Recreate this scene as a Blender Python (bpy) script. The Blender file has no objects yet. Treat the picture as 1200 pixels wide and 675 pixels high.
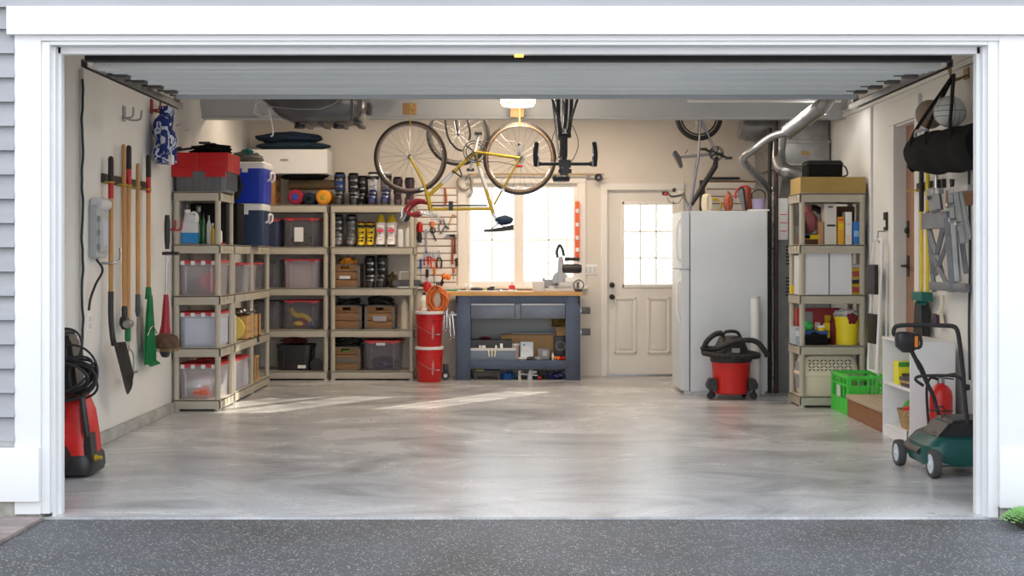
import bpy, bmesh, math, random
from mathutils import Vector, Matrix
random.seed(7)
PI = math.pi
SC = bpy.context.scene
COL = SC.collection
# ------------------------------------------------------------------ camera, light
K = 1.2                       # depth scale of the survey
EYE = 1.37
def D(d): return (d-5.7)*K                       # distance mark -> metres behind the opening
def X(px, d): return (px-600)*d/1243.0
def Z(py, d): return EYE+(302-py)*d/1243.0
cam = bpy.data.objects.new('camera', bpy.data.cameras.new('camera'))
COL.objects.link(cam)
cam.location = (0, -5.7*K, EYE)
cam.rotation_euler = (PI/2, 0, 0)
cam.data.sensor_width = 36
cam.data.lens = 36*1243*K/1200
cam.data.shift_y = -35.5/1200
cam.data.clip_start = .05
SC.camera = cam
vs = SC.view_settings
vs.view_transform = 'Standard'; vs.look = 'None'; vs.gamma = 1; vs.use_curve_mapping = False
vs.exposure = 0.14
w = bpy.data.worlds.new('world'); SC.world = w; w.use_nodes = True
wn = w.node_tree.nodes; wl = w.node_tree.links
bg = wn['Background']
tc = wn.new('ShaderNodeTexCoord'); sx = wn.new('ShaderNodeSeparateXYZ'); rp = wn.new('ShaderNodeValToRGB')
wl.new(tc.outputs['Generated'], sx.inputs[0]); wl.new(sx.outputs['Z'], rp.inputs[0]); wl.new(rp.outputs[0], bg.inputs['Color'])
rp.color_ramp.elements[0].color = (.97, .98, 1, 1); rp.color_ramp.elements[1].color = (.80, .89, 1, 1)
bg.inputs['Strength'].default_value = 2.15
def lamp(kind, name, loc, energy, color=(1, 1, 1), rot=(0, 0, 0), size=None, sizey=None, spread=None):
    l = bpy.data.lights.new(name, kind); l.energy = energy; l.color = color
    if kind == 'AREA':
        l.shape = 'RECTANGLE'; l.size = size; l.size_y = sizey or size
        if spread: l.spread = spread
    if kind == 'POINT': l.shadow_soft_size = size
    o = bpy.data.objects.new(name, l); o.location = loc; o.rotation_euler = rot; COL.objects.link(o); return o
SUN = lamp('SUN', 'sun', (4, 12, 6), 9.0, (1, .9, .74))
SUN.rotation_euler = Vector((-2.3, -2.9, -1.75)).to_track_quat('-Z', 'Y').to_euler()
SUN.data.angle = .02
WARM = (1, .80, .60)
FILL_BACK, FILL_FRONT, E_LAMP = 52, 36, 26
# ------------------------------------------------------------------ materials
MATS = {}
def mat(name, col, rough=.5, metal=0, var=0, vs_=8, bump=0, bs=60, emit=0, alpha=None, coat=0, spec=.5, stretch=None):
    if name in MATS: return MATS[name]
    m = bpy.data.materials.new(name); m.use_nodes = True
    nt = m.node_tree; n = nt.nodes; l = nt.links; b = n['Principled BSDF']
    c = (*col, 1)
    b.inputs['Base Color'].default_value = c
    b.inputs['Roughness'].default_value = rough; b.inputs['Metallic'].default_value = metal
    b.inputs['Coat Weight'].default_value = coat; b.inputs['Specular IOR Level'].default_value = spec
    if var or bump:
        t = n.new('ShaderNodeTexCoord'); src = t.outputs['Object']
        if stretch:
            mp = n.new('ShaderNodeMapping'); mp.inputs['Scale'].default_value = stretch; l.new(src, mp.inputs[0]); src = mp.outputs[0]
    if var:
        no = n.new('ShaderNodeTexNoise'); no.inputs['Scale'].default_value = vs_; no.inputs['Detail'].default_value = 6
        l.new(src, no.inputs['Vector'])
        r = n.new('ShaderNodeValToRGB'); r.color_ramp.elements[0].position = .3; r.color_ramp.elements[1].position = .7
        r.color_ramp.elements[0].color = (*[max(0, x*(1-var)) for x in col], 1)
        r.color_ramp.elements[1].color = (*[min(1, x*(1+var*.6)) for x in col], 1)
        l.new(no.outputs['Fac'], r.inputs[0]); l.new(r.outputs[0], b.inputs['Base Color'])
    if bump:
        n2 = n.new('ShaderNodeTexNoise'); n2.inputs['Scale'].default_value = bs; n2.inputs['Detail'].default_value = 4
        l.new(src, n2.inputs['Vector'])
        bp = n.new('ShaderNodeBump'); bp.inputs['Strength'].default_value = bump; bp.inputs['Distance'].default_value = .01
        l.new(n2.outputs['Fac'], bp.inputs['Height']); l.new(bp.outputs[0], b.inputs['Normal'])
    if emit:
        b.inputs['Emission Color'].default_value = c; b.inputs['Emission Strength'].default_value = emit
    if alpha is not None:
        tr = n.new('ShaderNodeBsdfTransparent'); mx = n.new('ShaderNodeMixShader'); mx.inputs[0].default_value = alpha
        l.new(tr.outputs[0], mx.inputs[1]); l.new(b.outputs[0], mx.inputs[2]); l.new(mx.outputs[0], n['Material Output'].inputs['Surface'])
    MATS[name] = m; return m
white_paint = mat('white paint', (.76, .77, .785), .45, var=.03, vs_=3)
wall_paint = mat('cream wall paint', (.74, .69, .63), .75, var=.05, vs_=2, bump=.1, bs=120)
side_paint = mat('pale wall paint', (.72, .72, .70), .75, var=.06, vs_=1.5, bump=.1, bs=120)
beam_paint = mat('grey beam paint', (.44, .47, .50), .6, var=.05, vs_=2)
door_white = mat('door white', (.80, .76, .71), .45, var=.03, vs_=4)
trim_white = mat('window trim white', (.85, .82, .78), .45, var=.02)
steel_door = mat('garage door steel', (.80, .88, .92), .45, var=.05, vs_=3, stretch=(.3, 2, 1))
rubber = mat('black rubber', (.015, .015, .017), .6)
dark = mat('dark plastic', (.02, .02, .023), .42, var=.2, vs_=20)
blackfab = mat('black fabric', (.008, .008, .009), .9, var=.3, vs_=30, bump=.5, bs=150, spec=.2)
darkgrey = mat('dark grey plastic', (.07, .072, .08), .5, var=.15)
grey = mat('grey plastic', (.30, .31, .33), .5, var=.08)
lgrey = mat('light grey', (.62, .63, .65), .5, var=.05)
whitep = mat('white plastic', (.82, .82, .82), .4, var=.03)
cream = mat('cream plastic', (.78, .70, .55), .5, var=.04)
shelfm = mat('taupe shelf plastic', (.47, .435, .36), .55, var=.06, vs_=5, bump=.08, bs=200)
chrome = mat('chrome', (.50, .50, .51), .2, 1)
steel = mat('brushed steel', (.36, .36, .37), .38, 1, var=.15, vs_=20)
galv = mat('galvanised duct', (.33, .335, .34), .36, .85, var=.18, vs_=9)
foil = mat('crinkled foil', (.70, .63, .58), .22, 1, var=.2, vs_=40, bump=1.0, bs=40)
red = mat('red plastic', (.52, .010, .014), .35, var=.12, vs_=9)
redb = mat('bright red', (.58, .016, .014), .35, var=.05)
redlid = mat('red lid plastic', (.62, .05, .06), .4, var=.08)
yellow = mat('yellow', (.80, .58, .01), .4, var=.06)
goldp = mat('golden yellow frame', (.52, .36, .03), .28, .25, var=.1)
orange = mat('orange', (.80, .22, .02), .45, var=.08)
cordo = mat('orange cord', (.62, .15, .03), .5, var=.12, vs_=40)
blue = mat('cooler blue', (.01, .04, .48), .35, var=.05)
navy = mat('navy', (.012, .035, .10), .5, var=.15)
navyfab = mat('navy fabric', (.006, .02, .05), .9, var=.4, vs_=6)
greenc = mat('crate green', (.07, .62, .07), .4, var=.06)
gdark = mat('rake green', (.0, .16, .045), .4, var=.08)
teal = mat('dark teal', (.005, .075, .068), .35, var=.15, vs_=8)
tealb = mat('teal', (.02, .28, .26), .5)
wood = mat('handle wood', (.52, .27, .09), .45, var=.25, vs_=6, stretch=(6, 6, .6))
crate = mat('crate wood', (.24, .125, .05), .6, var=.4, vs_=5, stretch=(1, 4, 10), bump=.3, bs=30)
cratem = mat('crate metal edge', (.15, .14, .125), .6, .3, var=.25, vs_=20)
ply = mat('pale wood', (.60, .35, .13), .5, var=.15, vs_=4, stretch=(1, 6, 6))
stepw = mat('stained step wood', (.28, .12, .05), .5, var=.25, vs_=5, stretch=(8, 1, 8))
carpet = mat('beige carpet', (.55, .45, .33), .95, var=.25, vs_=80, bump=.8, bs=300)
card = mat('cardboard', (.40, .25, .12), .8, var=.12)
tan = mat('tan cardboard', (.42, .29, .095), .8, var=.06)
doorbrown = mat('brown wood door', (.30, .155, .095), .5, var=.12, vs_=4, stretch=(1, 1, .3))
bench = mat('blue grey bench steel', (.065, .08, .115), .36, .55, var=.2, vs_=4)
benchl = mat('grey drawer steel', (.12, .135, .16), .32, .6, var=.25, vs_=3)
boxblue = mat('grey blue toolbox', (.17, .21, .29), .45, var=.08)
purple = mat('plum', (.06, .025, .045), .5, var=.2)
lav = mat('lavender', (.42, .36, .60), .5)
maroon = mat('maroon', (.14, .005, .02), .8)
pink = mat('pink red', (.75, .05, .12), .5)
moss = mat('dry moss', (.16, .11, .02), .9, var=.4, vs_=40, bump=1)
ballw = mat('white ball leather', (.72, .72, .68), .5, var=.06)
ballb = mat('brown ball leather', (.36, .25, .16), .6, var=.1)
brownp = mat('brown paint', (.30, .14, .05), .6)
olive = mat('olive mat', (.12, .09, .045), .85, var=.3, vs_=40)
ltgreen = mat('leaf green', (.08, .42, .05), .5, var=.3)
frost = mat('frosted clear plastic', (.80, .80, .86), .3, alpha=.32, var=.04)
frostw = mat('milky clear plastic', (.72, .77, .90), .35, alpha=.62, var=.04)
frostd = mat('smoky clear plastic', (.22, .22, .25), .3, alpha=.36, var=.04)
frostp = mat('pinkish clear plastic', (.50, .43, .48), .3, alpha=.68, var=.04)
glass = mat('window glass', (.9, .95, 1), .03, alpha=.08)
bluefl = mat('blue washer fluid', (.02, .25, .62), .2)
glow = mat('lamp glass', (1, .80, .52), .4, emit=6)
amber = mat('amber lens', (1, .62, .12), .4, emit=.9)
siding = mat('grey siding', (.34, .345, .37), .7, var=.08, vs_=4, stretch=(.4, 1, 6), bump=.2, bs=50)
found = mat('foundation concrete', (.36, .35, .31), .9, var=.3, vs_=14, bump=.5)
paver = mat('brick paver', (.30, .25, .24), .85, var=.3, vs_=5, bump=.4, bs=60)
fern_m = mat('fern', (.16, .40, .08), .6, var=.2)
soil = mat('soil', (.05, .045, .03), .95, var=.5, vs_=30, bump=1)
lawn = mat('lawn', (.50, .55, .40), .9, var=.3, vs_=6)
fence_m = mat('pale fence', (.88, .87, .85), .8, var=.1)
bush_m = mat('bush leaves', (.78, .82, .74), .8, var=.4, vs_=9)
bare = mat('bare twigs', (.42, .38, .34), .8)

def floor_mat():
    m = bpy.data.materials.new('garage concrete'); m.use_nodes = True
    n = m.node_tree.nodes; l = m.node_tree.links; b = n['Principled BSDF']
    t = n.new('ShaderNodeTexCoord'); mp = n.new('ShaderNodeMapping'); mp.inputs['Scale'].default_value = (.55, 1.0, 1)
    l.new(t.outputs['Object'], mp.inputs[0])
    a = n.new('ShaderNodeTexNoise'); a.inputs['Scale'].default_value = 1.3; a.inputs['Detail'].default_value = 9; a.inputs['Roughness'].default_value = .62; a.inputs['Distortion'].default_value = 1.3
    l.new(mp.outputs[0], a.inputs[0])
    r = n.new('ShaderNodeValToRGB'); e = r.color_ramp.elements
    e[0].position = .30; e[0].color = (.25, .255, .265, 1); e[1].position = .66; e[1].color = (.60, .605, .615, 1)
    e2 = r.color_ramp.elements.new(.48); e2.color = (.46, .465, .48, 1)
    l.new(a.outputs['Fac'], r.inputs[0])
    f = n.new('ShaderNodeTexNoise'); f.inputs['Scale'].default_value = 60; f.inputs['Detail'].default_value = 5
    l.new(t.outputs['Object'], f.inputs[0])
    mx = n.new('ShaderNodeMixRGB'); mx.blend_type = 'OVERLAY'; mx.inputs[0].default_value = .3
    l.new(r.outputs[0], mx.inputs[1]); l.new(f.outputs['Fac'], mx.inputs[2]); l.new(mx.outputs[0], b.inputs['Base Color'])
    rr = n.new('ShaderNodeMapRange'); rr.inputs[3].default_value = .16; rr.inputs[4].default_value = .36
    l.new(a.outputs['Fac'], rr.inputs[0]); l.new(rr.outputs[0], b.inputs['Roughness'])
    b.inputs['Specular IOR Level'].default_value = .6
    bp = n.new('ShaderNodeBump'); bp.inputs['Strength'].default_value = .12; bp.inputs['Distance'].default_value = .01
    l.new(f.outputs['Fac'], bp.inputs['Height']); l.new(bp.outputs[0], b.inputs['Normal'])
    return m
def asphalt_mat():
    m = bpy.data.materials.new('speckled driveway'); m.use_nodes = True
    n = m.node_tree.nodes; l = m.node_tree.links; b = n['Principled BSDF']
    t = n.new('ShaderNodeTexCoord')
    a = n.new('ShaderNodeTexNoise'); a.inputs['Scale'].default_value = 1.1; a.inputs['Detail'].default_value = 6; l.new(t.outputs['Object'], a.inputs[0])
    r = n.new('ShaderNodeValToRGB'); e = r.color_ramp.elements
    e[0].position = .35; e[0].color = (.062, .064, .066, 1); e[1].position = .65; e[1].color = (.098, .105, .122, 1)
    l.new(a.outputs['Fac'], r.inputs[0])
    v = n.new('ShaderNodeTexVoronoi'); v.inputs['Scale'].default_value = 95; l.new(t.outputs['Object'], v.inputs[0])
    sp = n.new('ShaderNodeSeparateColor'); l.new(v.outputs['Color'], sp.inputs[0])
    r2 = n.new('ShaderNodeValToRGB'); e = r2.color_ramp.elements
    e[0].position = .62; e[0].color = (0, 0, 0, 1); e[1].position = .95; e[1].color = (1, 1, 1, 1); l.new(sp.outputs[0], r2.inputs[0])
    r3 = n.new('ShaderNodeValToRGB'); e = r3.color_ramp.elements
    e[0].position = .3; e[0].color = (1, 1, 1, 1); e[1].position = .5; e[1].color = (0, 0, 0, 1); l.new(v.outputs['Distance'], r3.inputs[0])
    mu = n.new('ShaderNodeMath'); mu.operation = 'MULTIPLY'; l.new(r2.outputs[0], mu.inputs[0]); l.new(r3.outputs[0], mu.inputs[1])
    mu2 = n.new('ShaderNodeMath'); mu2.operation = 'MULTIPLY'; mu2.inputs[1].default_value = 1.0; l.new(mu.outputs[0], mu2.inputs[0])
    mx = n.new('ShaderNodeMixRGB'); l.new(mu2.outputs[0], mx.inputs[0]); l.new(r.outputs[0], mx.inputs[1]); mx.inputs[2].default_value = (.50, .48, .45, 1)
    f = n.new('ShaderNodeTexNoise'); f.inputs['Scale'].default_value = 160; l.new(t.outputs['Object'], f.inputs[0])
    m3 = n.new('ShaderNodeMixRGB'); m3.blend_type = 'OVERLAY'; m3.inputs[0].default_value = .9; l.new(mx.outputs[0], m3.inputs[1]); l.new(f.outputs['Fac'], m3.inputs[2])
    l.new(m3.outputs[0], b.inputs['Base Color']); b.inputs['Roughness'].default_value = .62
    bp = n.new('ShaderNodeBump'); bp.inputs['Strength'].default_value = .5; bp.inputs['Distance'].default_value = .006
    l.new(v.outputs['Distance'], bp.inputs['Height']); l.new(bp.outputs[0], b.inputs['Normal'])
    return m
def camo_mat():
    m = bpy.data.materials.new('blue white print'); m.use_nodes = True
    n = m.node_tree.nodes; l = m.node_tree.links; b = n['Principled BSDF']
    t = n.new('ShaderNodeTexCoord'); v = n.new('ShaderNodeTexNoise'); v.inputs['Scale'].default_value = 11; v.inputs['Distortion'].default_value = 1.5; l.new(t.outputs['Object'], v.inputs[0])
    r = n.new('ShaderNodeValToRGB'); r.color_ramp.interpolation = 'CONSTANT'; e = r.color_ramp.elements
    e[0].color = (.55, .6, .75, 1); e[1].position = .44; e[1].color = (.012, .03, .17, 1)
    l.new(v.outputs['Fac'], r.inputs[0]); l.new(r.outputs[0], b.inputs['Base Color']); b.inputs['Roughness'].default_value = .9
    return m
# ------------------------------------------------------------------ geometry helper
class G:
    def __init__(s): s.b = bmesh.new()
    def _m(s, n0, m):
        if m:
            s.b.faces.ensure_lookup_table()
            for f in s.b.faces[n0:]: f.material_index = m
    def box(s, x0, x1, y0, y1, z0, z1, bev=0, m=0, rot=None, seg=2):
        n0 = len(s.b.faces)
        c = Vector(((x0+x1)/2, (y0+y1)/2, (z0+z1)/2))
        M = Matrix.Translation(c)
        if rot: M = M @ Matrix.Rotation(rot[1], 4, rot[0])
        M = M @ Matrix.Diagonal((abs(x1-x0), abs(y1-y0), abs(z1-z0), 1))
        t = bmesh.new(); bmesh.ops.create_cube(t, size=1); bmesh.ops.transform(t, matrix=M, verts=t.verts)
        if bev: bmesh.ops.bevel(t, geom=t.edges[:], offset=min(bev, .45*min(abs(x1-x0), abs(y1-y0), abs(z1-z0))), segments=seg, affect='EDGES', profile=.7)
        s._merge(t, n0, m); return s
    def _merge(s, t, n0, m):
        for f in t.faces: f.material_index = m
        me = bpy.data.meshes.new('t'); t.to_mesh(me); t.free(); s.b.from_mesh(me); bpy.data.meshes.remove(me)
    def ring(s, pts): return [s.b.verts.new(p) for p in pts]
    def skin(s, rings, m=0, closed_loop=False, cap=True):
        n0 = len(s.b.faces); n = len(rings[0])
        rr = rings+[rings[0]] if closed_loop else rings
        for a, c in zip(rr[:-1], rr[1:]):
            for i in range(n):
                j = (i+1) % n
                try: s.b.faces.new((a[i], a[j], c[j], c[i]))
                except ValueError: pass
        if cap and not closed_loop:
            for q in (rings[0][::-1], rings[-1]):
                try: s.b.faces.new(q)
                except ValueError: pass
        s.b.faces.ensure_lookup_table()
        for f in s.b.faces[n0:]: f.material_index = m
        return s
    def tube(s, pts, r, n=8, m=0, closed=False, radii=None):
        pts = [Vector(p) for p in pts]; N = len(pts); rings = []; up = None
        for i, p in enumerate(pts):
            if closed: d = pts[(i+1) % N]-pts[i-1]
            else: d = pts[min(i+1, N-1)]-pts[max(i-1, 0)]
            if d.length < 1e-9: d = Vector((0, 0, 1))
            d.normalize()
            if up is None:
                up = Vector((0, 0, 1)) if abs(d.z) < .9 else Vector((0, 1, 0))
            a = d.cross(up)
            if a.length < 1e-4: a = d.cross(Vector((1, .2, 0)))
            a.normalize(); b_ = a.cross(d).normalized(); up = b_
            R = radii[i] if radii else r
            rings.append(s.ring([p+a*math.cos(2*PI*k/n)*R+b_*math.sin(2*PI*k/n)*R for k in range(n)]))
        return s.skin(rings, m, closed)
    def cyl(s, p0, p1, r, r2=None, n=16, m=0):
        return s.tube([p0, p1], r, n, m, radii=[r, r if r2 is None else r2])
    def lathe(s, prof, c=(0, 0, 0), n=24, m=0, axis='Z', cap=True):
        rings = []
        for r, z in prof:
            pts = []
            for k in range(n):
                a = 2*PI*k/n; u, v = r*math.cos(a), r*math.sin(a)
                p = (u, v, z) if axis == 'Z' else (u, z, v) if axis == 'Y' else (z, u, v)
                pts.append(Vector(c)+Vector(p))
            rings.append(s.ring(pts))
        return s.skin(rings, m, cap=cap)
    def loft(s, secs, n=20, m=0, cap=True):          # (cx,cy,cz,rx,ry,exponent)
        rings = []
        for q in secs:
            cx, cy, cz, rx, ry = q[:5]; e = q[5] if len(q) > 5 else 2
            pts = []
            for k in range(n):
                a = 2*PI*k/n; ca, sa = math.cos(a), math.sin(a)
                pts.append((cx+rx*math.copysign(abs(ca)**(2/e), ca), cy+ry*math.copysign(abs(sa)**(2/e), sa), cz))
            rings.append(s.ring(pts))
        return s.skin(rings, m, cap=cap)
    def prism(s, poly, a0, a1, axis='Y', m=0, bev=0):
        def P(u, v, w): return (u, w, v) if axis == 'Y' else (w, u, v) if axis == 'X' else (u, v, w)
        t = bmesh.new()
        A = [t.verts.new(P(u, v, a0)) for u, v in poly]; B = [t.verts.new(P(u, v, a1)) for u, v in poly]
        t.faces.new(A[::-1]); t.faces.new(B)
        for i in range(len(A)):
            j = (i+1) % len(A); t.faces.new((A[i], A[j], B[j], B[i]))
        if bev: bmesh.ops.bevel(t, geom=t.edges[:], offset=bev, segments=2, affect='EDGES')
        s._merge(t, 0, m); return s
    def blob(s, c, r, noise=.15, seed=0, sub=3, m=0, fq=2.2):
        from mathutils import noise as N
        t = bmesh.new(); bmesh.ops.create_icosphere(t, subdivisions=sub, radius=1)
        for v in t.verts:
            k = 1+noise*N.noise(v.co*fq+Vector((seed*3.1, seed, 0)))*2
            v.co = Vector((v.co.x*r[0]*k, v.co.y*r[1]*k, v.co.z*r[2]*k))+Vector(c)
        s._merge(t, 0, m); return s
    def ball(s, c, r, m=0, sub=3): return s.blob(c, (r, r, r), 0, 0, sub, m)
    def build(s, name, mats, parent=None, loc=None, rz=0, ang=35, rot=None):
        if not isinstance(mats, (list, tuple)): mats = [mats]
        bmesh.ops.recalc_face_normals(s.b, faces=s.b.faces)
        for f in s.b.faces: f.smooth = True
        lim = math.radians(ang)
        for e in s.b.edges:
            if len(e.link_faces) == 2 and e.calc_face_angle(0) > lim: e.smooth = False
        me = bpy.data.meshes.new(name); s.b.to_mesh(me); s.b.free()
        for m in mats: me.materials.append(m)
        o = bpy.data.objects.new(name, me); COL.objects.link(o)
        if parent: o.parent = parent
        if loc: o.location = loc
        if rz: o.rotation_euler = (0, 0, rz)
        if rot: o.rotation_euler = rot
        return o
def tag(o, label, cat, group=None):
    o['label'] = label; o['category'] = cat
    if group: o['group'] = group
    return o
def thing(name, label, cat, loc=(0, 0, 0), rz=0, group=None, rot=None):
    o = bpy.data.objects.new(name, None); COL.objects.link(o); o.location = loc; o.rotation_euler = rot or (0, 0, rz)
    o.empty_display_size = .1
    return tag(o, label, cat, group)
def struct(o): o['kind'] = 'structure'; return o
def dup(root, loc, rz=0, label=None, group=None, rot=None):
    r = root.copy(); COL.objects.link(r); r.location = loc; r.rotation_euler = rot or (0, 0, rz)
    if label: r['label'] = label
    if group: r['group'] = group
    for ch in list(root.children):
        c = ch.copy(); COL.objects.link(c); c.parent = r
        for g in ch.children:
            d = g.copy(); COL.objects.link(d); d.parent = c
    return r
def arc(c, r, a0, a1, n, plane='XZ', w=0):
    out = []
    for i in range(n+1):
        a = math.radians(a0+(a1-a0)*i/n); u, v = r*math.cos(a), r*math.sin(a)
        out.append((c[0]+u, w+c[1], c[2]+v) if plane == 'XZ' else (c[0]+w, c[1]+u, c[2]+v) if plane == 'YZ' else (c[0]+u, c[1]+v, c[2]+w))
    return out
def smooth(pts, k=6):                               # Catmull-Rom
    P = [Vector(p) for p in pts]; P = [P[0]*2-P[1]]+P+[P[-1]*2-P[-2]]; out = []
    for i in range(1, len(P)-2):
        for j in range(k):
            t = j/k; a, b, c, d = P[i-1:i+3]
            out.append(.5*((2*b)+(-a+c)*t+(2*a-5*b+4*c-d)*t*t+(-a+3*b-3*c+d)*t**3))
    out.append(P[-2]); return out

# ================================================================== SETTING
YB = D(12.3)           # back wall
XL, XR = -3.04, 3.27
CEIL = 3.3
OL, OR = -2.404, 2.477
struct(G().box(XL-.1, XR+.1, -.12, YB+.1, -.15, 0).build('floor', floor_mat()))
struct(G().box(XL-.2, XR+.2, .0, YB+.2, CEIL, CEIL+.1).build('ceiling', wall_paint))
struct(G().box(XL-.15, XL, -.005, YB+.15, -.1, CEIL).build('wall_left', side_paint))
# back wall with window and door openings
WX0, WX1, WZ0, WZ1 = -.55, .78, 1.04, 2.24
DX0, DX1, DZ1 = 1.085, 1.935, 2.175
g = G()
g.box(XL-.15, WX0, YB, YB+.15, -.1, CEIL).box(WX0, WX1, YB, YB+.15, -.1, WZ0).box(WX0, WX1, YB, YB+.15, WZ1, CEIL)
g.box(WX1, DX0, YB, YB+.15, -.1, CEIL).box(DX0, DX1, YB, YB+.15, DZ1, CEIL).box(DX1, XR+.15, YB, YB+.15, -.1, CEIL)
g.box(DX0, DX1, YB, YB+.15, -.1, -.001)
struct(g.build('wall_back', wall_paint))
RD0, RD1 = D(8.56), D(9.04)      # right side door opening
g = G()
g.box(XR, XR+.15, -.005, RD0, -.1, CEIL).box(XR, XR+.15, RD1, YB+.15, -.1, CEIL).box(XR, XR+.15, RD0, RD1, 2.5, CEIL).box(XR, XR+.15, RD0, RD1, -.1, .17)
struct(g.build('wall_right', side_paint))
# front wall (inside skin) around opening
FY0, FY1 = -.10, -.005
g = G()
g.box(-8, OL-.03, FY0, FY1, .05, 5).box(OR+.03, 8, FY0, FY1, .05, 5).box(OL-.03, OR+.03, FY0, FY1, 2.50, 5)
struct(g.build('wall_front', white_paint))
# lap siding left of the casing and above
g = G()
for i in range(18):
    z = 2.70-.1275*(i+1)
    if z > .37: g.prism([(-.155, z), (-.10, z), (-.10, z+.128), (-.125, z+.128)], -8, -2.617, 'X')
for i in range(16):
    z = 2.686+.15*i
    g.prism([(-.165, z), (-.10, z), (-.10, z+.15), (-.13, z+.15)], -8, 8, 'X')
struct(g.build('wall_siding', siding))
g = G()
FP = -.144
g.box(-2.617, -2.48, FP, -.09, .02, 2.545, .003).box(-2.48, -2.437, FP+.012, -.0, .02, 2.51, .003).box(-2.437, -2.42, FP+.05, -.003, .0, 2.49, .002)
struct(g.build('trim_1', white_paint))
g = G()
g.box(2.563, 8, FP-.002, -.09, .06, 2.54, .003).box(2.51, 2.563, FP+.012, -.0, .0, 2.54, .003).box(2.495, 2.51, FP+.05, -.003, .0, 2.49, .002)
g.box(2.563, 8, FP-.012, FP, .055, .362, .003)
struct(g.build('trim_2', white_paint))
g = G()
g.box(-2.647, 8, FP-.035, -.09, 2.54, 2.688, .004).box(-2.48, 2.563, FP, -.09, 2.512, 2.54, .002).box(-2.437, 2.51, -.13, .0, 2.492, 2.514, .002)
struct(g.build('trim_3', white_paint))
g = G()     # door stops / jambs
g.box(OL-.035, OL, -.05, -.0, 0.0, 2.50, .004).box(OR, OR+.035, -.05, -.0, 0.0, 2.50, .004).box(OL-.03, OR+.03, -.05, -.0, 2.457, 2.50, .003)
struct(g.build('trim_4', white_paint))
struct(G().box(-8, -2.48, FP-.025, -.09, .09, .372, .004).build('trim_5', white_paint))
struct(G().box(-8, -2.48, -.13, .1, -.15, .09, .01).build('foundation_left', found))
struct(G().box(2.57, 8, -.13, .1, -.15, .06, .01).build('foundation_right', found))
# beam across the garage, grey painted, face leaning slightly
g = G()
g.prism([(D(10.15), CEIL), (D(10.40), 2.75), (D(10.52), 2.75), (D(10.52), CEIL)], XL, XR-.0, 'X')
g.box(XL, XR, D(10.40)-.01, D(10.52)+.01, 2.735, 2.752)
struct(g.build('trim_6', beam_paint))
# concrete ledge along the left wall
struct(G().box(XL, XL+.05, .16, D(9.42), 0, .085, .012).build('baseboard_left', mat('ledge concrete', (.40, .40, .39), .85, var=.25, vs_=9, bump=.3)))
struct(G().box(WX1+.1, DX0-.07, YB-.012, YB, 0, .03, .002).build('baseboard_back', wall_paint))
# moulding along the right wall
g = G(); g.box(XR-.03, XR, .2, D(10.75), 2.745, 2.79, .006).box(XR-.045, XR, .2, D(10.75), 2.79, 2.805, .003)
struct(g.build('trim_7', side_paint))
# driveway, pavers, soil, back yard
struct(G().box(-14, 14, -11, -.12, -.2, -.012).build('driveway', asphalt_mat()))
struct(G().box(-40, 40, -40, -11, -.2, -.012).build('bounce_street', mat('pale street concrete', (.62, .61, .59), .9, var=.08, vs_=1)))  # unseen pale ground, added to bounce light onto facade and raised door
g = G()
for i in range(14):
    for j in range(4):
        xx = -2.46-.215*j; yy = -.14-.105*i; off = .05 if j % 2 else 0
        g.box(xx-.205, xx-.004, yy-.1-off, yy-.004-off, -.012, .008, .004)
paver_o = struct(g.build('paver_edge', paver))
struct(G().box(2.60, 8, -.62, -.13, -.012, .012, .01).build('soil_bed', soil))
struct(G().box(-40, 40, YB+.15, 60, -.3, -.12).build('back_lawn', lawn))

# window_1 at the back
wt = struct(bpy.data.objects.new('window_1', None)); COL.objects.link(wt); wt.location = (0, YB, 0)
g = G()
cw = .075
g.box(WX0-cw, WX0+.01, -.02, 0, WZ0-.02, WZ1+cw, .004).box(WX1-.01, WX1+cw, -.02, 0, WZ0-.02, WZ1+cw, .004).box(WX0-cw-.0, WX1+cw, -.024, 0, WZ1-.005, WZ1+cw, .004)
g.box(WX0-cw-.02, WX1+cw+.02, -.05, .06, WZ0-.03, WZ0+.005, .004)
g.build('window_casing', trim_white, wt)
mid = (X(608, 12.3))
for a, b_ in ((WX0+.02, mid-.012), (mid+.012, WX1-.02)):
    g = G(); z0, z1 = WZ0+.01, WZ1-.01; f = .045
    g.box(a, a+f, .04, .09, z0, z1, .004).box(b_-f, b_, .04, .09, z0, z1, .004).box(a+f, b_-f, .04, .09, z0, z0+f, .004).box(a+f, b_-f, .04, .09, z1-f, z1, .004)
    zc = Z(281, 12.3); g.box(a+f, b_-f, .055, .08, zc-.008, zc+.008).box((a+b_)/2-.008, (a+b_)/2+.008, .055, .08, z0+f, z1-f)
    sa = g.build('sash', trim_white, wt)
    G().box(a+f, b_-f, .066, .070, z0+f, z1-f).build('pane', glass, sa)
g = G(); g.box(mid-.03, mid+.03, .03, .10, WZ0, WZ1, .004).box(WX0, WX0+.02, 0, .14, WZ0, WZ1).box(WX1-.02, WX1, 0, .14, WZ0, WZ1).box(WX0, WX1, 0, .14, WZ1-.01, WZ1).box(WX0, WX1, 0, .14, WZ0, WZ0+.01)
g.build('mullion', trim_white, wt)

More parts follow.
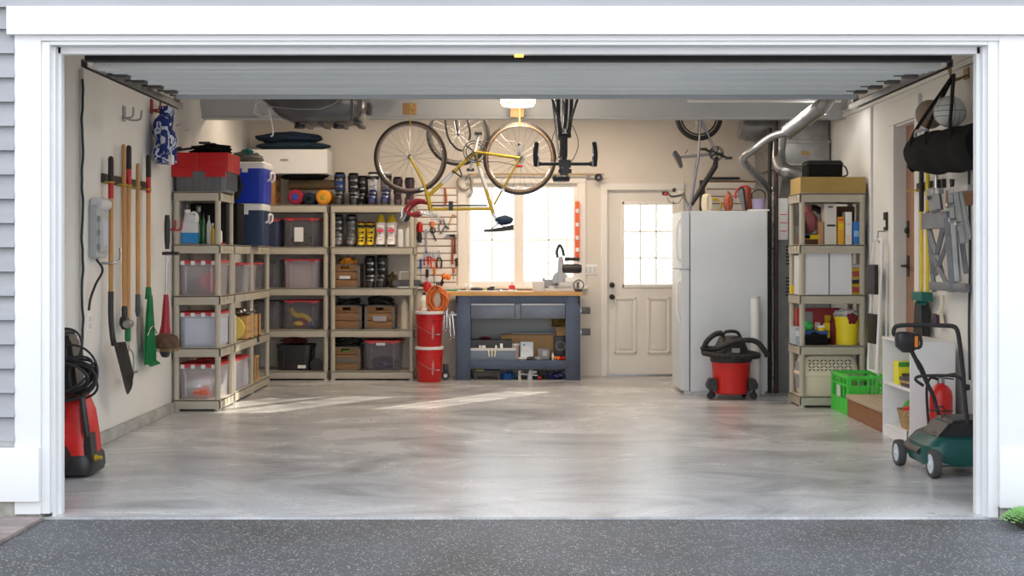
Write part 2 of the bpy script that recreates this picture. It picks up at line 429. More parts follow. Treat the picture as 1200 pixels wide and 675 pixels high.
# door_1 back door with nine-light window
dt = struct(bpy.data.objects.new('door_1', None)); COL.objects.link(dt); dt.location = (0, YB, 0)
a, b_ = DX0+.02, DX1-.02
L0, L1, LZ0, LZ1 = X(729, 12.3), X(791, 12.3), Z(336, 12.3), Z(237, 12.3)
g = G()
g.box(a, L0, .03, .075, .02, DZ1-.02).box(L1, b_, .03, .075, .02, DZ1-.02).box(L0, L1, .03, .075, LZ1, DZ1-.02).box(L0, L1, .03, .075, .02, LZ0)
for q in (-1, 1):
    cx = (a+b_)/2+q*.195; 
    for a_, b3, c_, d_ in ((cx-.13, cx-.105, .26, .91), (cx+.105, cx+.13, .26, .91), (cx-.13, cx+.13, .26, .285), (cx-.13, cx+.13, .885, .91)): g.box(a_, b3, .014, .032, c_, d_, .007)
    g.box(cx-.08, cx+.08, .016, .032, .31, .86, .014)
slab = g.build('door_slab', door_white, dt)
g = G(); f = .028
g.box(L0-.01, L0+f, .018, .04, LZ0-.01, LZ1+.01, .005).box(L1-f, L1+.01, .018, .04, LZ0-.01, LZ1+.01, .005).box(L0, L1, .018, .04, LZ0-.01, LZ0+f, .005).box(L0, L1, .018, .04, LZ1-f, LZ1+.01, .005)
for i in (1, 2):
    xx = L0+f+(L1-L0-2*f)*i/3; zz = LZ0+f+(LZ1-LZ0-2*f)*i/3
    g.box(xx-.007, xx+.007, .03, .06, LZ0+f, LZ1-f).box(L0+f, L1-f, .03, .06, zz-.007, zz+.007)
g.build('muntins', trim_white, slab)
G().box(L0+.01, L1-.01, .044, .048, LZ0+.01, LZ1-.01).build('pane', glass, slab)
for zz, nm in ((Z(334, 12.3), 'deadbolt'), (Z(348, 12.3), 'door_knob')):
    G().lathe([(.03, .03), (.03, .018), (.012, .012), (.012, -.01), (.026, -.02), (.03, -.035), (.02, -.05), (.002, -.052)], (a+.055, 0, zz), 18, axis='Y').build(nm, rubber, dt)
g = G(); g.box(DX0-.055, DX0+.02, -.018, .0, 0, DZ1-.02, .004).box(DX1-.02, DX1+.055, -.018, 0, 0, DZ1-.02, .004).box(DX0-.06, DX1+.06, -.021, 0, DZ1-.02, DZ1+.055, .004)
g.box(DX0, DX0+.02, 0, .15, 0, DZ1).box(DX1-.02, DX1, 0, .15, 0, DZ1).box(DX0, DX1, 0, .15, DZ1-.02, DZ1)
g.build('door_casing', trim_white, dt)
G().box(DX0+.02, DX1-.02, -.03, .12, 0, .02, .004).build('threshold', steel, dt)

# door_2 in right wall, up one step
rt = struct(bpy.data.objects.new('door_2', None)); COL.objects.link(rt); rt.location = (XR, 0, 0)
G().box(.085, .125, RD0, RD1, .18, 2.49).build('door_slab', doorbrown, rt)
g = G(); g.box(-.022, 0, RD0-.10, RD0+.01, .0, 2.60, .004).box(-.022, 0, RD1-.01, RD1+.13, .0, 2.60, .004).box(-.03, 0, RD0-.12, RD1+.15, 2.50, 2.68, .004)
g.box(0, .085, RD1-.015, RD1, .17, 2.5).box(0, .085, RD0, RD0+.015, .17, 2.5).box(0, .085, RD0, RD1, 2.485, 2.5).box(-.01, .13, RD0, RD1, .16, .18)
g.build('door_casing', side_paint, rt)
g = G(); zz = 1.30; yy = RD1-.08
g.lathe([(.028, .085), (.028, .075), (.012, .07), (.012, .03)], (0, yy, zz), 16, axis='X').box(.02, .04, yy-.12, yy+.01, zz-.01, zz+.01, .006).box(.078, .086, yy-.025, yy+.025, zz-.09, zz+.09, .005)
g.lathe([(.026, .085), (.026, .06), (.01, .05)], (0, yy, zz+.3), 16, axis='X').box(.075, .085, yy-.02, yy+.02, zz+.24, zz+.38, .004)
g.build('door_handle', rubber, rt)

# door_3 overhead garage door, opened
gd = struct(bpy.data.objects.new('door_3', None)); COL.objects.link(gd)
ds = [6.1, 6.42, 6.72, 7.03, 7.33, 7.6]; zs = [2.458, 2.475, 2.492, 2.508, 2.52, 2.53]
for i in range(5):
    y0, y1 = D(ds[i]), D(ds[i+1]); z0, z1 = zs[i], zs[i+1]
    g = G(); g.prism([(y0, z0-.004), (y0+.06, z0-.006), (y0+.07, z0+.014), (y0+.17, z0+.014), (y0+.18, z0+.004), (y0+.21, z0+.004), (y0+.22, z0+.014), (y1-.012, z0+.014), (y1-.01, z0+.05), (y0, z0+.045)], -2.395, 2.455, 'X')
    sec = g.build('door_section', steel_door if i else white_paint if False else steel_door, gd)
    for sx_ in (-1, 1):
        cx = -2.40 if sx_ < 0 else 2.46
        q_ = .05 if sx_ < 0 else -.05
        g = G(); g.box(cx+q_-.045, cx+q_+.035, y1-.05, y1+.03, z0-.004, z0+.03, .004).cyl((cx+q_-.10, y1, z0+.02), (cx+q_+.04, y1, z0+.02), .012)
        g.build('hinge', mat('dark hinge', (.10, .09, .085), .5, .5), sec)
G().box(-2.40, 2.46, D(6.1)-.03, D(6.1), 2.452, 2.492, .004).build('bottom_rail', mat('door edge white', (.80, .81, .80), .5, var=.05), gd)
G().box(-2.42, 2.49, D(6.05)-.06, D(6.1)-.035, 2.485, 2.62, .01).build('bottom_seal', rubber, gd)
G().box(-2.395, 2.455, D(7.6)-.06, D(7.6), 2.505, 2.53, .003).build('stiffener', beam_paint, gd)
for cx in (-2.50, 2.56):
    g = G(); g.box(cx-.02, cx-.015, D(6.2), D(8.0), 2.485, 2.53).box(cx-.02, cx+.02, D(6.2), D(8.0), 2.525, 2.53).box(cx+.015, cx+.02, D(6.2), D(8.0), 2.485, 2.53)
    g.box(cx-.02, cx+.02, D(7.9), D(7.93), 2.53, CEIL)
    g.build('track', steel, gd)
g = G(); g.box(.012, .062, -.05, -.02, 2.442, 2.457, .004)
tag(g.build('amber_marker_light', amber), 'small amber marker light under the middle of the door header', 'light')

# ------------------------------------------------------------------ ceiling lamps
def ceiling_lamp(name, label, x, y, z, r):
    t = thing(name, label, 'lamp', (x, y, z))
    G().lathe([(r*.55, .42-.0), (r*.55, .16), (r*.9, .14), (r*.95, .1), (r*.3, .10)], n=28).build('canopy', whitep, t)
    g = G(); g.lathe([(r*.97, .10), (r, .09), (r, .03), (r*.9, .008), (r*.5, 0), (.001, -.003)], n=36)
    for k in range(36):
        a_ = 2*PI*k/36; g.cyl((r*math.cos(a_), r*math.sin(a_), .03), (r*math.cos(a_), r*math.sin(a_), .09), .004, n=5)
    g.build('glass_shade', glow, t)
    g = G(); g.lathe([(r*1.02, .026), (r*1.03, .02), (r*1.0, .016), (r*.99, .022)], n=36); g.build('rim', chrome, t)
    l = lamp('POINT', 'bulb', (0, 0, -.08), E_LAMP, WARM, size=.1); l.parent = t
ceiling_lamp('ceiling_lamp', 'glowing round ceiling lamp with ribbed glass in front of the grey beam', X(607, 9.7), D(9.7), 2.74+.01, .155)
def strip_light(label, x0, x1, y, z, e, col, tiltx=0):  # builds the visible strip and the added fill strips out of view
    t = thing('fluorescent_fixture', label, 'lamp', ((x0+x1)/2, y, z)); h = (x1-x0)/2
    G().prism([(-.07, .05), (-.05, .0), (.05, .0), (.07, .05), (.07, .08), (-.07, .08)], -h, h, 'X').box(-.1, -.06, -.03, .03, .08, CEIL-z).box(.06, .1, -.03, .03, .08, CEIL-z).build('housing', lgrey, t)
    G().cyl((-h+.03, 0, -.02), (h-.03, 0, -.02), .016, n=12).build('tube', whitep, t)
    l = lamp('AREA', 'tube_light', (0, 0, -.06), e, col, size=2*h, sizey=.12); l.parent = t
strip_light('long fluorescent strip fixture near the grey beam, right of the ceiling lamp', X(800, 9.9), X(985, 9.9), D(9.8), 2.84, 14, (1, .93, .84))
strip_light('added unseen fill light behind the grey beam over the workbench', -1.3, 1.4, D(11.2), 3.1, FILL_BACK, WARM)  # added fill light, hidden by the beam, brightens the back wall
strip_light('added unseen fill light behind the grey beam over the back shelves', -2.75, -1.75, D(11.0), 3.12, 9, WARM)  # invented fill strip out of view, lifts the back shelves
strip_light('added unseen fill light over the middle of the garage above the raised door', -1.2, 1.2, D(8.4), 3.05, FILL_FRONT, (1, .9, .78))  # extra fill light hidden above the door, no known fixture here

# ================================================================== SHELVING
LV = [.10, .565, 1.03, 1.49, 1.96]
def shelving(label, x0, x1, y0, y1, levels, ny=2, nx=2):
    t = thing('shelving_unit', label, 'shelf', ((x0+x1)/2, (y0+y1)/2, 0)); hx, hy = (x1-x0)/2, (y1-y0)/2
    for z in levels:
        g = G(); g.box(-hx, hx, -hy, hy, z-.015, z, .004)
        for s_ in (-1, 1):
            g.box(-hx, hx, s_*hy-(.02 if s_ > 0 else 0), s_*hy+(.02 if s_ < 0 else 0), z-.082, z+.002, .006)
            g.box(s_*hx-(.02 if s_ > 0 else 0), s_*hx+(.02 if s_ < 0 else 0), -hy, hy, z-.082, z+.002, .006)
        for i in range(1, 4): g.box(-hx, hx, -hy+2*hy*i/4-.01, -hy+2*hy*i/4+.01, z-.06, z-.01)
        g.build('shelf', shelfm, t)
    for i in range(nx):
        for j in range(ny):
            px_ = -hx+.03+(2*hx-.06)*i/(nx-1); py_ = -hy+.03+(2*hy-.06)*j/(ny-1)
            g = G(); zb = 0
            for z in levels:
                if z-.082 > zb: g.lathe([(.026, zb), (.026, z-.07)], (px_, py_, 0), 14)
                g.lathe([(.032, z-.085), (.032, z-.02)], (px_, py_, 0), 14)
                zb = z+.001
            g.lathe([(.03, 0), (.03, .03)], (px_, py_, 0), 14)
            g.build('post', shelfm, t)
    return t
AX0, AX1, AY0, AY1 = -3.03, -2.60, D(9.46), D(9.93)
BX0, BX1, BY0, BY1 = -3.03, -2.605, D(9.97), D(11.42)
CX0, CX1, CY0, CY1 = -2.97, -2.055, D(11.85), YB-.02
DX0_, DX1_ = -2.035, -1.095
EX0, EX1, EY0, EY1 = 2.63, 3.24, D(9.7), D(10.1)
shelving('tall taupe plastic shelving unit standing against the left wall, nearest to the driveway', AX0, AX1, AY0, AY1, LV)
shelving('low taupe plastic shelving unit along the left wall carrying the two coolers', BX0, BX1, BY0, BY1, LV[:4], ny=3)
shelving('taupe plastic shelving unit in the back left corner carrying the white box', CX0, CX1, CY0, CY1, LV)
shelving('taupe plastic shelving unit at the back wall holding the ski boots', DX0_, DX1_, CY0, CY1, LV)
shelving('taupe plastic shelving unit by the right wall holding the pet carrier', EX0, EX1, EY0, EY1, LV)

# ------------------------------------------------------------------ generic containers
def bin_(label, x, y, z, w_, d_, h_, body=frost, lid=redlid, rz=0, group=None, labelcard=None, name='storage_bin', latch=None):
    t = thing(name, label, 'bin', (x, y, z+.001), rz, group)
    g = G(); k = .90
    a = [(0, 0, 0, w_/2*k, d_/2*k, 8), (0, 0, .012, w_/2*(k+.02), d_/2*(k+.02), 8), (0, 0, h_*.80, w_/2*.97, d_/2*.97, 8), (0, 0, h_*.81, w_/2, d_/2, 8), (0, 0, h_*.93, w_/2, d_/2, 8)]
    g.loft(a, 40, cap=False)
    bot = g.ring([]) if False else None
    n_ = 40; rs = []
    g.b.verts.ensure_lookup_table(); g.b.faces.new(g.b.verts[0:n_][::-1])
    for q in (-1, 1):
        g.box(q*w_*.3-.008, q*w_*.3+.008, -d_/2*.99, -d_/2*.93, h_*.08, h_*.78, .003)
    g.build('body', body, t)
    g = G(); g.loft([(0, 0, h_*.90, w_/2*1.02, d_/2*1.02, 8), (0, 0, h_*.955, w_/2*1.03, d_/2*1.03, 8), (0, 0, h_*.96, w_/2*.95, d_/2*.95, 8), (0, 0, h_*.945, w_/2*.92, d_/2*.92, 8)], 40)
    for s_ in (-1, 1):
        for q in (-.28, .28): g.box(q*w_-.03, q*w_+.03, s_*d_/2*1.04-.006, s_*d_/2*1.04+.006, h_*.86, h_*.95, .003)
    g.build('lid', lid, t)
    if latch:
        for q in (-.36, -.12, .12, .36): G().box(q*w_-.018, q*w_+.018, -d_/2*1.06-.004, -d_/2*1.03, h_*.83, h_*.94, .003).build('latch', latch, t)
    if labelcard:
        cx, cz, cw_, ch = labelcard
        G().box(cx-cw_/2, cx+cw_/2, -d_/2*1.0-.004, -d_/2*.985-.001, cz-ch/2, cz+ch/2).build('paper_label', whitep, t)
    return t
def carton(name, label, cat, x, y, z, w_, d_, h_, m, rz=0, bev=.004, marks=(), group=None, rot=None):
    """box with printed areas: marks = (x0,x1,z0,z1,material) as fractions of the front"""
    t = thing(name, label, cat, (x, y, z+.001), rz, group, rot=rot)
    g = G(); g.box(-w_/2, w_/2, -d_/2, d_/2, 0, h_, bev)
    if name in ('cardboard_box',): g.box(-.02, .02, -d_/2-.001, d_/2+.001, h_-.03, h_+.001, m=0)
    g.build('body', m, t)
    for a0, a1, b0, b1, mm in marks:
        G().box(-w_/2+a0*w_, -w_/2+a1*w_, -d_/2-.0025, -d_/2+.001, b0*h_, b1*h_).build('printed_panel', mm, t)
    return t
def bottle(name, label, x, y, z, r, h_, m, capm, shape=.62, cat='bottle', group=None, lab=None):
    t = thing(name, label, cat, (x, y, z+.001), 0, group)
    G().lathe([(r*.9, 0), (r, .01), (r, h_*shape), (r*.85, h_*(shape+.08)), (r*.38, h_*(shape+.2)), (r*.35, h_*.9)], n=20).build('body', m, t)
    G().lathe([(r*.42, h_*.87), (r*.42, h_*.99), (r*.36, h_)], n=16).build('cap', capm, t)
    if lab: G().lathe([(r*1.01, h_*.15), (r*1.015, h_*.155), (r*1.015, h_*(shape-.1)), (r*1.01, h_*(shape-.1))], n=20, cap=False).build('label_band', lab, t)
    return t
def cloth(name, label, cat, x, y, z, rx, ry, rz_, m, seed=0, noise=.14, group=None, fq=2.2):
    return tag(G().blob((0, 0, rz_*.86), (rx, ry, rz_), noise, seed, 3, fq=fq).build(name, m, loc=(x, y, z)), label, cat, group)

# ================================================================== LEFT WALL
# conduit, cord, wall box, outlet
yc = D(7.47)
tag(G().box(XL, XL+.03, yc-.02, yc+.02, .1, 2.7, .005).build('cable_trunking', side_paint), 'white vertical cable trunking on the left wall next to the dark cord', 'trunking')
pts = [(XL+.035, yc-.06+.014*math.sin(i*1.1)+.006*math.sin(i*2.7), 2.62-i*.07) for i in range(30)]
tag(G().tube(smooth(pts, 3), .009, 8).build('power_cord', mat('dark green cord', (.01, .02, .018), .5)), 'dark wavy power cord running down the left wall', 'cord')
t = thing('wall_timer_box', 'pale plastic control box on the left wall left of the long tools', 'box', (XL, D(7.72), 1.37))
g = G(); g.box(0, .06, -.13, .13, 0, .38, .02).box(.05, .075, -.10, .10, .04, .3, .01); g.build('housing', mat('dull grey box', (.42, .44, .45), .5), t)
g = G(); g.lathe([(.045, -.11), (.05, 0), (.045, .11)], (.05, 0, .39), 20, axis='Y'); g.build('hood', lgrey, t)
for k in range(3): G().box(.055, .08, -.12, -.09, .06+.1*k, .1+.1*k, .003).build('clasp', grey, t)
G().box(.073, .08, -.05, .08, .09, .27, .003).build('clear_window', frostw, t)
tag(G().tube(smooth([(XL+.03, D(7.72)-.05, 1.36), (XL+.07, D(7.72)-.03, 1.28), (XL+.05, D(7.72)-.12, 1.18), (XL+.03, D(7.66)-.1, 1.08), (XL+.04, D(7.62)-.12, 1.0)]), .009, 8).build('plug_cord', rubber), 'short black cord hanging below the pale control box', 'cord')
tag(G().tube(smooth([(XL+.03, D(7.78), 1.33), (XL+.10, D(7.84), 1.33), (XL+.12, D(7.9), 1.36), (XL+.11, D(7.93), 1.44)]), .009, 8).build('wall_hook', steel), 'steel hook just right of the pale control box', 'hook')
t = thing('outlet_plate', 'white outlet plate low on the left wall beside the shovel', 'outlet', (XL, D(7.62), .84))
G().box(0, .008, -.055, .055, 0, .13, .004).build('plate', whitep, t); G().box(.006, .011, -.03, .03, .02, .06, .003).box(.006, .011, -.03, .03, .07, .11, .003).build('socket', lgrey, t)
def hook(label, y, z, m, L=.09, W=.12):
    g = G()
    for s_ in (-1, 1): g.tube(smooth([(XL+.006, y+s_*W*.15, z), (XL+L*.4, y+s_*W*.35, z-.01), (XL+L, y+s_*W*.5, z), (XL+L+.01, y+s_*W*.55, z+.07)]), .008, 8)
    g.box(XL, XL+.012, y-.03, y+.03, z-.03, z+.09, .004)
    return tag(g.build('wall_hook', m), label, 'hook')
hook('empty grey double hook high on the left wall above the shovel', D(8.3), Z(138, 8.3), grey, .1, .2)
hook('red double hook holding the blue and white printed jacket', D(8.93), Z(131, 9.05), mat('red hook', (.35, .02, .03), .5), .1, .2)
hook('red double hook holding the string trimmer', D(9.33), Z(268, 9.33), MATS['red hook'], .1, .2)
for k, (px_, py_) in enumerate(((209, 147), (219, 153))):
    dd = 3.02*1243/(600-px_)
    tag(G().tube([(XL, D(dd), Z(py_, dd)), (XL+.04, D(dd)-.03, Z(py_, dd)), (XL+.05, D(dd)-.03, Z(py_, dd)+.02)], .005, 6).build('small_hook', steel), ('tiny bare steel hook right of the printed jacket, the lower one', 'tiny bare steel hook right of the printed jacket, the upper one')[1-k], 'hook')
# jacket
def jacket():
    x, y = XL+.12, D(8.93); t = thing('printed_jacket', 'blue and white printed jacket hanging from a red hook on the left wall', 'jacket', (x, y, 2.2))
    camo = camo_mat(); g = G(); secs = []
    random.seed(3)
    for i in range(14):
        z = .44-.48*i/13; k = i/13
        secs.append((.02*math.sin(i), -.02+.02*math.sin(i*1.7), z, .05+.035*math.sin(min(1, k*1.3)*PI*.75)+.008*math.sin(i*2.3), .05+.10*min(1, k*1.6)+.014*math.sin(i*1.9), 2))
    g.loft(secs, 24); o = g.build('body', camo, t)
    g = G(); g.loft([(.03, -.13, .26, .03, .04), (.04, -.16, .15, .035, .045), (.05, -.17, .03, .03, .04)], 14); g.build('sleeve', camo, t)
    g = G(); g.loft([(.02, .12, .24, .03, .04), (.02, .17, .12, .035, .045), (.02, .18, -.02, .03, .04)], 14); g.build('sleeve', camo, t)
    G().box(.05, .085, -.10, -.03, -.05, .03, .008).build('lining_flap', whitep, t)
jacket()
# tool rail and long handled tools
yr0, yr1 = D(7.84), D(8.85)
t = thing('tool_rail', 'dark horizontal tool rail with clips on the left wall', 'rack', (XL, 0, 1.96))
G().box(0, .02, yr0, yr1, -.035, .035, .004).build('rail', mat('dark rail', (.045, .035, .035), .6), t)
def tool(label, name, px_, ztop, zbot, grip, cat, head, dx=.06, lean=0):
    dd = 2.98*1243/(600-px_); y = D(dd); x = -2.98
    t = thing(name, label, cat, (x, y, 0))
    g = G(); g.tube([(0, 0, ztop), (0, 0, ztop-.3), (0, lean*.5, (ztop+zbot)/2), (0, lean, zbot)], .018, 12, radii=[.016, .018, .019, .017])
    g.lathe([(.001, ztop+.012), (.012, ztop+.008), (.017, ztop-.005)], n=12)
    g.build('handle', wood, t)
    if grip:
        G().lathe([(.001, ztop+.016), (.016, ztop+.01), (.021, ztop-.01), (.021, ztop-.17), (.019, ztop-.172)], n=14).build('grip', rubber, t)
        G().lathe([(.0205, ztop-.172), (.0205, ztop-.30)], n=14).build('red_collar', red, t)
    G().tube(smooth([(-.055, -.03, 1.93), (-.0, -.03, 1.93), (.025, 0, 1.93), (0, .03, 1.93)], 4), .006, 6).build('clip', goldp, t)
    head(t, lean, zbot); return t
def shovel_head(t, y, z):
    g = G(); g.tube(smooth([(0, y, z+.02), (0, y, z-.16), (.02, y-.03, z-.3), (.03, y-.02, z-.38)]), .021, 12); g.build('socket', dark, t)
    g = G(); secs = []
    for i in range(12):
        k = i/11; wd = .118*(1-.0*k) if k < .65 else .105*math.sqrt(max(.0, 1-((k-.65)/.36)**2)); zz = z-.36-.40*k
        row = []
        for j in range(9):
            u = (j-4)/4*wd; row.append((.03+.05*k+.04*(u/.105)**2+.0, y-.02+.16*k+u, zz))
        secs.append(row)
    vv = [g.ring(r_) for r_ in secs]
    for a_, c_ in zip(vv[:-1], vv[1:]):
        for j in range(8): g.b.faces.new((a_[j], a_[j+1], c_[j+1], c_[j]))
    bmesh.ops.solidify(g.b, geom=g.b.faces[:], thickness=.006)
    g.build('blade', mat('worn shovel steel', (.12, .115, .11), .45, .6, var=.4, vs_=6), t)
def knob_head(t, y, z):
    G().lathe([(.018, z+.02), (.024, z), (.022, z-.06), (.035, z-.075), (.04, z-.12), (.02, z-.16), (.001, z-.165)], (0, y, 0), 16).build('socket', dark, t)
    G().lathe([(.03, -.05), (.035, 0), (.03, .05)], (.03, y, z-.12), 14, axis='Y').build('roller', steel, t)
def loop_head(t, y, z):
    G().lathe([(.021, z+.0), (.023, z-.12), (.018, z-.14)], (0, y, 0), 14).build('socket', gdark, t)
    g = G(); zz = z-.14
    g.tube(smooth([(0, y, zz), (.01, y, zz-.05), (.02, y-.07, zz-.1), (.02, y-.09, zz-.2), (.02, y-.085, zz-.24)]), .007, 8).tube(smooth([(0, y, zz), (.01, y, zz-.05), (.02, y+.07, zz-.1), (.02, y+.09, zz-.2), (.02, y+.085, zz-.24)]), .007, 8)
    g.box(.005, .05, y-.1, y+.1, zz-.25, zz-.235, .002); g.build('stirrup_blade', steel, t)
def trowel_head(t, y, z):
    G().lathe([(.02, z+.02), (.022, z-.12), (.014, z-.16)], (0, y, 0), 12).build('socket', darkgrey, t)
    g = G(); g.prism([(y-.035, z-.16), (y+.035, z-.16), (y+.05, z-.26), (y+.03, z-.36), (y, z-.42), (y-.03, z-.36), (y-.05, z-.26)], .0, .012, 'X', bev=.003); g.build('blade', steel, t)
def leaf_rake(t, y, z):
    g = G(); prof = [(0, .02), (.06, .035), (.2, .085), (.42, .125), (.56, .14), (.60, .12)]
    pl = [(y-wd, z-h_) for h_, wd in prof]+[(y+wd, z-h_) for h_, wd in prof[::-1]]
    g.prism(pl, .0, .012, 'X')
    for k in range(9):
        u = (k-4)/4; g.tube([(.018, y+u*.03, z-.04), (.022, y+u*.125, z-.5), (.022, y+u*.13, z-.58), (.06, y+u*.13, z-.61)], .007, 6)
    g.build('rake_head', gdark, t)
    G().tube(smooth([(.03, y-.14, z-.36), (.035, y-.05, z-.30), (.035, y+.05, z-.30), (.03, y+.14, z-.36)]), .005, 6).build('wire_brace', steel, t)
    G().lathe([(.022, z+.03), (.03, z-.07)], (0, y, 0), 12).build('socket', gdark, t)
tool('wooden shovel with black and red grip and dark steel blade, leftmost on the rail', 'shovel', 130, 2.11, 1.1, True, 'shovel', shovel_head)
tool('plain wooden pole tool with small black roller end, second from left on the rail', 'edging_tool', 145, 2.23, .98, False, 'garden tool', knob_head, lean=.02)
tool('wooden stirrup hoe with black and red grip and green collar on the rail', 'stirrup_hoe', 151, 2.23, .86, True, 'hoe', loop_head, lean=-.03)
tool('plain wooden handled tool with a narrow trowel blade, fourth on the rail', 'trowel_hoe', 161.5, 2.11, 1.06, False, 'garden tool', trowel_head)
tool('green plastic leaf rake hanging head down, rightmost on the tool rail', 'leaf_rake', 174, 2.2, 1.1, True, 'rake', leaf_rake)
# string trimmer
def trimmer():
    dd = 8.95; x, y = X(196, dd), D(dd)
    t = thing('string_trimmer', 'corded string trimmer with red housing and brown guard hanging in front of the shelves', 'trimmer', (x, y, 0))
    z = lambda p: Z(p, dd)
    G().tube([(0, 0, z(252)), (0, 0, z(262)), (0, 0, z(282)), (0, 0, z(292))], .02, 12, radii=[.02, .026, .024, .018]).box(-.04, .1, -.02, .02, z(299), z(295), .006).build('grip', dark, t)
    G().cyl((0, 0, z(294)), (-.01, 0, z(350)), .011).build('shaft', chrome, t)
    G().loft([(-.01, 0, z(345), .02, .02), (-.01, 0, z(355), .026, .03), (-.015, 0, z(380), .036, .04), (-.02, 0, z(392), .05, .05)], 18).build('motor_housing', mat('deep red', (.33, .012, .03), .4), t)
    g = G(); c = (-.01, -.02)
    secs = [(c[0], c[1], z(390), .03, .03), (c[0], c[1], z(394), .10, .1), (c[0], c[1], z(400), .115, .13), (c[0], c[1], z(406), .122, .14), (c[0], c[1], z(407), .118, .135), (c[0], c[1], z(398), .09, .09)]
    g.loft(secs, 28); g.build('guard', mat('dirty guard', (.10, .055, .03), .8, var=.5, vs_=25), t)
    G().lathe([(.05, z(400)), (.052, z(412)), (.03, z(418)), (.001, z(419))], (c[0], c[1], 0), 18).build('spool', dark, t)
    g = G()
    for k in range(26):
        a = k/26*PI+PI; g.cyl((c[0]+.11*math.cos(a), c[1]+.12*math.sin(a), z(404)), (c[0]+.115*math.cos(a), c[1]+.125*math.sin(a), z(411)), .004, n=5)
    o = g.build('grass_debris', mat('dry grass', (.35, .22, .1), .9), t); o['kind'] = 'stuff'
trimmer()

# pressure washer
def washer():
    x, y = -2.80, D(6.72)
    t = thing('pressure_washer', 'red and black upright pressure washer with coiled hose just inside the left jamb', 'pressure washer', (x, y, 0), rz=0)
    g = G(); g.loft([(0, 0, .10, .17, .17, 5), (0, 0, .2, .165, .165, 5), (0, .01, .40, .14, .14, 4), (-.02, .02, .54, .10, .115, 4), (-.03, .02, .56, .08, .1, 4)], 32); g.build('body', redb, t)
    g = G(); g.loft([(0, 0, .02, .18, .18, 5), (.0, 0, .05, .19, .19, 5), (0, 0, .12, .185, .185, 5), (0, 0, .14, .175, .175, 5)], 28)
    g.prism([(.09, .12), (.19, .10), (.17, .28), (.15, .26)], -.15, -.03, 'Y', bev=.006); g.build('base', dark, t)
    g = G(); g.prism([(-.15, .50), (.08, .50), (.03, .86), (-.0, .90), (-.14, .88)], -.09, .09, 'Y', bev=.02); g.build('upper_housing', dark, t)
    g = G()
    for s_ in (-1, 1): g.tube([(.04, s_*.10, .52), (.02, s_*.1, .7), (-.02, s_*.1, .90)], .014, 8)
    g.tube([(-.02, -.1, .9), (-.02, .1, .9)], .016, 8); g.build('handle', rubber, t)
    for s_ in (-1, 1):
        g = G(); g.lathe([(.115, -.03), (.12, 0), (.115, .03), (.08, .032), (.08, -.032)], (-.05, s_*.20, .12), 28, axis='Y'); wh = g.build('wheel', rubber, t)
        G().lathe([(.08, -.02), (.03, -.035), (.03, .035), (.08, .02)], (-.05, s_*.20, .12), 20, axis='Y').build('hub', darkgrey, wh)
    G().tube([(.10, -.1, .56), (.13, -.16, .50), (.16, -.17, .30), (.165, -.17, .26)], .016, 10, radii=[.014, .02, .022, .015]).build('lance', dark, t)
    G().box(-.04, .03, -.2, -.16, .36, .46, .01).box(-.02, .01, -.21, -.15, .46, .54, .008).build('trigger_gun', dark, t)
    G().cyl((.19, -.10, .12), (.235, -.10, .12), .012).lathe([(.02, .19), (.02, .2)], (0, -.1, .12), 12, axis='X').build('brass_nozzle', goldp, t)
    g = G(); random.seed(5)
    for k in range(11):
        rr = .13+.05*random.random(); cx, cz = .02+.03*random.random(), .58+.06*random.random(); yy = -.13-.012*k*random.random(); tl = random.uniform(-.5, .7)
        pp = []
        for i in range(28):
            a = 2*PI*i/28; pp.append((cx+rr*1.05*math.cos(a), yy+.03*math.sin(a+k), cz+rr*.62*math.sin(a)+tl*rr*math.cos(a)*.6))
        g.tube(pp, .008, 7, closed=True)
    pp = [(.06+.17*math.cos(a), -.17, .66+.17*math.sin(a)) for a in [i*2*PI/32 for i in range(32)]]
    g.tube(pp, .0075, 7, closed=True)
    pp = [(-.02+.14*math.cos(a)+.05*math.sin(a), -.16, .78+.15*math.sin(a)) for a in [i*2*PI/32 for i in range(32)]]
    g.tube(pp, .0075, 7, closed=True)
    g.build('hose', rubber, t)
washer()

# ---------------------------------------------------------------- unit A contents
ax, ay = (AX0+AX1)/2, (AY0+AY1)/2
def red_crate():
    t = thing('storage_crate', 'large grey crate with red hinged lid on top of the left front shelving unit', 'crate', (ax+.02, ay-.02, LV[4]+.001))
    w_, d_, h_ = .52, .50, .20
    g = G(); g.loft([(0, 0, 0, w_/2*.88, d_/2*.88, 9), (0, 0, h_, w_/2*.94, d_/2*.94, 9)], 40)
    for q in range(-3, 4): g.box(q*.065-.004, q*.065+.004, -d_/2*.96, -d_/2*.85, .02, h_, .002)
    for q in range(-3, 4): g.box(w_/2*.85, w_/2*.96, q*.06-.004, q*.06+.004, .02, h_, .002)
    g.build('body', mat('smoky grey tote', (.15, .155, .17), .4, var=.12), t)
    for s_ in (-1, 1):
        g = G(); g.box(min(0, s_*w_/2), max(0, s_*w_/2), -d_/2, d_/2, h_-.02, h_+.17 if False else h_+.15, .012)
        g.box(s_*.15-.09, s_*.15+.09, -d_/2-.012, -d_/2+.02, h_-.07, h_+.02, .006)
        for q in range(-5, 6): g.box(s_*w_/2-.004, s_*w_/2+.004, q*.045-.012, q*.045+.012, h_, h_+.14, .002)
        g.build('lid', red, t)
red_crate()
cloth('black_bag', 'flat black tripod bag lying on the red lidded crate', 'bag', ax+.08, ay-.02, LV[4]+.352, .17, .12, .05, blackfab, 4, .3)
g = G(); g.box(-.2, .06, -.02, .02, 0, .02, .004, rot=('Y', -.12)).box(.0, .1, -.02, .03, .05, .07, .003).cyl((-.16, 0, .015), (-.24, 0, .0), .012)
tag(g.build('tripod', dark, loc=(ax-.02, ay-.1, LV[4]+.39)), 'folded black tripod on the black bag at top of the left shelves', 'tripod')
z = LV[3]
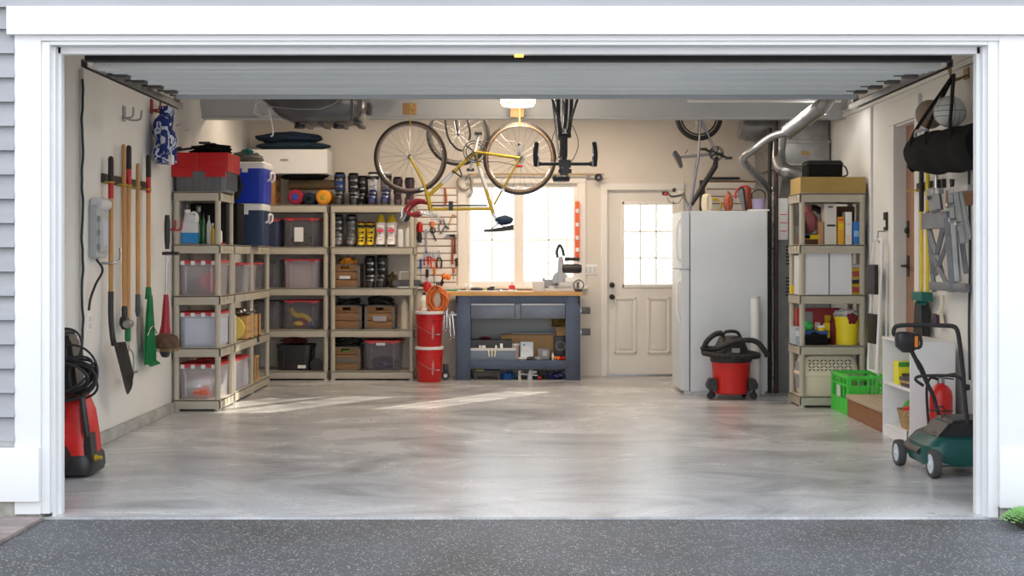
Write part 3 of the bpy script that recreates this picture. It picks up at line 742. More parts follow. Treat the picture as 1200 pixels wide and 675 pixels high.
t = thing('fluid_jug', 'translucent jug half full of blue fluid on the left front shelving unit', 'jug', (AX0+.14, AY0+.10, z+.001))
g = G(); g.box(-.075, .075, -.06, .06, 0, .20, .02, seg=3).loft([(0, 0, .195, .07, .055, 5), (0, 0, .25, .06, .045, 3), (-.03, 0, .285, .025, .025, 2)], 24)
g.build('body', mat('milky jug', (.78, .80, .84), .35, alpha=.8), t)
G().tube(smooth([(-.01, 0, .25), (.02, 0, .285), (.055, 0, .265), (.065, 0, .2)]), .012, 8).build('handle', whitep, t)
G().box(-.077, .077, -.062, .062, .002, .11, .02, seg=3).build('fluid', bluefl, t)
G().lathe([(.028, .28), (.028, .31), (.001, .312)], (-.03, 0, 0), 16).build('cap', whitep, t)
bt = [(-.03, .014, .27, mat('red can', (.4, .03, .02), .4), whitep, 'slim red and white can right of the blue fluid jug'), (.0, .02, .29, mat('green glass', (.01, .10, .03), .15), dark, 'dark green bottle in front of the black case'),
      (.04, .02, .28, MATS['green glass'], rubber, 'green bottle with black cap beside the silver one, front left shelf'), (.085, .022, .26, lgrey, grey, 'silver spray can with grey cap on the left front shelves'), (.125, .016, .19, goldp, whitep, 'small amber bottle left of the front post')]
for i, (dx, r, h_, m, cm, lb) in enumerate(bt):
    bottle('bottle', lb, ax+dx, AY0+.09+.02*(i % 2), z, r, h_, m, cm)
bottle('glue_bottle', 'white glue bottle with red base at right end of the left front shelf', AX1-.02-.06, AY0+.28, z+.015, .032, .17, whitep, whitep, .55)
tag(G().box(-.05, .05, -.05, .05, 0, .014, .004).build('red_tray', redb, loc=(AX1-.08, AY0+.28, z+.001)), 'small red tray under the white glue bottle', 'tray')
t = thing('black_case', 'upright black hard case with two steel latches at the back of the left front shelf', 'case', (ax+.03, AY1-.135, z+.001))
G().box(-.18, .155, -.06, .07, 0, .38, .012).build('body', mat('case black', (.008, .007, .007), .7, spec=.2), t)
for dx in (-.1, .08): G().box(dx-.02, dx+.02, -.07, -.058, .30, .36, .003).box(dx-.012, dx+.012, -.075, -.068, .28, .32, .003).build('latch', chrome, t)
# clear bins in A
for lv, body, lb in ((2, frost, 'clear bin with red lid on the middle shelf of the left front unit'), (1, frostw, 'milky bin full of white bags, second shelf up in the left front unit'), (0, frost, 'clear bin with red lid on the bottom shelf of the left front unit')):
    bin_(lb, ax+.0, ay-.0, LV[lv], .385, .425, .33, body, redlid, latch=whitep)
z = LV[2]+.02
cloth('red_ski_gloves', 'red padded gloves inside the clear bin on the middle left shelf', 'gloves', ax+.05, ay-.05, z, .10, .13, .10, mat('red cloth', (.40, .02, .03), .8), 2, .25)
cloth('black_helmet', 'black rounded gear at the left in the middle left bin', 'gear', ax-.09, ay-.1, z, .07, .09, .07, dark, 5, .2)
z = LV[1]+.02
carton('white_box', 'white box standing inside the milky bin', 'box', ax+.02, ay, z, .31, .38, .24, mat('pale blue box', (.60, .68, .84), .6))
z = LV[0]+.02
cloth('white_sheet', 'white folded sheets in the bottom left clear bin', 'cloth', ax-.02, ay-.02, z, .14, .18, .10, mat('white cloth', (.75, .75, .78), .9), 7, .15)
cloth('orange_toy', 'orange and red toy pieces at the bottom of the lowest left bin', 'toy', ax+.03, ay-.17, z-.005, .085, .035, .05, mat('coral', (.75, .16, .08), .6), 8, .35)
cloth('grey_cloth', 'dark grey bundle beside the white sheets in the lowest left bin', 'cloth', ax+.11, ay+.0, z+.0, .05, .12, .07, grey, 9, .3)

# ---------------------------------------------------------------- unit B contents (along left wall)
bx = (BX0+BX1)/2+.01
def bshelf_bin(lb, y, lv, dpt, body=frost, h_=.30):
    bin_(lb, bx+.0, y, LV[lv], .385, dpt, h_, body, redlid, latch=None)
bshelf_bin('clear bin with red lid on the middle shelf just behind the left front unit', BY0+.34, 2, .26, frostd)
for i, y in enumerate((BY0+.70, BY0+1.01)):
    bshelf_bin(('narrow clear bin on the middle shelf by the far post, the nearer of the pair', 'narrow clear bin on the middle shelf by the far post, the farther of the pair')[i], y, 2, .185)
bshelf_bin('smoky clear bin at the far end of the middle shelf along the left wall', BY0+1.31, 2, .26, frostd)
for i, y in enumerate((BY0+.20, BY0+.42, BY0+.64)):
    bshelf_bin(('clear bin with red lid on the bottom left shelf, nearest of the row of three', 'clear bin with red lid on the bottom left shelf, middle of the row of three', 'clear bin with red lid on the bottom left shelf, farthest of the row of three')[i], y, 0, .20, frost, .32)
    cloth('blue_cloth', ('blue cloth in the nearest of three bottom bins', 'blue cloth in the middle of three bottom bins', 'blue cloth in the farthest of three bottom bins')[i], 'cloth', bx, y, LV[0]+.02, .13, .075, .09, mat('blue cloth', (.15, .25, .45), .9), i, .2)
z = LV[1]
carton('binder_box', 'white magazine box with red spots standing beside the wooden box', 'box', bx+.12, BY0+.16, z, .10, .10, .26, whitep, marks=((.2, .5, .5, .7, pink),))
t = thing('tape_roll', 'yellow roll standing behind the white magazine box', 'roll', (bx+.10, BY0+.36, z+.12))
g = G(); g.lathe([(.05, -.03), (.115, -.03), (.115, .03), (.05, .03), (.05, -.03)], (0, 0, 0), 28, axis='Y', cap=False); g.build('roll', mat('pale yellow', (.75, .60, .12), .6), t)
for i, y in enumerate((BY0+.63, BY0+1.06)):
    t = thing('wooden_box', ('pale pine box with metal ware on the left wall shelf, nearer one', 'pale pine box with a dark strap on the left wall shelf, farther one')[i], 'box', (bx+.02, y, z+.001))
    g = G(); W2, D2, H2 = .19, .14, .23
    for k in range(3): g.box(-W2, W2, -D2, -D2+.015, k*.077, k*.077+.073, .003).box(-W2, W2, D2-.015, D2, k*.077, k*.077+.073, .003).box(W2-.015, W2, -D2+.015, D2-.015, k*.077, k*.077+.073, .003).box(-W2, -W2+.015, -D2+.015, D2-.015, k*.077, k*.077+.073, .003)
    g.box(-W2, W2, -D2, D2, 0, .012); g.build('body', ply, t)
    if i: G().box(W2-.002, W2+.006, -.02, .02, -.06, .24, .002).build('strap', rubber, t)
for i in range(4):
    g = G(); g.lathe([(.02, -.10), (.03, -.09), (.03, .08), (.012, .1), (.012, .13)], (0, 0, 0), 14, axis='X')
    tag(g.build('metal_flask', steel, loc=(bx+.06+.02*i, BY0+.56+.06*i, z+.265+.01*(i % 2))), ('steel flask lying on the pine box, nearest', 'steel flask lying on the pine box, second', 'steel flask lying on the pine box, third', 'steel flask lying on the pine box, farthest')[i], 'flask')
z = LV[0]
t = thing('glass_lantern', 'small wooden lantern with glass sides at far end of the bottom left shelf', 'lantern', (bx+.10, BY0+1.16, z+.001))
g = G()
for s1 in (-1, 1):
    for s2 in (-1, 1): g.box(s1*.07-.01, s1*.07+.01, s2*.07-.01, s2*.07+.01, 0, .24, .002)
g.box(-.085, .085, -.085, .085, 0, .02).box(-.085, .085, -.085, .085, .24, .26); g.build('frame', ply, t)
G().box(-.06, .06, -.06, .06, .02, .24).build('glass', frostd, t)
bottle('spray_bottle', 'white detergent bottle on the bottom left shelf beside the lantern', bx+.12, BY0+.88, z, .045, .26, whitep, redb)
cloth('paper_pile', 'pile of papers and bags at back of the bottom left shelf', 'papers', bx-.05, BY0+1.05, z, .1, .12, .09, lgrey, 3, .2)
# coolers on top of B
z = LV[3]
def cooler(name, label, x, y, z, w_, d_, h_, body, lidm, handle=whitep):
    t = thing(name, label, 'cooler', (x, y, z+.001))
    G().loft([(0, 0, 0, w_/2*.9, d_/2*.9, 9), (0, 0, .02, w_/2*.94, d_/2*.94, 9), (0, 0, h_*.84, w_/2*.98, d_/2*.98, 9)], 40).build('body', body, t)
    G().loft([(0, 0, h_*.84, w_/2, d_/2, 9), (0, 0, h_*.86, w_/2*1.02, d_/2*1.02, 9), (0, 0, h_*.97, w_/2*1.02, d_/2*1.02, 9), (0, 0, h_, w_/2*.96, d_/2*.96, 9)], 40).build('lid', lidm, t)
    g = G(); g.tube(smooth([(w_/2+.0, -d_*.22, h_*.55), (w_/2+.03, -d_*.22, h_*.6), (w_/2+.035, -d_*.2, h_*.74), (w_/2+.035, d_*.2, h_*.74), (w_/2+.03, d_*.22, h_*.6), (w_/2, d_*.22, h_*.55)], 4), .012, 8)
    g.build('handle', handle, t)
    G().box(-.03, .03, -d_/2-.01, -d_/2+.01, h_*.74, h_*.9, .006).build('latch', handle, t)
    return t
c1 = cooler('cooler', 'navy blue cooler with white lid standing under the bright blue one', -2.66, BY0+.93, z, .36, .40, .42, navy, whitep)
cooler('cooler', 'bright blue cooler with white lid stacked on the navy cooler', -2.66, BY0+.93, z+.425, .40, .44, .41, blue, whitep)
carton('tall_black_case', 'tall matt black speaker case standing behind the bottles on the left wall shelves', 'case', -2.78, BY0+.24, z, .36, .30, .40, blackfab)
cloth('black_rucksack', 'black bag squeezed between the red lidded crate and the blue cooler', 'bag', -2.76, BY0+.26, z+.402, .17, .15, .20, blackfab, 3, .12)
t = thing('backpack', 'grey and teal bag lying on the lid of the blue cooler', 'bag', (-2.67, BY0+.93, z+.84))
G().blob((-.02, 0, .05), (.16, .14, .065), .2, 6).build('body', mat('grey green cloth', (.10, .10, .09), .9), t); G().blob((.0, -.06, .10), (.06, .06, .04), .2, 2).build('pocket', mat('teal cloth', (.0, .10, .09), .9), t)

# ---------------------------------------------------------------- unit C contents
cx, cy = (CX0+CX1)/2, (CY0+CY1)/2
z = LV[4]
t = thing('wooden_stand', 'orange-brown wooden stand frame at the left of the top corner shelf under the white box', 'stand', (X(323, 11.9)-.03, cy, z+.001))
g = G()
for xx in (-.44, 0):
    for yy in (-.19, .15): g.box(xx-.02, xx+.02, yy, yy+.035, 0, .345, .004)
    for zz in (.05, .17, .30): g.box(xx-.012, xx+.012, -.16, .16, zz, zz+.045, .003)
g.box(-.44, 0, -.02, .02, .30, .34, .004); g.build('frame', mat('orange wood', (.42, .19, .06), .5, var=.2), t)
g.box if False else None
bx_ = thing('white_crate', 'large white box with an oval hand hole on top of the back corner shelves', 'box', (X(337, 11.75)-.0, cy-.02, z+.352))
w2 = .42
G().box(-w2, w2, -.23, .22, 0, .27, .006).build('body', whitep, bx_)
G().loft([(0, 0, 0, .05, .012, 2.5), (0, 0, .004, .05, .012, 2.5)], 20).build('hand_hole', grey, bx_, loc=(-.06, -.231, .15), rot=(PI/2, 0, 0))
g = G(); g.box(.02, w2+.005, -.1, .1, .0, .02); 
o = tag(G().blob((0, 0, .115), (.38, .2, .075), .1, 3).build('sleeping_pad', navyfab, loc=(X(333, 11.75), cy-.02, z+.668-.02)), 'dark navy cushion on top, the upper of two on the white box', 'cushion')
o = tag(G().blob((0, 0, .05), (.42, .21, .052), .06, 9).build('sleeping_pad', mat('teal navy cloth', (.008, .035, .06), .9), loc=(X(337, 11.75), cy-.02, z+.625)), 'dark navy cushion lying directly on the white box, the lower of two', 'cushion')
# stuff under white box
tag(G().blob((0, 0, .03), (.26, .16, .05), .15, 5).build('dark_jacket', blackfab, loc=(X(352, 11.8), cy, z+.305)), 'black bag squeezed directly below the white box', 'bag')
tag(G().lathe([(.001, -.29), (.055, -.29), (.06, 0), (.055, .29), (.001, .29)], (0, 0, 0), 20, axis='X').build('rolled_mat', olive, loc=(X(364, 11.8)-.0, cy-.03, z+.238)), 'rolled brown foam mat above the sleeping bags on the corner shelves', 'mat')
for px_, m, m2, lb, r in ((344, mat('crimson cloth', (.30, .015, .05), .8), mat('royal cloth', (.02, .06, .40), .8), 'crimson rolled sleeping bag with blue centre on the top corner shelf', .088), (360, navyfab, blackfab, 'navy rolled sleeping bag between the crimson and orange ones', .07), (377, mat('orange cloth', (.80, .32, .02), .7), goldp, 'orange rolled sleeping bag at the right of the top corner shelf', .085)):
    t = thing('sleeping_bag', lb, 'sleeping bag', (X(px_, 11.8), cy-.05, z+r+.002))
    G().lathe([(.001, -.18), (r*.7, -.18), (r, -.15), (r, .15), (r*.6, .18)], (0, 0, 0), 22, axis='Y').build('roll', m, t)
    G().lathe([(.001, -.19), (r*.4, -.186), (r*.42, -.17)], (0, 0, 0), 16, axis='Y').build('end_knot', m2, t)
bsx = X(351, 11.8)
for lv, body, lidm, lb, lc in ((3, frostd, redlid, 'smoky clear bin with a white paper label on the corner unit, second shelf down', (-.03, .14, .10, .16)), (2, frostp, redlid, 'pinkish translucent bin on the middle shelf of the back corner unit', None), (1, frostd, redlid, 'clear bin with yellow toys on the lower shelf of the back corner unit', None)):
    bin_(lb, bsx, cy, LV[lv], .42, .375, .34, body, lidm, labelcard=lc)
    bin_({3: 'navy tinted bin half hidden left of the paper-labelled bin', 2: 'dark lidded bin half hidden left of the pinkish translucent bin', 1: 'dark lidded bin half hidden left of the yellow toy bin'}[lv], bsx-.41, cy, LV[lv], .34, .375, .33, frostd if lv != 3 else mat('navy clear plastic', (.05, .06, .14), .3, alpha=.8), lidm if lv == 3 else darkgrey)
g = G(); g.tube(smooth([(-.14, 0, .2), (-.08, 0, .13), (.02, -.01, .12), (.1, 0, .06)]), .03, 10).blob((-.05, .0, .03), (.06, .05, .03), .1, 2)
tag(g.build('yellow_toy', yellow, loc=(bsx, cy-.12, LV[1]+.03)), 'long yellow toy inside the clear bin on the corner unit', 'toy')
cloth('red_toy', 'red toy at the bottom of the yellow toy bin', 'toy', bsx-.02, cy-.08, LV[1]+.02, .07, .05, .05, red, 4, .2)
cloth('blue_toy', 'blue toy at the right of the yellow toy bin', 'toy', bsx+.09, cy-.08, LV[1]+.02, .06, .05, .05, mat('toy blue', (.05, .08, .3), .5), 5, .2)
cloth('pale_clothes', 'pale folded clothes in the pinkish bin of the corner unit', 'cloth', bsx, cy, LV[2]+.02, .15, .13, .11, lgrey, 5, .2)
cloth('dark_clothes', 'dull brown bundle in the labelled smoky bin', 'cloth', bsx-.02, cy, LV[3]+.02, .13, .12, .07, olive, 6, .2)
t = bin_('solid black tote with a white sticker on the bottom corner shelf', X(343, 11.85), cy, LV[0], .40, .375, .30, dark, dark, name='black_tote', labelcard=(.09, .045, .09, .035))
cloth('red_tool_pile', 'dark red and black gear heaped on the black tote', 'gear', X(340, 11.85), cy-.02, LV[0]+.30, .14, .12, .035, mat('dull red', (.14, .02, .02), .6), 6, .3)
t = thing('small_wheel', 'small black wheel with an arm leaning beside the black tote on the bottom corner shelf', 'wheel', (X(370, 11.85), CY0+.05, LV[0]+.071))  # a single small wheel on a short arm
G().lathe([(.045, -.02), (.07, -.018), (.07, .018), (.045, .02)], n=24, axis='Y').build('tyre', rubber, t); G().lathe([(.045, -.015), (.015, -.02), (.015, .02), (.045, .015)], n=16, axis='Y').build('hub', darkgrey, t)
G().tube([(0, .02, .02), (-.06, .05, .12), (-.03, .06, .17)], .012, 8).build('arm', dark, t)

# ---------------------------------------------------------------- unit D contents: boots etc
def boot(label, x, y, z, shell, cuffm, bk, s=1, rz=0, tall=1, group=None, tongue=None):
    t = thing('ski_boot', label, 'boot', (x, y, z+.001), rz, group)
    G().loft([(0, -.04*s, 0, .048*s, .145*s, 3.2), (0, -.04*s, .03*s, .046*s, .14*s, 3.2)], 24).build('sole', rubber if bk is not yellow else dark, t)
    G().loft([(0, -.04*s, .03*s, .050*s, .145*s, 3), (0, -.035*s, .07*s, .052*s, .14*s, 2.6), (0, -.015*s, .10*s, .050*s, .115*s, 2.3), (0, .015*s, .135*s, .047*s, .085*s, 2.2), (0, .025*s, .18*s, .050*s, .070*s, 2.2)], 24).build('shell', shell, t)
    G().loft([(0, 0, .285*s*tall, .0625*s, .084*s), (0, 0, .32*s*tall, .0665*s, .088*s), (0, 0, .32*s*tall, .060*s, .08*s)], 24).build('power_strap', dark if shell is not wh2 else wh2, t)
    h = .34*s*tall
    G().loft([(0, .03*s, .15*s, .056*s, .072*s, 2.2), (0, .02*s, .2*s, .058*s, .072*s, 2.2), (0, .005*s, h*.85, .062*s, .078*s, 2.2), (0, .005*s, h, .064*s, .084*s, 2.2), (0, .005*s, h-.004, .054*s, .07*s, 2.2)], 24).build('cuff', cuffm, t)
    G().loft([(0, .0, h*.8, .050*s, .066*s), (0, 0, h*1.06, .055*s, .072*s), (0, 0, h*1.08, .045*s, .06*s), (0, 0, h, .04*s, .05*s)], 20).build('liner', tongue or blackfab, t)
    for zz, yy in ((.09, -.15), (.135, -.085), (.21, -.055), (.28*tall, -.075)):
        G().box(-.034*s, .038*s, (yy-.010)*s, (yy+.008)*s, (zz-.004)*s, (zz+.004)*s, .002).box(.01*s, .04*s, (yy-.022)*s, (yy-.008)*s, (zz-.014)*s, (zz+.014)*s, .003).build('buckle', bk, t)
    return t
zt = LV[4]; yb = CY0+.20
wh2 = mat('boot white', (.85, .82, .82), .35)
silver = mat('silver plastic', (.22, .22, .23), .35, .4, var=.15)
dkblue = mat('indigo plastic', (.02, .025, .12), .35, var=.2)
bl2 = mat('blue boot', (.02, .06, .22), .4)
yel2 = mat('boot yellow', (.80, .58, .02), .4); wh2 = mat('boot white', (.85, .82, .82), .35)
def bX(px): return X(px, 12.0)
boot('black ski boot with blue cuff on the top shelf, far left of the boot row', bX(398), yb, zt, dark, bl2, steel, 1.02)
boot('black ski boot next to the blue-cuffed one on the top shelf', bX(414), yb, zt, dark, dark, steel, 1.0, .15)
boot('black ski boot with strap, third from left on the top shelf', bX(425), yb+.03, zt, blackfab, dark, steel, .92, -.1)
boot('indigo and silver ski boot on the top shelf, left one of its pair', bX(437), yb, zt, dkblue, lgrey, chrome, 1.03, tongue=dark)
boot('indigo and silver ski boot on the top shelf, right one of its pair', bX(452), yb, zt, dkblue, silver, chrome, 1.05, tongue=lgrey)
boot('plum coloured soft boot on the top shelf, left one of its pair', bX(466), yb, zt, purple, purple, dark, .88, .1)
boot('plum coloured soft boot at the right end of the top shelf', bX(480), yb, zt, purple, purple, dark, .86, -.1)
zt = LV[3]
boot('dark grey silver ski boot on the second shelf, far left', bX(396), yb, zt, silver, darkgrey, steel, 1.0, .12)
boot('dark grey silver ski boot on the second shelf, right one of its pair', bX(412), yb, zt, silver, silver, steel, 1.0)
boot('bright yellow child ski boot on the second shelf, left one', bX(424), yb-.03, zt, yel2, yel2, dark, .78, tongue=maroon)
boot('bright yellow child ski boot on the second shelf, right one', bX(434.5), yb-.03, zt, yel2, yel2, dark, .78, tongue=maroon)
for i, px_ in enumerate((446.5, 459)):
    b_ = boot(('white ski boot with yellow tongue on the second shelf, left one', 'white ski boot with yellow tongue on the second shelf, right one')[i], bX(px_), yb-.02, zt, wh2, wh2, wh2, .95, 0, .85, tongue=yel2)
    G().box(-.035, .035, -.085, -.06, .17, .20, .006).build('pink_badge', pink, b_)
    G().loft([(0, .02, .25, .045, .05), (0, .01, .33, .04, .03), (0, .01, .37, .015, .012)], 14).build('yellow_tongue', yel2, b_)
carton('white_bottle_box', 'tall white box right of the white ski boots', 'box', bX(470), yb-.05, zt, .055, .06, .20, whitep)
bottle('wax_bottle', 'white bottle with yellow cap on the second shelf by the right post', bX(478), yb-.05, zt, .026, .24, whitep, yel2, .72)
def wcrate(label, x, y, z, w_=.34, h_=.27, d_=.36, plate=None):
    t = thing('wooden_crate', label, 'crate', (x, y, z+.001))
    g = G()
    for k in range(3):
        a0, a1 = h_*(.06+.31*k), h_*(.06+.31*k+.285)
        for s_ in (-1, 1):
            if k == 2 and s_ == -1:
                g.box(-w_/2+.02, -.045, -d_/2+.004, -d_/2+.02, a0, a1, .003).box(.045, w_/2-.02, -d_/2+.004, -d_/2+.02, a0, a1, .003).box(-.045, .045, -d_/2+.004, -d_/2+.02, a0, a0+.03, .003).box(-.045, .045, -d_/2+.004, -d_/2+.02, a1-.015, a1, .003)
            else: g.box(-w_/2+.02, w_/2-.02, s_*(d_/2-.012)-.008, s_*(d_/2-.012)+.008, a0, a1, .003)
            g.box(s_*(w_/2-.012)-.008, s_*(w_/2-.012)+.008, -d_/2+.02, d_/2-.02, a0, a1, .003)
    g.box(-w_/2+.01, w_/2-.01, -d_/2+.01, d_/2-.01, 0, .012); g.build('boards', crate, t)
    g = G()
    for s1 in (-1, 1):
        for s2 in (-1, 1): g.box(s1*w_/2-(.035 if s1 > 0 else 0), s1*w_/2+(.035 if s1 < 0 else 0), s2*d_/2-(.012 if s2 > 0 else .0), s2*d_/2+(.012 if s2 < 0 else 0), 0, h_, .003)
    for zz in (0, h_-.016):
        for s2 in (-1, 1): g.box(-w_/2, w_/2, s2*d_/2-(.012 if s2 > 0 else 0), s2*d_/2+(.012 if s2 < 0 else 0), zz, zz+.016, .002)
        for s2 in (-1, 1): g.box(s2*w_/2-(.012 if s2 > 0 else 0), s2*w_/2+(.012 if s2 < 0 else 0), -d_/2, d_/2, zz, zz+.016, .002)
    g.build('metal_edging', cratem, t)
    if plate: G().box(-plate[0]/2, plate[0]/2, -d_/2-.004, -d_/2+.006, plate[1], plate[2], .002).build('plate', plate[3], t)
    return t
yc_ = CY0+.25
wcrate('worn wooden crate on the middle back shelf holding an orange toy', bX(405.5), yc_, LV[2], plate=(.12, .10, .135, lgrey))
cloth('orange_toy_car', 'orange and black toy lying in the middle shelf crate', 'toy', bX(408), yc_-.05, LV[2]+.20, .10, .1, .08, mat('toy orange', (.75, .28, .02), .5), 3, .2)
boot('black ski boot on the middle shelf, left one beside the wooden crate', bX(433.5), yb, LV[2], dark, dark, steel, .98, .1)
boot('black ski boot on the middle shelf, right one beside the wooden crate', bX(448), yb, LV[2], dark, dark, steel, 1.0, -.1)
cloth('brown_cloth', 'brown cloth heap right of the black boots', 'cloth', bX(459), yb+.08, LV[2], .06, .08, .09, olive, 4, .2)
t = thing('camp_stove', 'grey camping stove with wire frame at the right end of the middle shelf', 'stove', (bX(476), CY0+.12, LV[2]+.001))
g = G(); g.box(-.12, .17, -.08, .08, .02, .09, .02).lathe([(.04, -.1), (.04, -.08)], (-.10, 0, .05), 18, axis='Y'); g.build('body', darkgrey, t)
g = G(); g.tube([(-.06, -.07, .09), (-.06, -.07, .18), (.07, -.07, .18), (.07, -.07, .09)], .005, 6).tube([(-.06, .07, .09), (-.06, .07, .18), (.07, .07, .18), (.07, .07, .09)], .005, 6).tube([(-.06, -.07, .18), (-.06, .07, .18)], .005, 6).tube([(.07, -.07, .18), (.07, .07, .18)], .005, 6).box(-.09, .14, -.07, .07, 0, .02)
g.build('wire_frame', lgrey, t)
wcrate('worn wooden crate on the lower back shelf, left of two', bX(407.5), yc_, LV[1])
wcrate('worn wooden crate with a grey plate on the lower back shelf, right of two', bX(446), yc_, LV[1], plate=(.15, .09, .15, grey))
def cables(label, x, y, z, rx, ry, n, seed, m=rubber, r=.008):
    random.seed(seed); g = G()
    for k in range(n):
        a0 = random.random()*6; pp = []
        for i in range(20):
            a = 2*PI*i/20; pp.append((rx*math.cos(a)*random.uniform(.75, 1), ry*math.sin(a)*random.uniform(.75, 1), .03+.02*math.sin(a*2+a0)+.01*k))
        g.tube(pp, r, 6, closed=True)
    g.blob((0, 0, .0), (rx*.9, ry*.9, .025), .2, seed)
    return tag(g.build('cable_heap', m, loc=(x, y, z)), label, 'cables')
cables('black cables heaped on the left lower crate', bX(408), yc_, LV[1]+.26, .14, .12, 4, 1)
cables('black cables looping up from the right lower crate', bX(446), yc_, LV[1]+.265, .15, .12, 6, 2)
tag(G().tube(arc((0, 0, 0), .055, 0, 360, 24), .008, 7).build('cable_loop', rubber, loc=(bX(441), yc_-.05, LV[1]+.34)), 'single upright cable loop above the right lower crate', 'cable')
bottle('detergent_bottle', 'cream plastic bottle standing by the right post on the lower back shelf', bX(474), yb-.03, LV[1], .05, .33, cream, cream, .72)
wcrate('worn wooden crate on the bottom back shelf full of black gear', bX(406), yc_, LV[0], plate=(.22, .09, .14, cratem))
cables('black straps heaped on the bottom crate', bX(408), yc_, LV[0]+.265, .16, .13, 6, 3)
tag(G().box(-.04, .04, -.01, .01, 0, .03, .004).build('green_tag', ltgreen, loc=(bX(407), yc_-.19+.035, LV[0]+.2)), 'small green thing showing in the bottom crate hand hole', 'tag')
bin_('smoky clear bin with red lid on the bottom back shelf right of the crate', bX(449.5), yc_, LV[0], .42, .40, .355, frostd, redlid, labelcard=(-.02, .30, .1, .03))
cloth('navy_shirts', 'navy and purple clothes in the bottom shelf bin by the buckets', 'cloth', bX(449), yc_, LV[0]+.02, .15, .13, .07, dkblue, 8, .2)

# ================================================================== BENCH AREA
def slat(label, x0, x1, z0, z1):
    t = thing('slatwall_panel', label, 'panel', ((x0+x1)/2, YB-.002, 0)); h = (x1-x0)/2
    G().box(-h, h, -.014, 0, z0, z1).build('groove_backing', brownp, t)
    g = G(); n = int((z1-z0)/.084)
    for k in range(n): g.box(-h, h, -.026, -.012, z0+k*.084+.006, z0+(k+1)*.084-.006, .002)
    g.build('slats', trim_white, t)
slat('cream slatwall panel with brown grooves left of the window', X(487, 12.3), X(535, 12.3), 1.0, 2.18)
slat('cream slatwall panel on the back wall above the refrigerator', X(828, 12.3), X(915, 12.3), 1.66, 2.26)
YS = YB-.045
def sx_(px_, py_): return (X(px_, 12.25), YS, Z(py_, 12.25))
def pliers(label, px_, py_, m, s=1):
    x, y, z = sx_(px_, py_); t = thing('pliers', label, 'pliers', (x, y, z))
    G().prism([(-.012*s, 0), (0, .05*s), (.012*s, 0), (.014*s, -.03*s), (-.014*s, -.03*s)], -.006, .006, 'Y', bev=.002).build('jaws', steel, t)
    for q in (-1, 1): G().tube(smooth([(q*.006*s, 0, -.03*s), (q*.025*s, 0, -.07*s), (q*.02*s, 0, -.14*s)]), .008*s, 8).build('handle', m, t)
pliers('red handled pliers hanging on the slatwall, leftmost of four', 499.5, 297, redb)
pliers('red handled pliers hanging on the slatwall, second of four', 503.5, 298, redb, .9)
pliers('orange-red handled pliers hanging on the slatwall, third of four', 508, 299, mat('orange red', (.8, .12, .04), .4), 1.1)
pliers('black handled pliers hanging on the slatwall, rightmost of four', 514.5, 298, dark, 1.15)
def hammer(label, px_, py_, L, m):
    x, y, z = sx_(px_, py_); t = thing('hammer', label, 'hammer', (x, y, z))
    G().box(-.07, .04, -.012, .012, -.015, .015, .005).prism([(-.05, .0), (-.1, -.035), (-.1, -.025), (-.05, .015)], -.008, .008, 'Y').build('head', steel, t)
    G().tube([(0, 0, 0), (0, 0, -L*.5), (0, 0, -L)], .012, 10, radii=[.010, .011, .016]).build('handle', m, t)
hammer('claw hammer with brown wooden handle on the slatwall', 530, 276, .33, mat('red brown wood', (.35, .09, .03), .4))
hammer('darker short hammer right of the claw hammer on the slatwall', 533, 276, .2, mat('dark brown wood', (.16, .05, .02), .4))
def screwdriver(label, px_, py_, m, L=.18, r=.013):
    x, y, z = sx_(px_, py_); t = thing('screwdriver', label, 'screwdriver', (x, y, z))
    G().lathe([(.001, 0), (r, -.008), (r, -L*.45), (r*.6, -L*.5)], n=12).build('handle', m, t); G().cyl((0, 0, -L*.5), (0, 0, -L), .004, n=8).build('shaft', steel, t)
screwdriver('orange screwdriver low on the slatwall', 509, 313, orange, .2)
screwdriver('dark handled screwdriver at the bottom left of the slatwall', 500.5, 315, dark, .2, .018)
screwdriver('blue handled screwdriver at left of the slatwall', 493, 303, mat('tool blue', (.02, .12, .40), .4), .24)
screwdriver('black file with wooden end on the right edge of the slatwall', 535, 302, mat('brown black', (.06, .03, .02), .5), .2, .016)
screwdriver('orange tipped chisel below the hammers', 531.5, 313, mat('burnt orange', (.5, .14, .03), .4), .14)
x, y, z = sx_(492, 270); t = thing('drill_driver', 'red and black hand drill hanging at the upper left of the slatwall', 'drill', (x, y-.02, z))
G().loft([(0, 0, -.02, .03, .03), (0, 0, .06, .035, .035), (.0, 0, .1, .015, .02)], 16).build('body', red, t); G().loft([(0, 0, -.14, .02, .02), (-.005, 0, -.08, .03, .028), (0, 0, -.02, .02, .02)], 14).build('grip', dark, t)
x, y, z = sx_(499.5, 272); t = thing('adjustable_wrench', 'long steel adjustable wrench hanging on the slatwall', 'wrench', (x, y, z))
G().box(-.012, .012, -.006, .006, -.26, 0, .004).lathe([(.008, -.006), (.022, -.006), (.022, .006), (.008, .006)], (0, 0, .01), 18, axis='Y').prism([(-.03, -.30), (-.03, -.25), (.03, -.25), (.03, -.28), (.01, -.27), (.005, -.31)], -.007, .007, 'Y').build('body', steel, t)
x, y, z = sx_(519, 262); t = thing('hand_clamp', 'steel locking clamp hanging near the top of the slatwall', 'clamp', (x, y, z))
G().tube([(0, 0, .06), (.03, 0, -.02), (-.03, 0, -.12)], .01, 8).tube([(-.02, 0, .03), (-.05, 0, -.04), (-.04, 0, -.10)], .008, 8).build('body', steel, t); G().tube([(.03, 0, -.03), (.07, 0, -.06)], .009, 8).build('lever', dark, t)
x, y, z = sx_(510, 262); t = thing('string_of_hooks', 'bundle of orange clips near the top of the slatwall', 'clips', (x, y, z))
g = G(); random.seed(4)
for k in range(6): g.tube(arc((random.uniform(-.05, .07), random.uniform(-.01, 0), random.uniform(-.05, .08)), .018, 20, 300, 12), .006, 6)
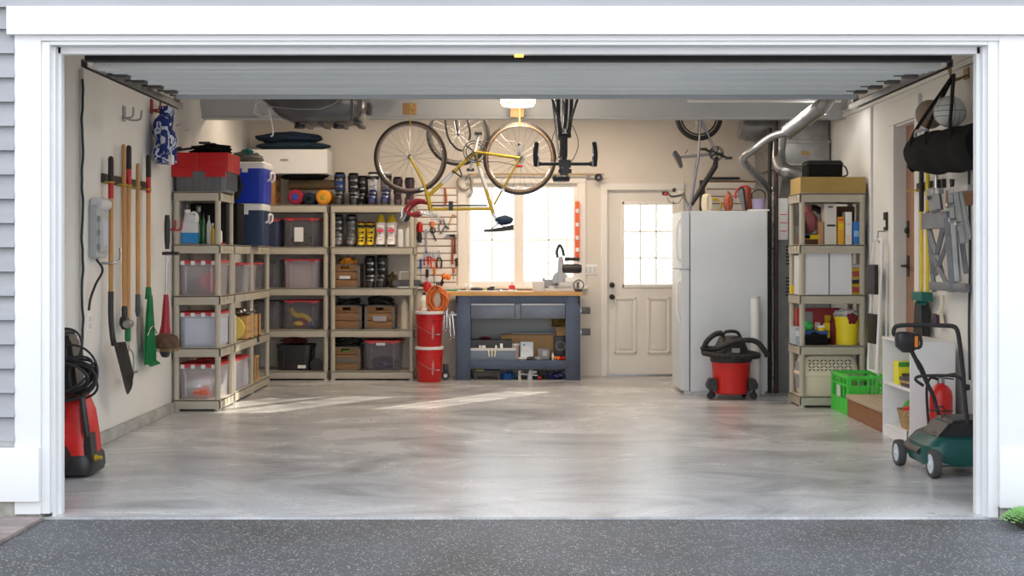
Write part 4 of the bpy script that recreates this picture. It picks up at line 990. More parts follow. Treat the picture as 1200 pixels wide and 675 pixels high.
g.build('clip_bundle', orange, t)
x, y, z = sx_(507, 270); g = G().tube(arc((0, 0, 0), .03, 0, 360, 18), .006, 6).tube([(0, 0, -.03), (.04, 0, -.12)], .008, 6).tube([(0, 0, -.03), (-.03, 0, .1)], .008, 6)
tag(g.build('caliper', dark, loc=(x, y, z)), 'dark ring caliper hanging left of the steel clamp', 'caliper')
x, y, z = sx_(529, 255); g = G().box(-.006, .006, -.004, .004, -.1, .04, .002).box(-.006, .05, -.004, .004, .03, .042, .002)
tag(g.build('try_square', wood, loc=(x, y, z), rot=(0, .35, 0)), 'small wooden handled square hanging top right on the slatwall', 'square')
# hose coil on back wall above slatwall (grey loops)
x, y, z = X(544, 12.2), YS, Z(214, 12.2)
g = G(); g.tube(arc((0, 0, 0), .085, 0, 360, 30), .012, 8).tube(arc((.01, -.03, .005), .08, 0, 360, 30), .012, 8).tube(smooth([(.08, -.01, -.02), (.09, -.02, -.1), (.06, -.01, -.17)]), .012, 8)
tag(g.build('hose_coil', mat('grey hose', (.40, .36, .30), .5), loc=(x, y, z)), 'small coil of grey hose on the wall above the slatwall', 'hose')
tag(G().tube([(0, 0, .2), (.01, 0, .05), (0, 0, 0)], .014, 8, radii=[.012, .016, .012]).build('wooden_dowel', mat('red brown wood', (.35, .09, .03), .4), loc=(X(521, 12.2), YS, Z(240, 12.2))), 'short brown wooden handle hanging above the slatwall tools', 'handle')

# workbench
BWX0, BWX1, BWY0, BWY1 = X(534, 11.84), X(680, 11.84), D(11.84), YB-.08
bt_ = thing('workbench', 'blue-grey steel workbench with a wooden top and two drawers under the window', 'workbench', (0, 0, 0))
H = .945
pw = .165
for x0 in (BWX0, BWX1-pw):
    for y0, y1 in ((BWY0, BWY0+.012), (BWY1-.012, BWY1)):
        G().box(x0, x0+pw, y0, y1, 0, H, .003).box(x0 if x0 == BWX0 else x0+pw-.012, x0+.012 if x0 == BWX0 else x0+pw, y0, y0+.06 if y0 == BWY0 else y0-.05, 0, H, .002).build('leg', bench, bt_)
G().box(BWX0+pw, BWX1-pw, BWY0, BWY0+.02, .85, H, .003).box(BWX0, BWX1, BWY1-.02, BWY1, .85, H).box(BWX0+.01, BWX0+.02, BWY0, BWY1, .85, H).box(BWX1-.02, BWX1-.01, BWY0, BWY1, .85, H).build('apron', bench, bt_)
xm = (BWX0+BWX1)/2
G().box(xm-.03, xm+.03, BWY0+.0, BWY0+.02, .68, .85, .002).build('drawer_divider', benchl, bt_)
for a, b_ in ((BWX0+pw+.005, xm-.035), (xm+.035, BWX1-pw-.005)):
    dr = G().box(a, b_, BWY0-.012, BWY0+.01, .69, .845, .004).box(a+.01, b_-.01, BWY0+.01, BWY0+.4, .70, .83).build('drawer', benchl, bt_)
    G().box(a, b_, BWY0-.03, BWY0-.005, .838, .858, .004).build('drawer_lip', steel, dr)
G().box(BWX0+pw, BWX1-pw, BWY0, BWY0+.02, .125, .225, .003).box(BWX0+pw, BWX1-pw, BWY0+.02, BWY1, .205, .222).build('lower_shelf', bench, bt_)
for x0 in (BWX0, BWX1-pw):
    for zz in (.15, .20, .875, .925):
        for dx in (.025, pw-.025): G().lathe([(.008, BWY0-.005), (.009, BWY0+.001)], (x0+dx, 0, zz), 10, axis='Y').build('bolt', dark, bt_)
for dx in (-.02, .02):
    for zz in (.145, .205, .88, .92): G().lathe([(.007, BWY0-.005), (.008, BWY0+.001)], (xm+dx, 0, zz), 10, axis='Y').build('bolt', dark, bt_)
G().box(X(519, 11.8), X(683, 11.8), BWY0-.04, BWY1+.02, H, H+.045, .004).build('worktop', ply, bt_)
G().box(BWX0+pw, BWX1-pw, BWY1-.03, BWY1-.022, .225, .85).build('back_panel', mat('pale back panel', (.40, .44, .45), .6), bt_)
TOP = H+.046
for i, zz in enumerate((.78, .54)):
    t = thing('clamp_handle', ('black grip block on the bench right side, upper', 'black grip block on the bench right side, lower')[i], 'handle', (BWX1, BWY0+.03, zz))
    G().box(0.0, .03, -.02, .02, -.02, .02).build('bracket', steel, t); G().box(.015, .115, -.035, .035, -.04, .04, .018).build('grip', darkgrey, t)
# items on lower shelf of bench
SH = .223; fy = BWY0+.13
t = thing('toolbox', 'grey-blue flat steel toolbox with brass latches on the lower bench shelf', 'toolbox', (X(576.5, 11.85), fy, SH))
G().box(-.265, .265, -.10, .12, 0, .115, .006).build('body', boxblue, t); G().box(-.27, .27, -.105, .125, .105, .135, .006).build('lid', lgrey, t)
for q in (-.035, 0, .035): G().box(q-.006, q+.006, -.115, -.10, .04, .12, .002, rot=('Y', q*3)).build('latch', mat('brass latch', (.8, .70, .45), .4, .6), t)
t = thing('toolbox', 'long black toolbox with white stickers stacked on the grey-blue toolbox', 'toolbox', (X(573, 11.9), fy+.03, SH+.136))
G().box(-.26, .26, -.12, .12, 0, .09, .008).build('body', dark, t)
for q, w_ in ((-.10, .02), (-.07, .02), (-.05, .025), (.08, .02), (.14, .03)): G().box(q-w_/2, q+w_/2, -.124, -.119, .0, .03+.02*(q > .1)).build('sticker', whitep, t)
t = cloth('red_rag', 'dark red rag on the black toolbox', 'rag', X(569, 11.9), fy+.03, SH+.228, .07, .05, .015, maroon, 3, .2)
carton('cardboard_box', 'long open cardboard box at the back of the lower bench shelf', 'box', X(622, 12.0), BWY1-.14, SH, .68, .16, .27, card)
tag(G().box(-.28, .28, -.03, .03, 0, .02, .003).build('flat_ruler', grey, loc=(X(623, 12.0)+.06, BWY1-.14, SH+.273)), 'long grey strip lying on the cardboard box', 'strip')
t = thing('paint_tub', 'pink-white paint tub beside the toolboxes', 'tub', (X(603, 11.9), fy+.03, SH+.001))
G().lathe([(.05, 0), (.055, .16)], n=22).build('body', mat('pale pink', (.55, .42, .42), .5), t); G().lathe([(.058, .158), (.058, .18), (.05, .182)], n=22).build('lid', whitep, t)
t = thing('thermostat_box', 'white blister pack with blue print on the lower bench shelf', 'box', (X(617.5, 11.87), fy, SH+.001), rot=(-.1, 0, 0))
G().box(-.075, .075, -.03, .03, 0, .2, .02).build('body', mat('pale blue white', (.68, .76, .85), .4), t)
G().box(-.06, .04, -.034, -.028, .10, .15, .002).build('white_label', whitep, t); G().lathe([(.012, -.034), (.012, -.03)], (-.03, 0, .165), 12, axis='Y').build('blue_dot', bluefl, t)
carton('meter_box', 'small grey box with a screen leaning on the cardboard box', 'box', X(637.5, 11.87), fy+.03, SH, .13, .04, .12, grey, marks=((.4, .8, .3, .8, lgrey),))
random.seed(11)
for i, (px_, m, lb) in enumerate(((612, lgrey, 'light grey scraps on the bench shelf below the white pack'), (622, darkgrey, 'dark tool bits right of the white pack'), (630, grey, 'grey hand tool pile in the middle of the bench shelf'), (653, orange, 'small orange sponge on the bench shelf'), (660, redb, 'small red cloth at the right of the bench shelf'))):
    cloth('tool_bits', lb, 'clutter', X(px_, 11.85), BWY0+.07, SH-.002, .045, .03, .022, m, i, .3)
t = bottle('small_white_bottle', 'small white glue bottle at right of the bench shelf', X(648, 11.85), BWY0+.06, SH, .012, .08, whitep, whitep)
t = thing('black_speaker', 'black rounded box at the right end of the lower bench shelf', 'box', (X(658, 11.95), fy+.12, SH+.001))
G().box(-.085, .065, -.08, .08, 0, .26, .025).build('body', dark, t); G().tube(arc((-.01, -.085, .15), .05, 0, 360, 24), .006, 6).build('rim', grey, t)
carton('sponge_block', 'brown cardboard block on the black box under the dry moss', 'box', X(656, 11.95)+.02, fy+.12, SH+.262, .12, .12, .1, card)
cloth('moss_bundle', 'olive dry moss bundle at the upper right under the bench top', 'moss', X(653, 11.95)+.04, fy+.12, SH+.365, .10, .1, .085, moss, 2, .25)
# below bench
t = thing('step_stool', 'low black plastic step with a yellow strip under the bench', 'stool', (X(571, 11.85), BWY0+.14, 0))
g = G(); g.box(-.14, .14, -.1, .1, .085, .11, .01)
for q in (-1, 1): g.prism([(q*.14, .09), (q*.10, .09), (q*.12, 0), (q*.15, 0)], -.09, .09, 'Y')
g.build('body', dark, t); G().box(-.13, -.04, -.101, -.05, .1, .118, .003).build('grip_strip', mat('olive yellow', (.35, .33, .02), .6), t)
for i, (px_, m, rx, lb) in enumerate(((595, mat('tool blue', (.02, .12, .4), .4), .07, 'blue hand tool on the floor under the bench'), (650, dkblue, .11, 'navy bundle at the right on the floor under the bench'), (640, darkgrey, .1, 'dark bundle on the floor under the bench middle'), (628, darkgrey, .05, 'small dark lump behind the silver clamp'), (660, grey, .05, 'grey bundle near the bench right leg'))):
    cloth('floor_tool', lb, 'clutter', X(px_, 11.9), BWY0+.15+.03*i, 0, rx, .06, .045, m, i+20, .3)
t = thing('bar_clamp', 'silver cast clamp with red knob on the floor under the bench', 'clamp', (X(620, 11.85), BWY0+.1, 0))
G().box(-.11, .10, -.012, .012, .05, .065, .003, rot=('Y', .1)).box(-.12, -.09, -.02, .02, 0, .11, .005).prism([(-.02, 0), (.04, 0), (.03, .12), (.0, .11)], -.015, .015, 'Y', bev=.003).box(.02, .09, -.015, .015, .07, .1, .005).build('frame', lgrey, t)
G().lathe([(.018, -.02), (.022, 0), (.018, .02)], (.12, 0, .022), 14, axis='X').build('knob', redb, t)
# items on bench top
def sawM():
    d_ = 12.0; x, y = X(662, d_), BWY0+.25
    t = thing('mitre_saw', 'grey mitre saw with black motor at the right end of the workbench', 'saw', (x, y, TOP))
    G().box(-.23, .17, -.13, .13, .0, .03, .008).box(-.06, .13, -.12, .13, .03, .10, .01).loft([(-.04, 0, .03, .15, .12, 5), (-.04, 0, .055, .145, .115, 5)], 28).build('base', lgrey, t)
    g = G(); g.box(-.23, .17, .03, .05, .03, .13, .006)
    for k in range(12): g.box(-.13+k*.017, -.125+k*.017, -.128, -.10, .028, .06)
    g.build('fence', grey, t)
    g = G(); g.prism([(-.08, .05), (-.03, .05), (-.02, .2), (-.01, .34), (-.03, .40), (-.07, .38), (-.08, .25)], -.02, .03, 'Y', bev=.006); g.build('blade_guard', mat('saw grey', (.38, .38, .39), .4, .4), t)
    G().lathe([(.09, -.003), (.09, .003)], (-.05, .005, .13), 36, axis='Y').build('blade', steel, t)
    G().lathe([(.02, -.03), (.05, -.02), (.055, .15), (.045, .19), (.015, .195)], (0, 0, .255), 22, axis='X').build('motor', dark, t)
    G().tube(smooth([(-.0, 0, .36), (.05, 0, .365), (.15, 0, .362), (.17, 0, .36)]), .02, 10).build('carry_handle', dark, t)
    G().tube(smooth([(-.08, -.03, .38), (-.09, -.03, .45), (-.06, -.03, .52), (-.03, -.03, .48), (-.01, -.03, .40)]), .015, 10).build('trigger_handle', dark, t)
    G().box(.0, .16, -.10, .1, .10, .16, .02).build('dust_box', whitep, t)
    G().lathe([(.012, -.03), (.018, 0), (.012, .03)], (-.10, -.12, .08), 12, axis='Y').build('knob', dark, t)
sawM()
tag(G().tube(smooth([(X(673, 12), BWY0+.12, TOP+.015), (X(672, 12), BWY0+.1, TOP+.09), (X(678, 12), BWY0+.1, TOP+.13), (X(683.5, 12), BWY0+.1, TOP+.08), (X(680, 12), BWY0+.1, TOP+.01), (X(676, 12), BWY0+.1, TOP+.008)]), .006, 7).build('saw_cord', mat('dark olive cord', (.06, .06, .03), .5)), 'dark looped power cord at the right end of the bench top', 'cord')
tag(G().box(-.04, .04, -.04, .04, 0, .03, .008).build('battery_pack', dark, loc=(X(677, 12), BWY0+.03, TOP+.001)), 'small black battery block at right edge of the bench top', 'battery')
def btop(name, lb, cat, px_, m, rx, rz_, yo=.06, seed=0, ns=.1): return cloth(name, lb, cat, X(px_, 11.9), BWY0+yo, TOP-.001, rx, .04, rz_, m, seed, ns)
t = thing('sander', 'black palm tool lying on the bench top left of centre', 'power tool', (X(559, 11.9), BWY0+.08, TOP+.001)); G().blob((0, 0, .022), (.075, .05, .022), .05, 1).build('body', dark, t)
t = thing('tape_measure', 'black and yellow tape measure on the bench top', 'tape measure', (X(574, 11.9), BWY0+.08, TOP+.001)); G().box(-.03, .05, -.03, .03, 0, .045, .012).box(-.0, .055, -.032, .032, .04, .055, .005).build('body', dark, t); G().box(-.075, -.03, -.02, .02, .004, .022, .004).build('yellow_grip', yellow, t)
btop('sanding_block', 'small dark block on the bench top right of the tape measure', 'block', 585, darkgrey, .03, .015)
btop('screw_tin', 'dark low tin near the centre of the bench top', 'tin', 603, darkgrey, .022, .014)
btop('crumpled_rag', 'white crumpled rag at the left of the bench top', 'rag', 549, whitep, .045, .045, .15, 3, .25)
t = thing('green_wedge', 'small green plastic wedge on the bench top below the window', 'wedge', (X(560.5, 12.0), BWY0+.3, TOP+.001)); G().prism([(-.035, 0), (.035, 0), (.0, .05)], -.03, .03, 'Y', bev=.004).build('body', mat('mint green', (.10, .6, .25), .4), t)
t = thing('red_glue_box', 'small red and white box with a nozzle near centre of the bench top', 'box', (X(600, 12.0), BWY0+.22, TOP+.001)); G().box(-.035, .035, -.03, .03, 0, .065, .004).build('body', redb, t); G().box(-.036, .036, -.032, .031, 0, .02).build('white_base', whitep, t); G().lathe([(.006, .065), (.003, .11)], n=8).build('nozzle', pink, t)
tag(G().box(-.33, .33, -.03, .03, 0, .012, .003).build('straightedge', whitep, loc=(X(570, 11.86), BWY0+.02, TOP+.001)), 'long pale strip lying along the front of the bench top', 'strip')
carton('parts_case', 'pale grey parts case under the left side of the mitre saw', 'box', X(631, 12.05), BWY0+.22, TOP, .13, .2, .11, lgrey)
tag(G().box(-.09, .09, -.05, .05, 0, .02, .004).build('green_box', mat('muted green', (.1, .3, .18), .5), loc=(X(527, 12.0)+.02, BWY0+.25, TOP+.001)), 'flat green box at the far left of the bench top', 'box')
tag(G().tube([(0, 0, 0), (0, 0, .04)], .012, 10, radii=[.012, .008]).build('purple_marker', mat('purple', (.25, .08, .45), .4), loc=(X(637, 12.05), BWY0+.2, TOP+.113)), 'tiny purple cap on the pale parts case', 'cap')
# orange level on window casing
t = thing('spirit_level', 'orange spirit level with white marks hanging on the right window casing', 'level', (X(676.5, 12.25), YB-.045, Z(303, 12.25)))
hh = (303-236)*12.25/1243
G().box(-.026, .026, -.012, .012, 0, hh, .003).build('body', mat('level orange', (.85, .14, .04), .4), t)
for q in (.12, .33, .56, .8): G().box(-.018, .018, -.015, -.011, hh*q, hh*q+.045, .002).build('white_mark', whitep, t)
# rail with pulley
t = thing('hanging_rod', 'long thin wooden rod mounted across the wall above the window', 'rod', (0, YB-.08, Z(204, 12.2)))
G().cyl((X(548, 12.2), 0, 0), (X(708, 12.2), 0, 0), .012).build('rod', mat('pale rod', (.45, .33, .2), .6), t)
for px_ in (560, 690): G().box(X(px_, 12.2)-.015, X(px_, 12.2)+.015, -.01, .08, -.015, .015, .003).build('bracket', steel, t)
t = thing('pulley_wheel', 'small black pulley wheel hanging at the right end of the rod', 'pulley', (X(701.5, 12.2), YB-.10, Z(208, 12.2)))
G().lathe([(.025, -.015), (.045, -.018), (.04, 0), (.045, .018), (.025, .015)], n=22, axis='Y').build('wheel', dark, t); G().lathe([(.012, -.025), (.012, .02)], n=12, axis='Y').build('axle', steel, t)
# switches
t = thing('light_switch', 'white triple light switch plate between the window and the back door', 'switch', (X(691.5, 12.3), YB, Z(316, 12.3)))
G().box(-.085, .085, -.008, 0, -.058, .058, .004).build('plate', whitep, t)
for q in (-.05, 0, .05): G().box(q-.016, q+.016, -.014, -.006, -.033, .033, .003).build('rocker', lgrey, t)
# buckets
def bucket(label, x, y, z, m=red):
    t = thing('bucket', label, 'bucket', (x, y, z+.001)); r = .15; h_ = .385
    G().lathe([(r*.86, 0), (r*.88, .005), (r*.97, h_*.75), (r*1.04, h_*.76), (r*1.04, h_*.79), (r*.98, h_*.8), (r*1.0, h_*.88), (r*1.04, h_*.885), (r*1.04, h_*.91), (r, h_*.92), (r, h_*.94)], n=36).build('body', m, t)
    G().lathe([(r*1.06, h_*.93), (r*1.07, h_*.94), (r*1.07, h_*1.0), (r*.98, h_*1.01), (.001, h_*1.005)], n=36).build('rim', whitep, t)
    G().tube(smooth([(-r*1.05, -.02, h_*.8), (-r*.8, -r*.75, h_*.6), (0, -r*1.15, h_*.42), (r*.6, -r*.95, h_*.36)]), .0025, 6).box(.07, .125, -r*.90, -r*.78, h_*.345, h_*.37, .003).build('bail_handle', steel, t)
    G().prism([(.035, .09), (.05, .08), (.06, .19), (.05, .25), (.035, .2)], -r*.93, -r*.84, 'Y').build('paint_drip', mat('paint drip', (.55, .22, .2), .6), t)
    return t
bkx, bky = X(503, 11.7), D(11.72)+.02
bucket('red bucket on the floor left of the workbench, lower of the two stacked', bkx, bky, 0, redb)
bucket('red bucket left of the workbench, upper of the two stacked', bkx, bky, .39, red)
bottle('white_canister', 'white canister with yellow label standing on the stacked buckets', bkx-.06, bky+.02, .785, .045, .2, whitep, dark, lab=cream)
# orange cord coil
g = G(); random.seed(9); cx0, cz0 = X(512, 11.68), Z(352, 11.68)
for k in range(26):
    rx, rz_ = random.uniform(.05, .115), random.uniform(.085, .165); yy = -.045+.0038*k; ph = random.random()
    g.tube([(random.uniform(-.006, .006)+rx*math.cos(a)+.015*math.sin(k), yy+.01*math.sin(a+ph*6), rz_*math.sin(a)+.01*math.cos(k)) for a in [i*2*PI/26 for i in range(26)]], .0085, 7, closed=True)
g.tube(smooth([(-.1, -.02, .02), (-.15, -.03, -.06), (-.2, -.02, -.12), (-.22, 0, -.14)]), .008, 7)
tag(g.build('extension_cord', cordo, loc=(cx0, BWY0-.11, cz0)), 'coiled orange extension cord hanging at the left end of the workbench', 'cord')
g = G(); g.tube(smooth([(0, .08, .14), (0, 0, .17), (0, -.06, .13), (0, -.07, .10)]), .008, 7).box(-.02, .02, .05, .09, .1, .18, .004)
tag(g.build('cord_hook', dark, loc=(cx0, BWY0-.10, cz0+.02)), 'dark hook carrying the orange cord coil', 'hook')
# colourful drill handles near cord
t = thing('glue_gun', 'red and black power drill lying at the left end of the bench top', 'drill', (X(500, 11.8), BWY0+.05, TOP+.03))
G().loft([(0, 0, -.03, .04, .04), (.0, 0, .04, .05, .045), (0, 0, .08, .03, .03)], 16).build('body', red, t); G().tube([(0, 0, .04), (-.09, 0, .045)], .02, 10).build('nose', dark, t)
t = thing('work_lamp', 'orange handled snips leaning on the slatwall at the bench end', 'snips', (X(519, 11.9), BWY0+.2, TOP+.04))
for q in (-1, 1): G().tube(smooth([(-.08, 0, -.02+q*.005), (-.02, 0, .05+q*.02), (.0, 0, .10+q*.03)]), .011, 8).build('shank', dark, t)
G().blob((.01, 0, .13), (.035, .02, .035), .1, 1).blob((.055, 0, .12), (.03, .02, .035), .1, 2).build('grips', orange, t)
# hanging wrenches below cord on bench side
for i in range(5):
    g = G(); L = .16+.02*i; g.box(-.006, .006, -.004, .004, -L, 0, .003).tube(arc((0, 0, .01), .014, 0, 360, 12), .005, 6).tube(arc((0, 0, -L-.01), .014, 60, 360, 12), .005, 6)
    tag(g.build('combination_wrench', chrome, loc=(X(517+3.2*i, 11.75), BWY0-.03-.012*i, Z(372-4*(i % 3), 11.75)), rot=(0, .1-.05*i, 0)), 'chrome wrench hanging left of the workbench leg, number %s from the buckets' % ('one', 'two', 'three', 'four', 'five')[i], 'wrench')
g = G(); g.tube([(X(516, 11.75), 0, 0), (X(532, 11.75), 0, 0)], .006, 6).box(X(531, 11.75), X(534, 11.75)+.01, -.01, .07, -.01, .01)
tag(g.build('wrench_bar', steel, loc=(0, BWY0-.05, Z(369, 11.75))), 'steel bar on the workbench side carrying the chrome wrenches', 'rack')
t = thing('caster_reel', 'small black reel with grey hub on the floor between buckets and bench', 'reel', (X(522, 11.85), BWY0+.05, .051))
G().lathe([(.05, -.03), (.05, -.022), (.03, -.02), (.03, .02), (.05, .022), (.05, .03)], n=22, axis='Y').box(-.03, .03, -.03, .03, .03, .13, .01).build('body', dark, t); G().lathe([(.022, -.034), (.022, -.02)], n=14, axis='Y').build('hub', lgrey, t)

# ================================================================== BICYCLES
def wheel(parent, c, R, axis, tyre_r=.014, tyre=rubber, rimm=steel, nsp=24, wall=None):
    cx_, cy_, cz_ = c
    def P(u, v, w_): return (cx_+u, cy_+w_, cz_+v) if axis == 'Y' else (cx_+w_, cy_+u, cz_+v)
    N = 64
    o = G().tube([P((R-tyre_r)*math.cos(2*PI*i/N), (R-tyre_r)*math.sin(2*PI*i/N), 0) for i in range(N)], tyre_r, 10, closed=True).build('wheel', tyre, parent)
    if wall:
        g = G()
        for s_ in (-1, 1): g.tube([P((R-tyre_r*1.9)*math.cos(2*PI*i/N), (R-tyre_r*1.9)*math.sin(2*PI*i/N), s_*tyre_r*.55) for i in range(N)], tyre_r*.42, 6, closed=True)
        g.build('sidewall', wall, o)
    rr = R-tyre_r*2.6
    G().tube([P(rr*math.cos(2*PI*i/N), rr*math.sin(2*PI*i/N), 0) for i in range(N)], .009, 8, closed=True).build('rim', rimm, o)
    g = G()
    for k in range(nsp):
        a = 2*PI*k/nsp; b2 = a+(.9 if k % 2 else -.9); s_ = 1 if k % 4 < 2 else -1
        g.cyl(P(.02*math.cos(b2), .02*math.sin(b2), s_*.03), P(rr*math.cos(a), rr*math.sin(a), 0), .0016, n=4)
    g.build('spokes', steel, o)
    G().tube([P(0, 0, -.045), P(0, 0, -.032), P(0, 0, -.03), P(0, 0, .03), P(0, 0, .032), P(0, 0, .045)], .012, 14, radii=[.006, .024, .013, .013, .024, .006]).build('hub', steel, o)
    return o
def crankset(parent, c, r, m=steel, ang=70, L=.17, ysgn=-1, n=30, spider=5, armm=None):
    g = G(); cx_, cy_, cz_ = c
    for rr, yy in ((r, -.03), (r*.78, -.02)):
        g.tube([(cx_+rr*math.cos(2*PI*i/36), cy_+ysgn*abs(yy), cz_+rr*math.sin(2*PI*i/36)) for i in range(36)], .005, 6, closed=True)
    for k in range(spider):
        a = 2*PI*k/spider; g.cyl((cx_, cy_+ysgn*.028, cz_), (cx_+r*math.cos(a), cy_+ysgn*.028, cz_+r*math.sin(a)), .007, n=8)
    for k in range(n):
        a = 2*PI*k/n; g.box(cx_+r*math.cos(a)-.004, cx_+r*math.cos(a)+.004, cy_+ysgn*.032-.002, cy_+ysgn*.032+.002, cz_+r*math.sin(a)-.004, cz_+r*math.sin(a)+.004)
    g.lathe([(.02, -.045), (.02, .045)], c, 16, axis='Y')
    o = g.build('chainring', m, parent)
    for s_ in (1, -1):
        a = math.radians(ang) if s_ > 0 else math.radians(ang+180); yy = ysgn*s_*.05
        e = (cx_+L*math.cos(a), cy_+yy*1.2, cz_+L*math.sin(a))
        cr = G().tube([(cx_, cy_+yy, cz_), e], .011, 8, radii=[.016, .012]).build('crank_arm', armm or m, parent)
        G().box(e[0]-.035, e[0]+.035, min(e[1], e[1]+yy*1.4), max(e[1], e[1]+yy*1.4), e[2]-.012, e[2]+.012, .004).build('pedal', dark, cr)
def bike1():
    d = 9.85; ox, oz = X(556, d), Z(178, d); Y0 = D(d)
    t = thing('bicycle', 'golden yellow road bicycle hanging upside down by its wheels from wooden blocks', 'bicycle', (ox, Y0, oz))
    def L(px_, py_, y=0): return (X(px_, d)-ox, y, Z(py_, d)-oz)
    R = 43*d/1243
    gum = mat('brown sidewall', (.25, .14, .07), .6)
    wheel(t, L(481, 184.5), R, 'Y', .016, rubber, chrome, 28, gum); wheel(t, L(609, 185.5), R, 'Y', .016, rubber, chrome, 28, gum)
    # fork
    g = G()
    for s_ in (-1, 1): g.tube(smooth([L(481, 184.5, s_*.05), L(487, 196, s_*.05), L(495, 212, s_*.045), L(500, 226, s_*.035)]), .012, 10, radii=None)
    g.tube([L(500, 226, -.045), L(500, 226, .045)], .016, 10); g.build('fork', goldp, t)
    g = G(); g.tube([L(500, 225), L(505, 247)], .021, 14); g.tube([L(501, 231), L(556, 178)], .018, 14); g.tube([L(505, 245), L(577, 244.5)], .016, 14); g.tube([L(556, 178), L(578, 250)], .017, 14)
    for s_ in (-1, 1): g.tube([L(556, 178, s_*.03), L(609, 185.5, s_*.06)], .010, 8); g.tube([L(609, 185.5, s_*.06), L(579, 240, s_*.02)], .008, 8)
    g.lathe([(.024, -.035), (.024, .035)], (0, 0, 0), 18, axis='Y'); g.build('frame', goldp, t)
    g = G(); g.tube([L(518, 215), L(530, 203)], .0195, 14); g.tube([L(561, 195), L(570, 222)], .0185, 14); g.tube([L(522, 245), L(560, 245)], .0165, 14) if False else None
    g.build('silver_panel', lgrey, t)
    crankset(t, (0, 0, 0), .10, mat('dark chainring steel', (.09, .085, .08), .35, .6), 76, .165, armm=lgrey)
    g = G(); g.tube([L(558, 166, -.03), L(603, 166, -.035), L(609, 180, -.04)], .004, 6); g.tube([L(558, 190, -.03), L(585, 190, -.035), L(604, 194, -.04)], .004, 6); g.build('chain', darkgrey, t)
    g = G()
    for rr in (.03, .04, .048): g.tube([(L(609, 185.5)[0]+rr*math.cos(a), -.05+rr*.2, L(609, 185.5)[2]+rr*math.sin(a)) for a in [i*2*PI/24 for i in range(24)]], .003, 5, closed=True)
    g.box(L(606, 172)[0], L(610, 172)[0], -.07, -.05, L(0, 180)[2], L(0, 168)[2], .004); g.lathe([(.018, -.07), (.018, -.055)], L(607, 170), 14, axis='Y'); g.build('derailleur', steel, t)
    g = G(); g.tube([L(578, 250), L(583, 262)], .012, 10); g.build('seat_post', chrome, t)
    g = G(); rings = []
    for i in range(12):
        k = i/11; wd = .016+.055*max(0, (k-.3)/.7)**1.4; zt = L(0, 271-3.2*k**2)[2]; hh_ = .016+.022*k
        rings.append(g.ring([(L(567+35*k, 0)[0], wd*math.cos(a), zt+hh_*(1 if math.sin(a) > 0 else .35)*math.sin(a)) for a in [2*PI*j/16 for j in range(16)]]))
    g.skin(rings); g.tube([L(576, 268, -.02), L(584, 262, -.02), L(594, 267, -.02)], .005, 6).tube([L(576, 268, .02), L(584, 262, .02), L(594, 267, .02)], .005, 6); g.build('saddle', dark, t)
    G().blob((L(591, 258)[0], 0, L(0, 258)[2]), (.085, .04, .045), .08, 3).build('saddle_bag', navyfab if False else mat('navy bag', (.01, .03, .07), .7), t)
    G().blob((L(608, 195)[0], -.03, L(0, 195)[2]), (.045, .02, .012), .05, 3).build('rear_reflector', redb, t)
    G().tube([L(506, 241, -.025), L(571, 241, -.025)], .008, 8).box(L(526, 0)[0], L(531, 0)[0], -.035, .01, L(0, 247)[2], L(0, 236)[2], .003).build('frame_pump', dark, t)
    # stem & handlebar
    g = G(); g.tube(smooth([L(505, 247), L(504, 251), L(492, 250)]), .012, 10); g.tube([L(492, 250, -.21), L(492, 250, .21)], .012, 10); g.build('stem', chrome, t)
    for s_ in (-1, 1):
        g = G(); g.tube(smooth([L(492, 250, s_*.12), L(492, 250, s_*.20), L(484, 252, s_*.21), L(477, 248, s_*.21), L(482, 240, s_*.21), L(490, 236, s_*.21), L(500, 237, s_*.21)]), .016, 10)
        g.build('handlebar', mat('dark red tape', (.30, .01, .02), .6), t)
    for s_ in (-1, 1):
        G().tube(smooth([L(478, 250, s_*.21), L(475, 256, s_*.21), L(472, 258, s_*.21)]), .018, 8).tube(smooth([L(475, 258, s_*.21), L(473, 252, s_*.21), L(474, 244, s_*.21)]), .007, 6).build('brake_lever', chrome if s_ < 0 else dark, t)
    g = G()
    for c_ in (L(495, 221), L(589, 222)): g.box(c_[0]-.02, c_[0]+.02, -.05, .05, c_[2]-.02, c_[2]+.012, .006)
    g.build('brake_caliper', chrome, t)
    G().tube([L(505, 250), L(515, 255, -.05), L(512, 252, -.1)], .01, 8).box(L(505, 0)[0], L(522, 0)[0], -.12, .0, L(0, 258)[2], L(0, 256)[2], .003).build('bracket', lgrey, t)
    g = G(); g.tube(smooth([L(545, 212, -.02), L(550, 205, -.02), L(552, 222, -.02), L(548, 232, -.02)]), .004, 6); g.tube(smooth([L(530, 200, -.02), L(541, 207, -.03), L(538, 196, -.02)]), .008, 8); g.build('bottle_cage', dark, t)
    return t
bike1()
for px_, py_ in ((480, 127.5), (606, 131.5)):
    d = 10.18; side = px_ < 500
    t = thing('bike_hook', ('wooden block with a hook holding the yellow bicycle front wheel', 'wooden block with a hook holding the yellow bicycle rear wheel')[0 if side else 1], 'hook', (X(px_, d), D(10.22)-.05, Z(py_, d)+.0))
    G().box(-.065, .065, -.035, .06, -.05, .05, .004).build('block', mat('block wood', (.42, .25, .11), .6, var=.15), t)
    dy = D(9.85)-(D(10.22)-.05); dx = X((481, 609)[0 if side else 1], 9.85)-X(px_, d); zt_ = Z(142.5, 9.85)-Z(py_, d)
    G().tube(smooth([(dx, -.03, -.02), (dx, dy, -.0), (dx, dy-.03, zt_-.02), (dx, dy, zt_-.045), (dx, dy+.03, zt_-.02)], 5), .006, 8).build('hook', goldp, t)
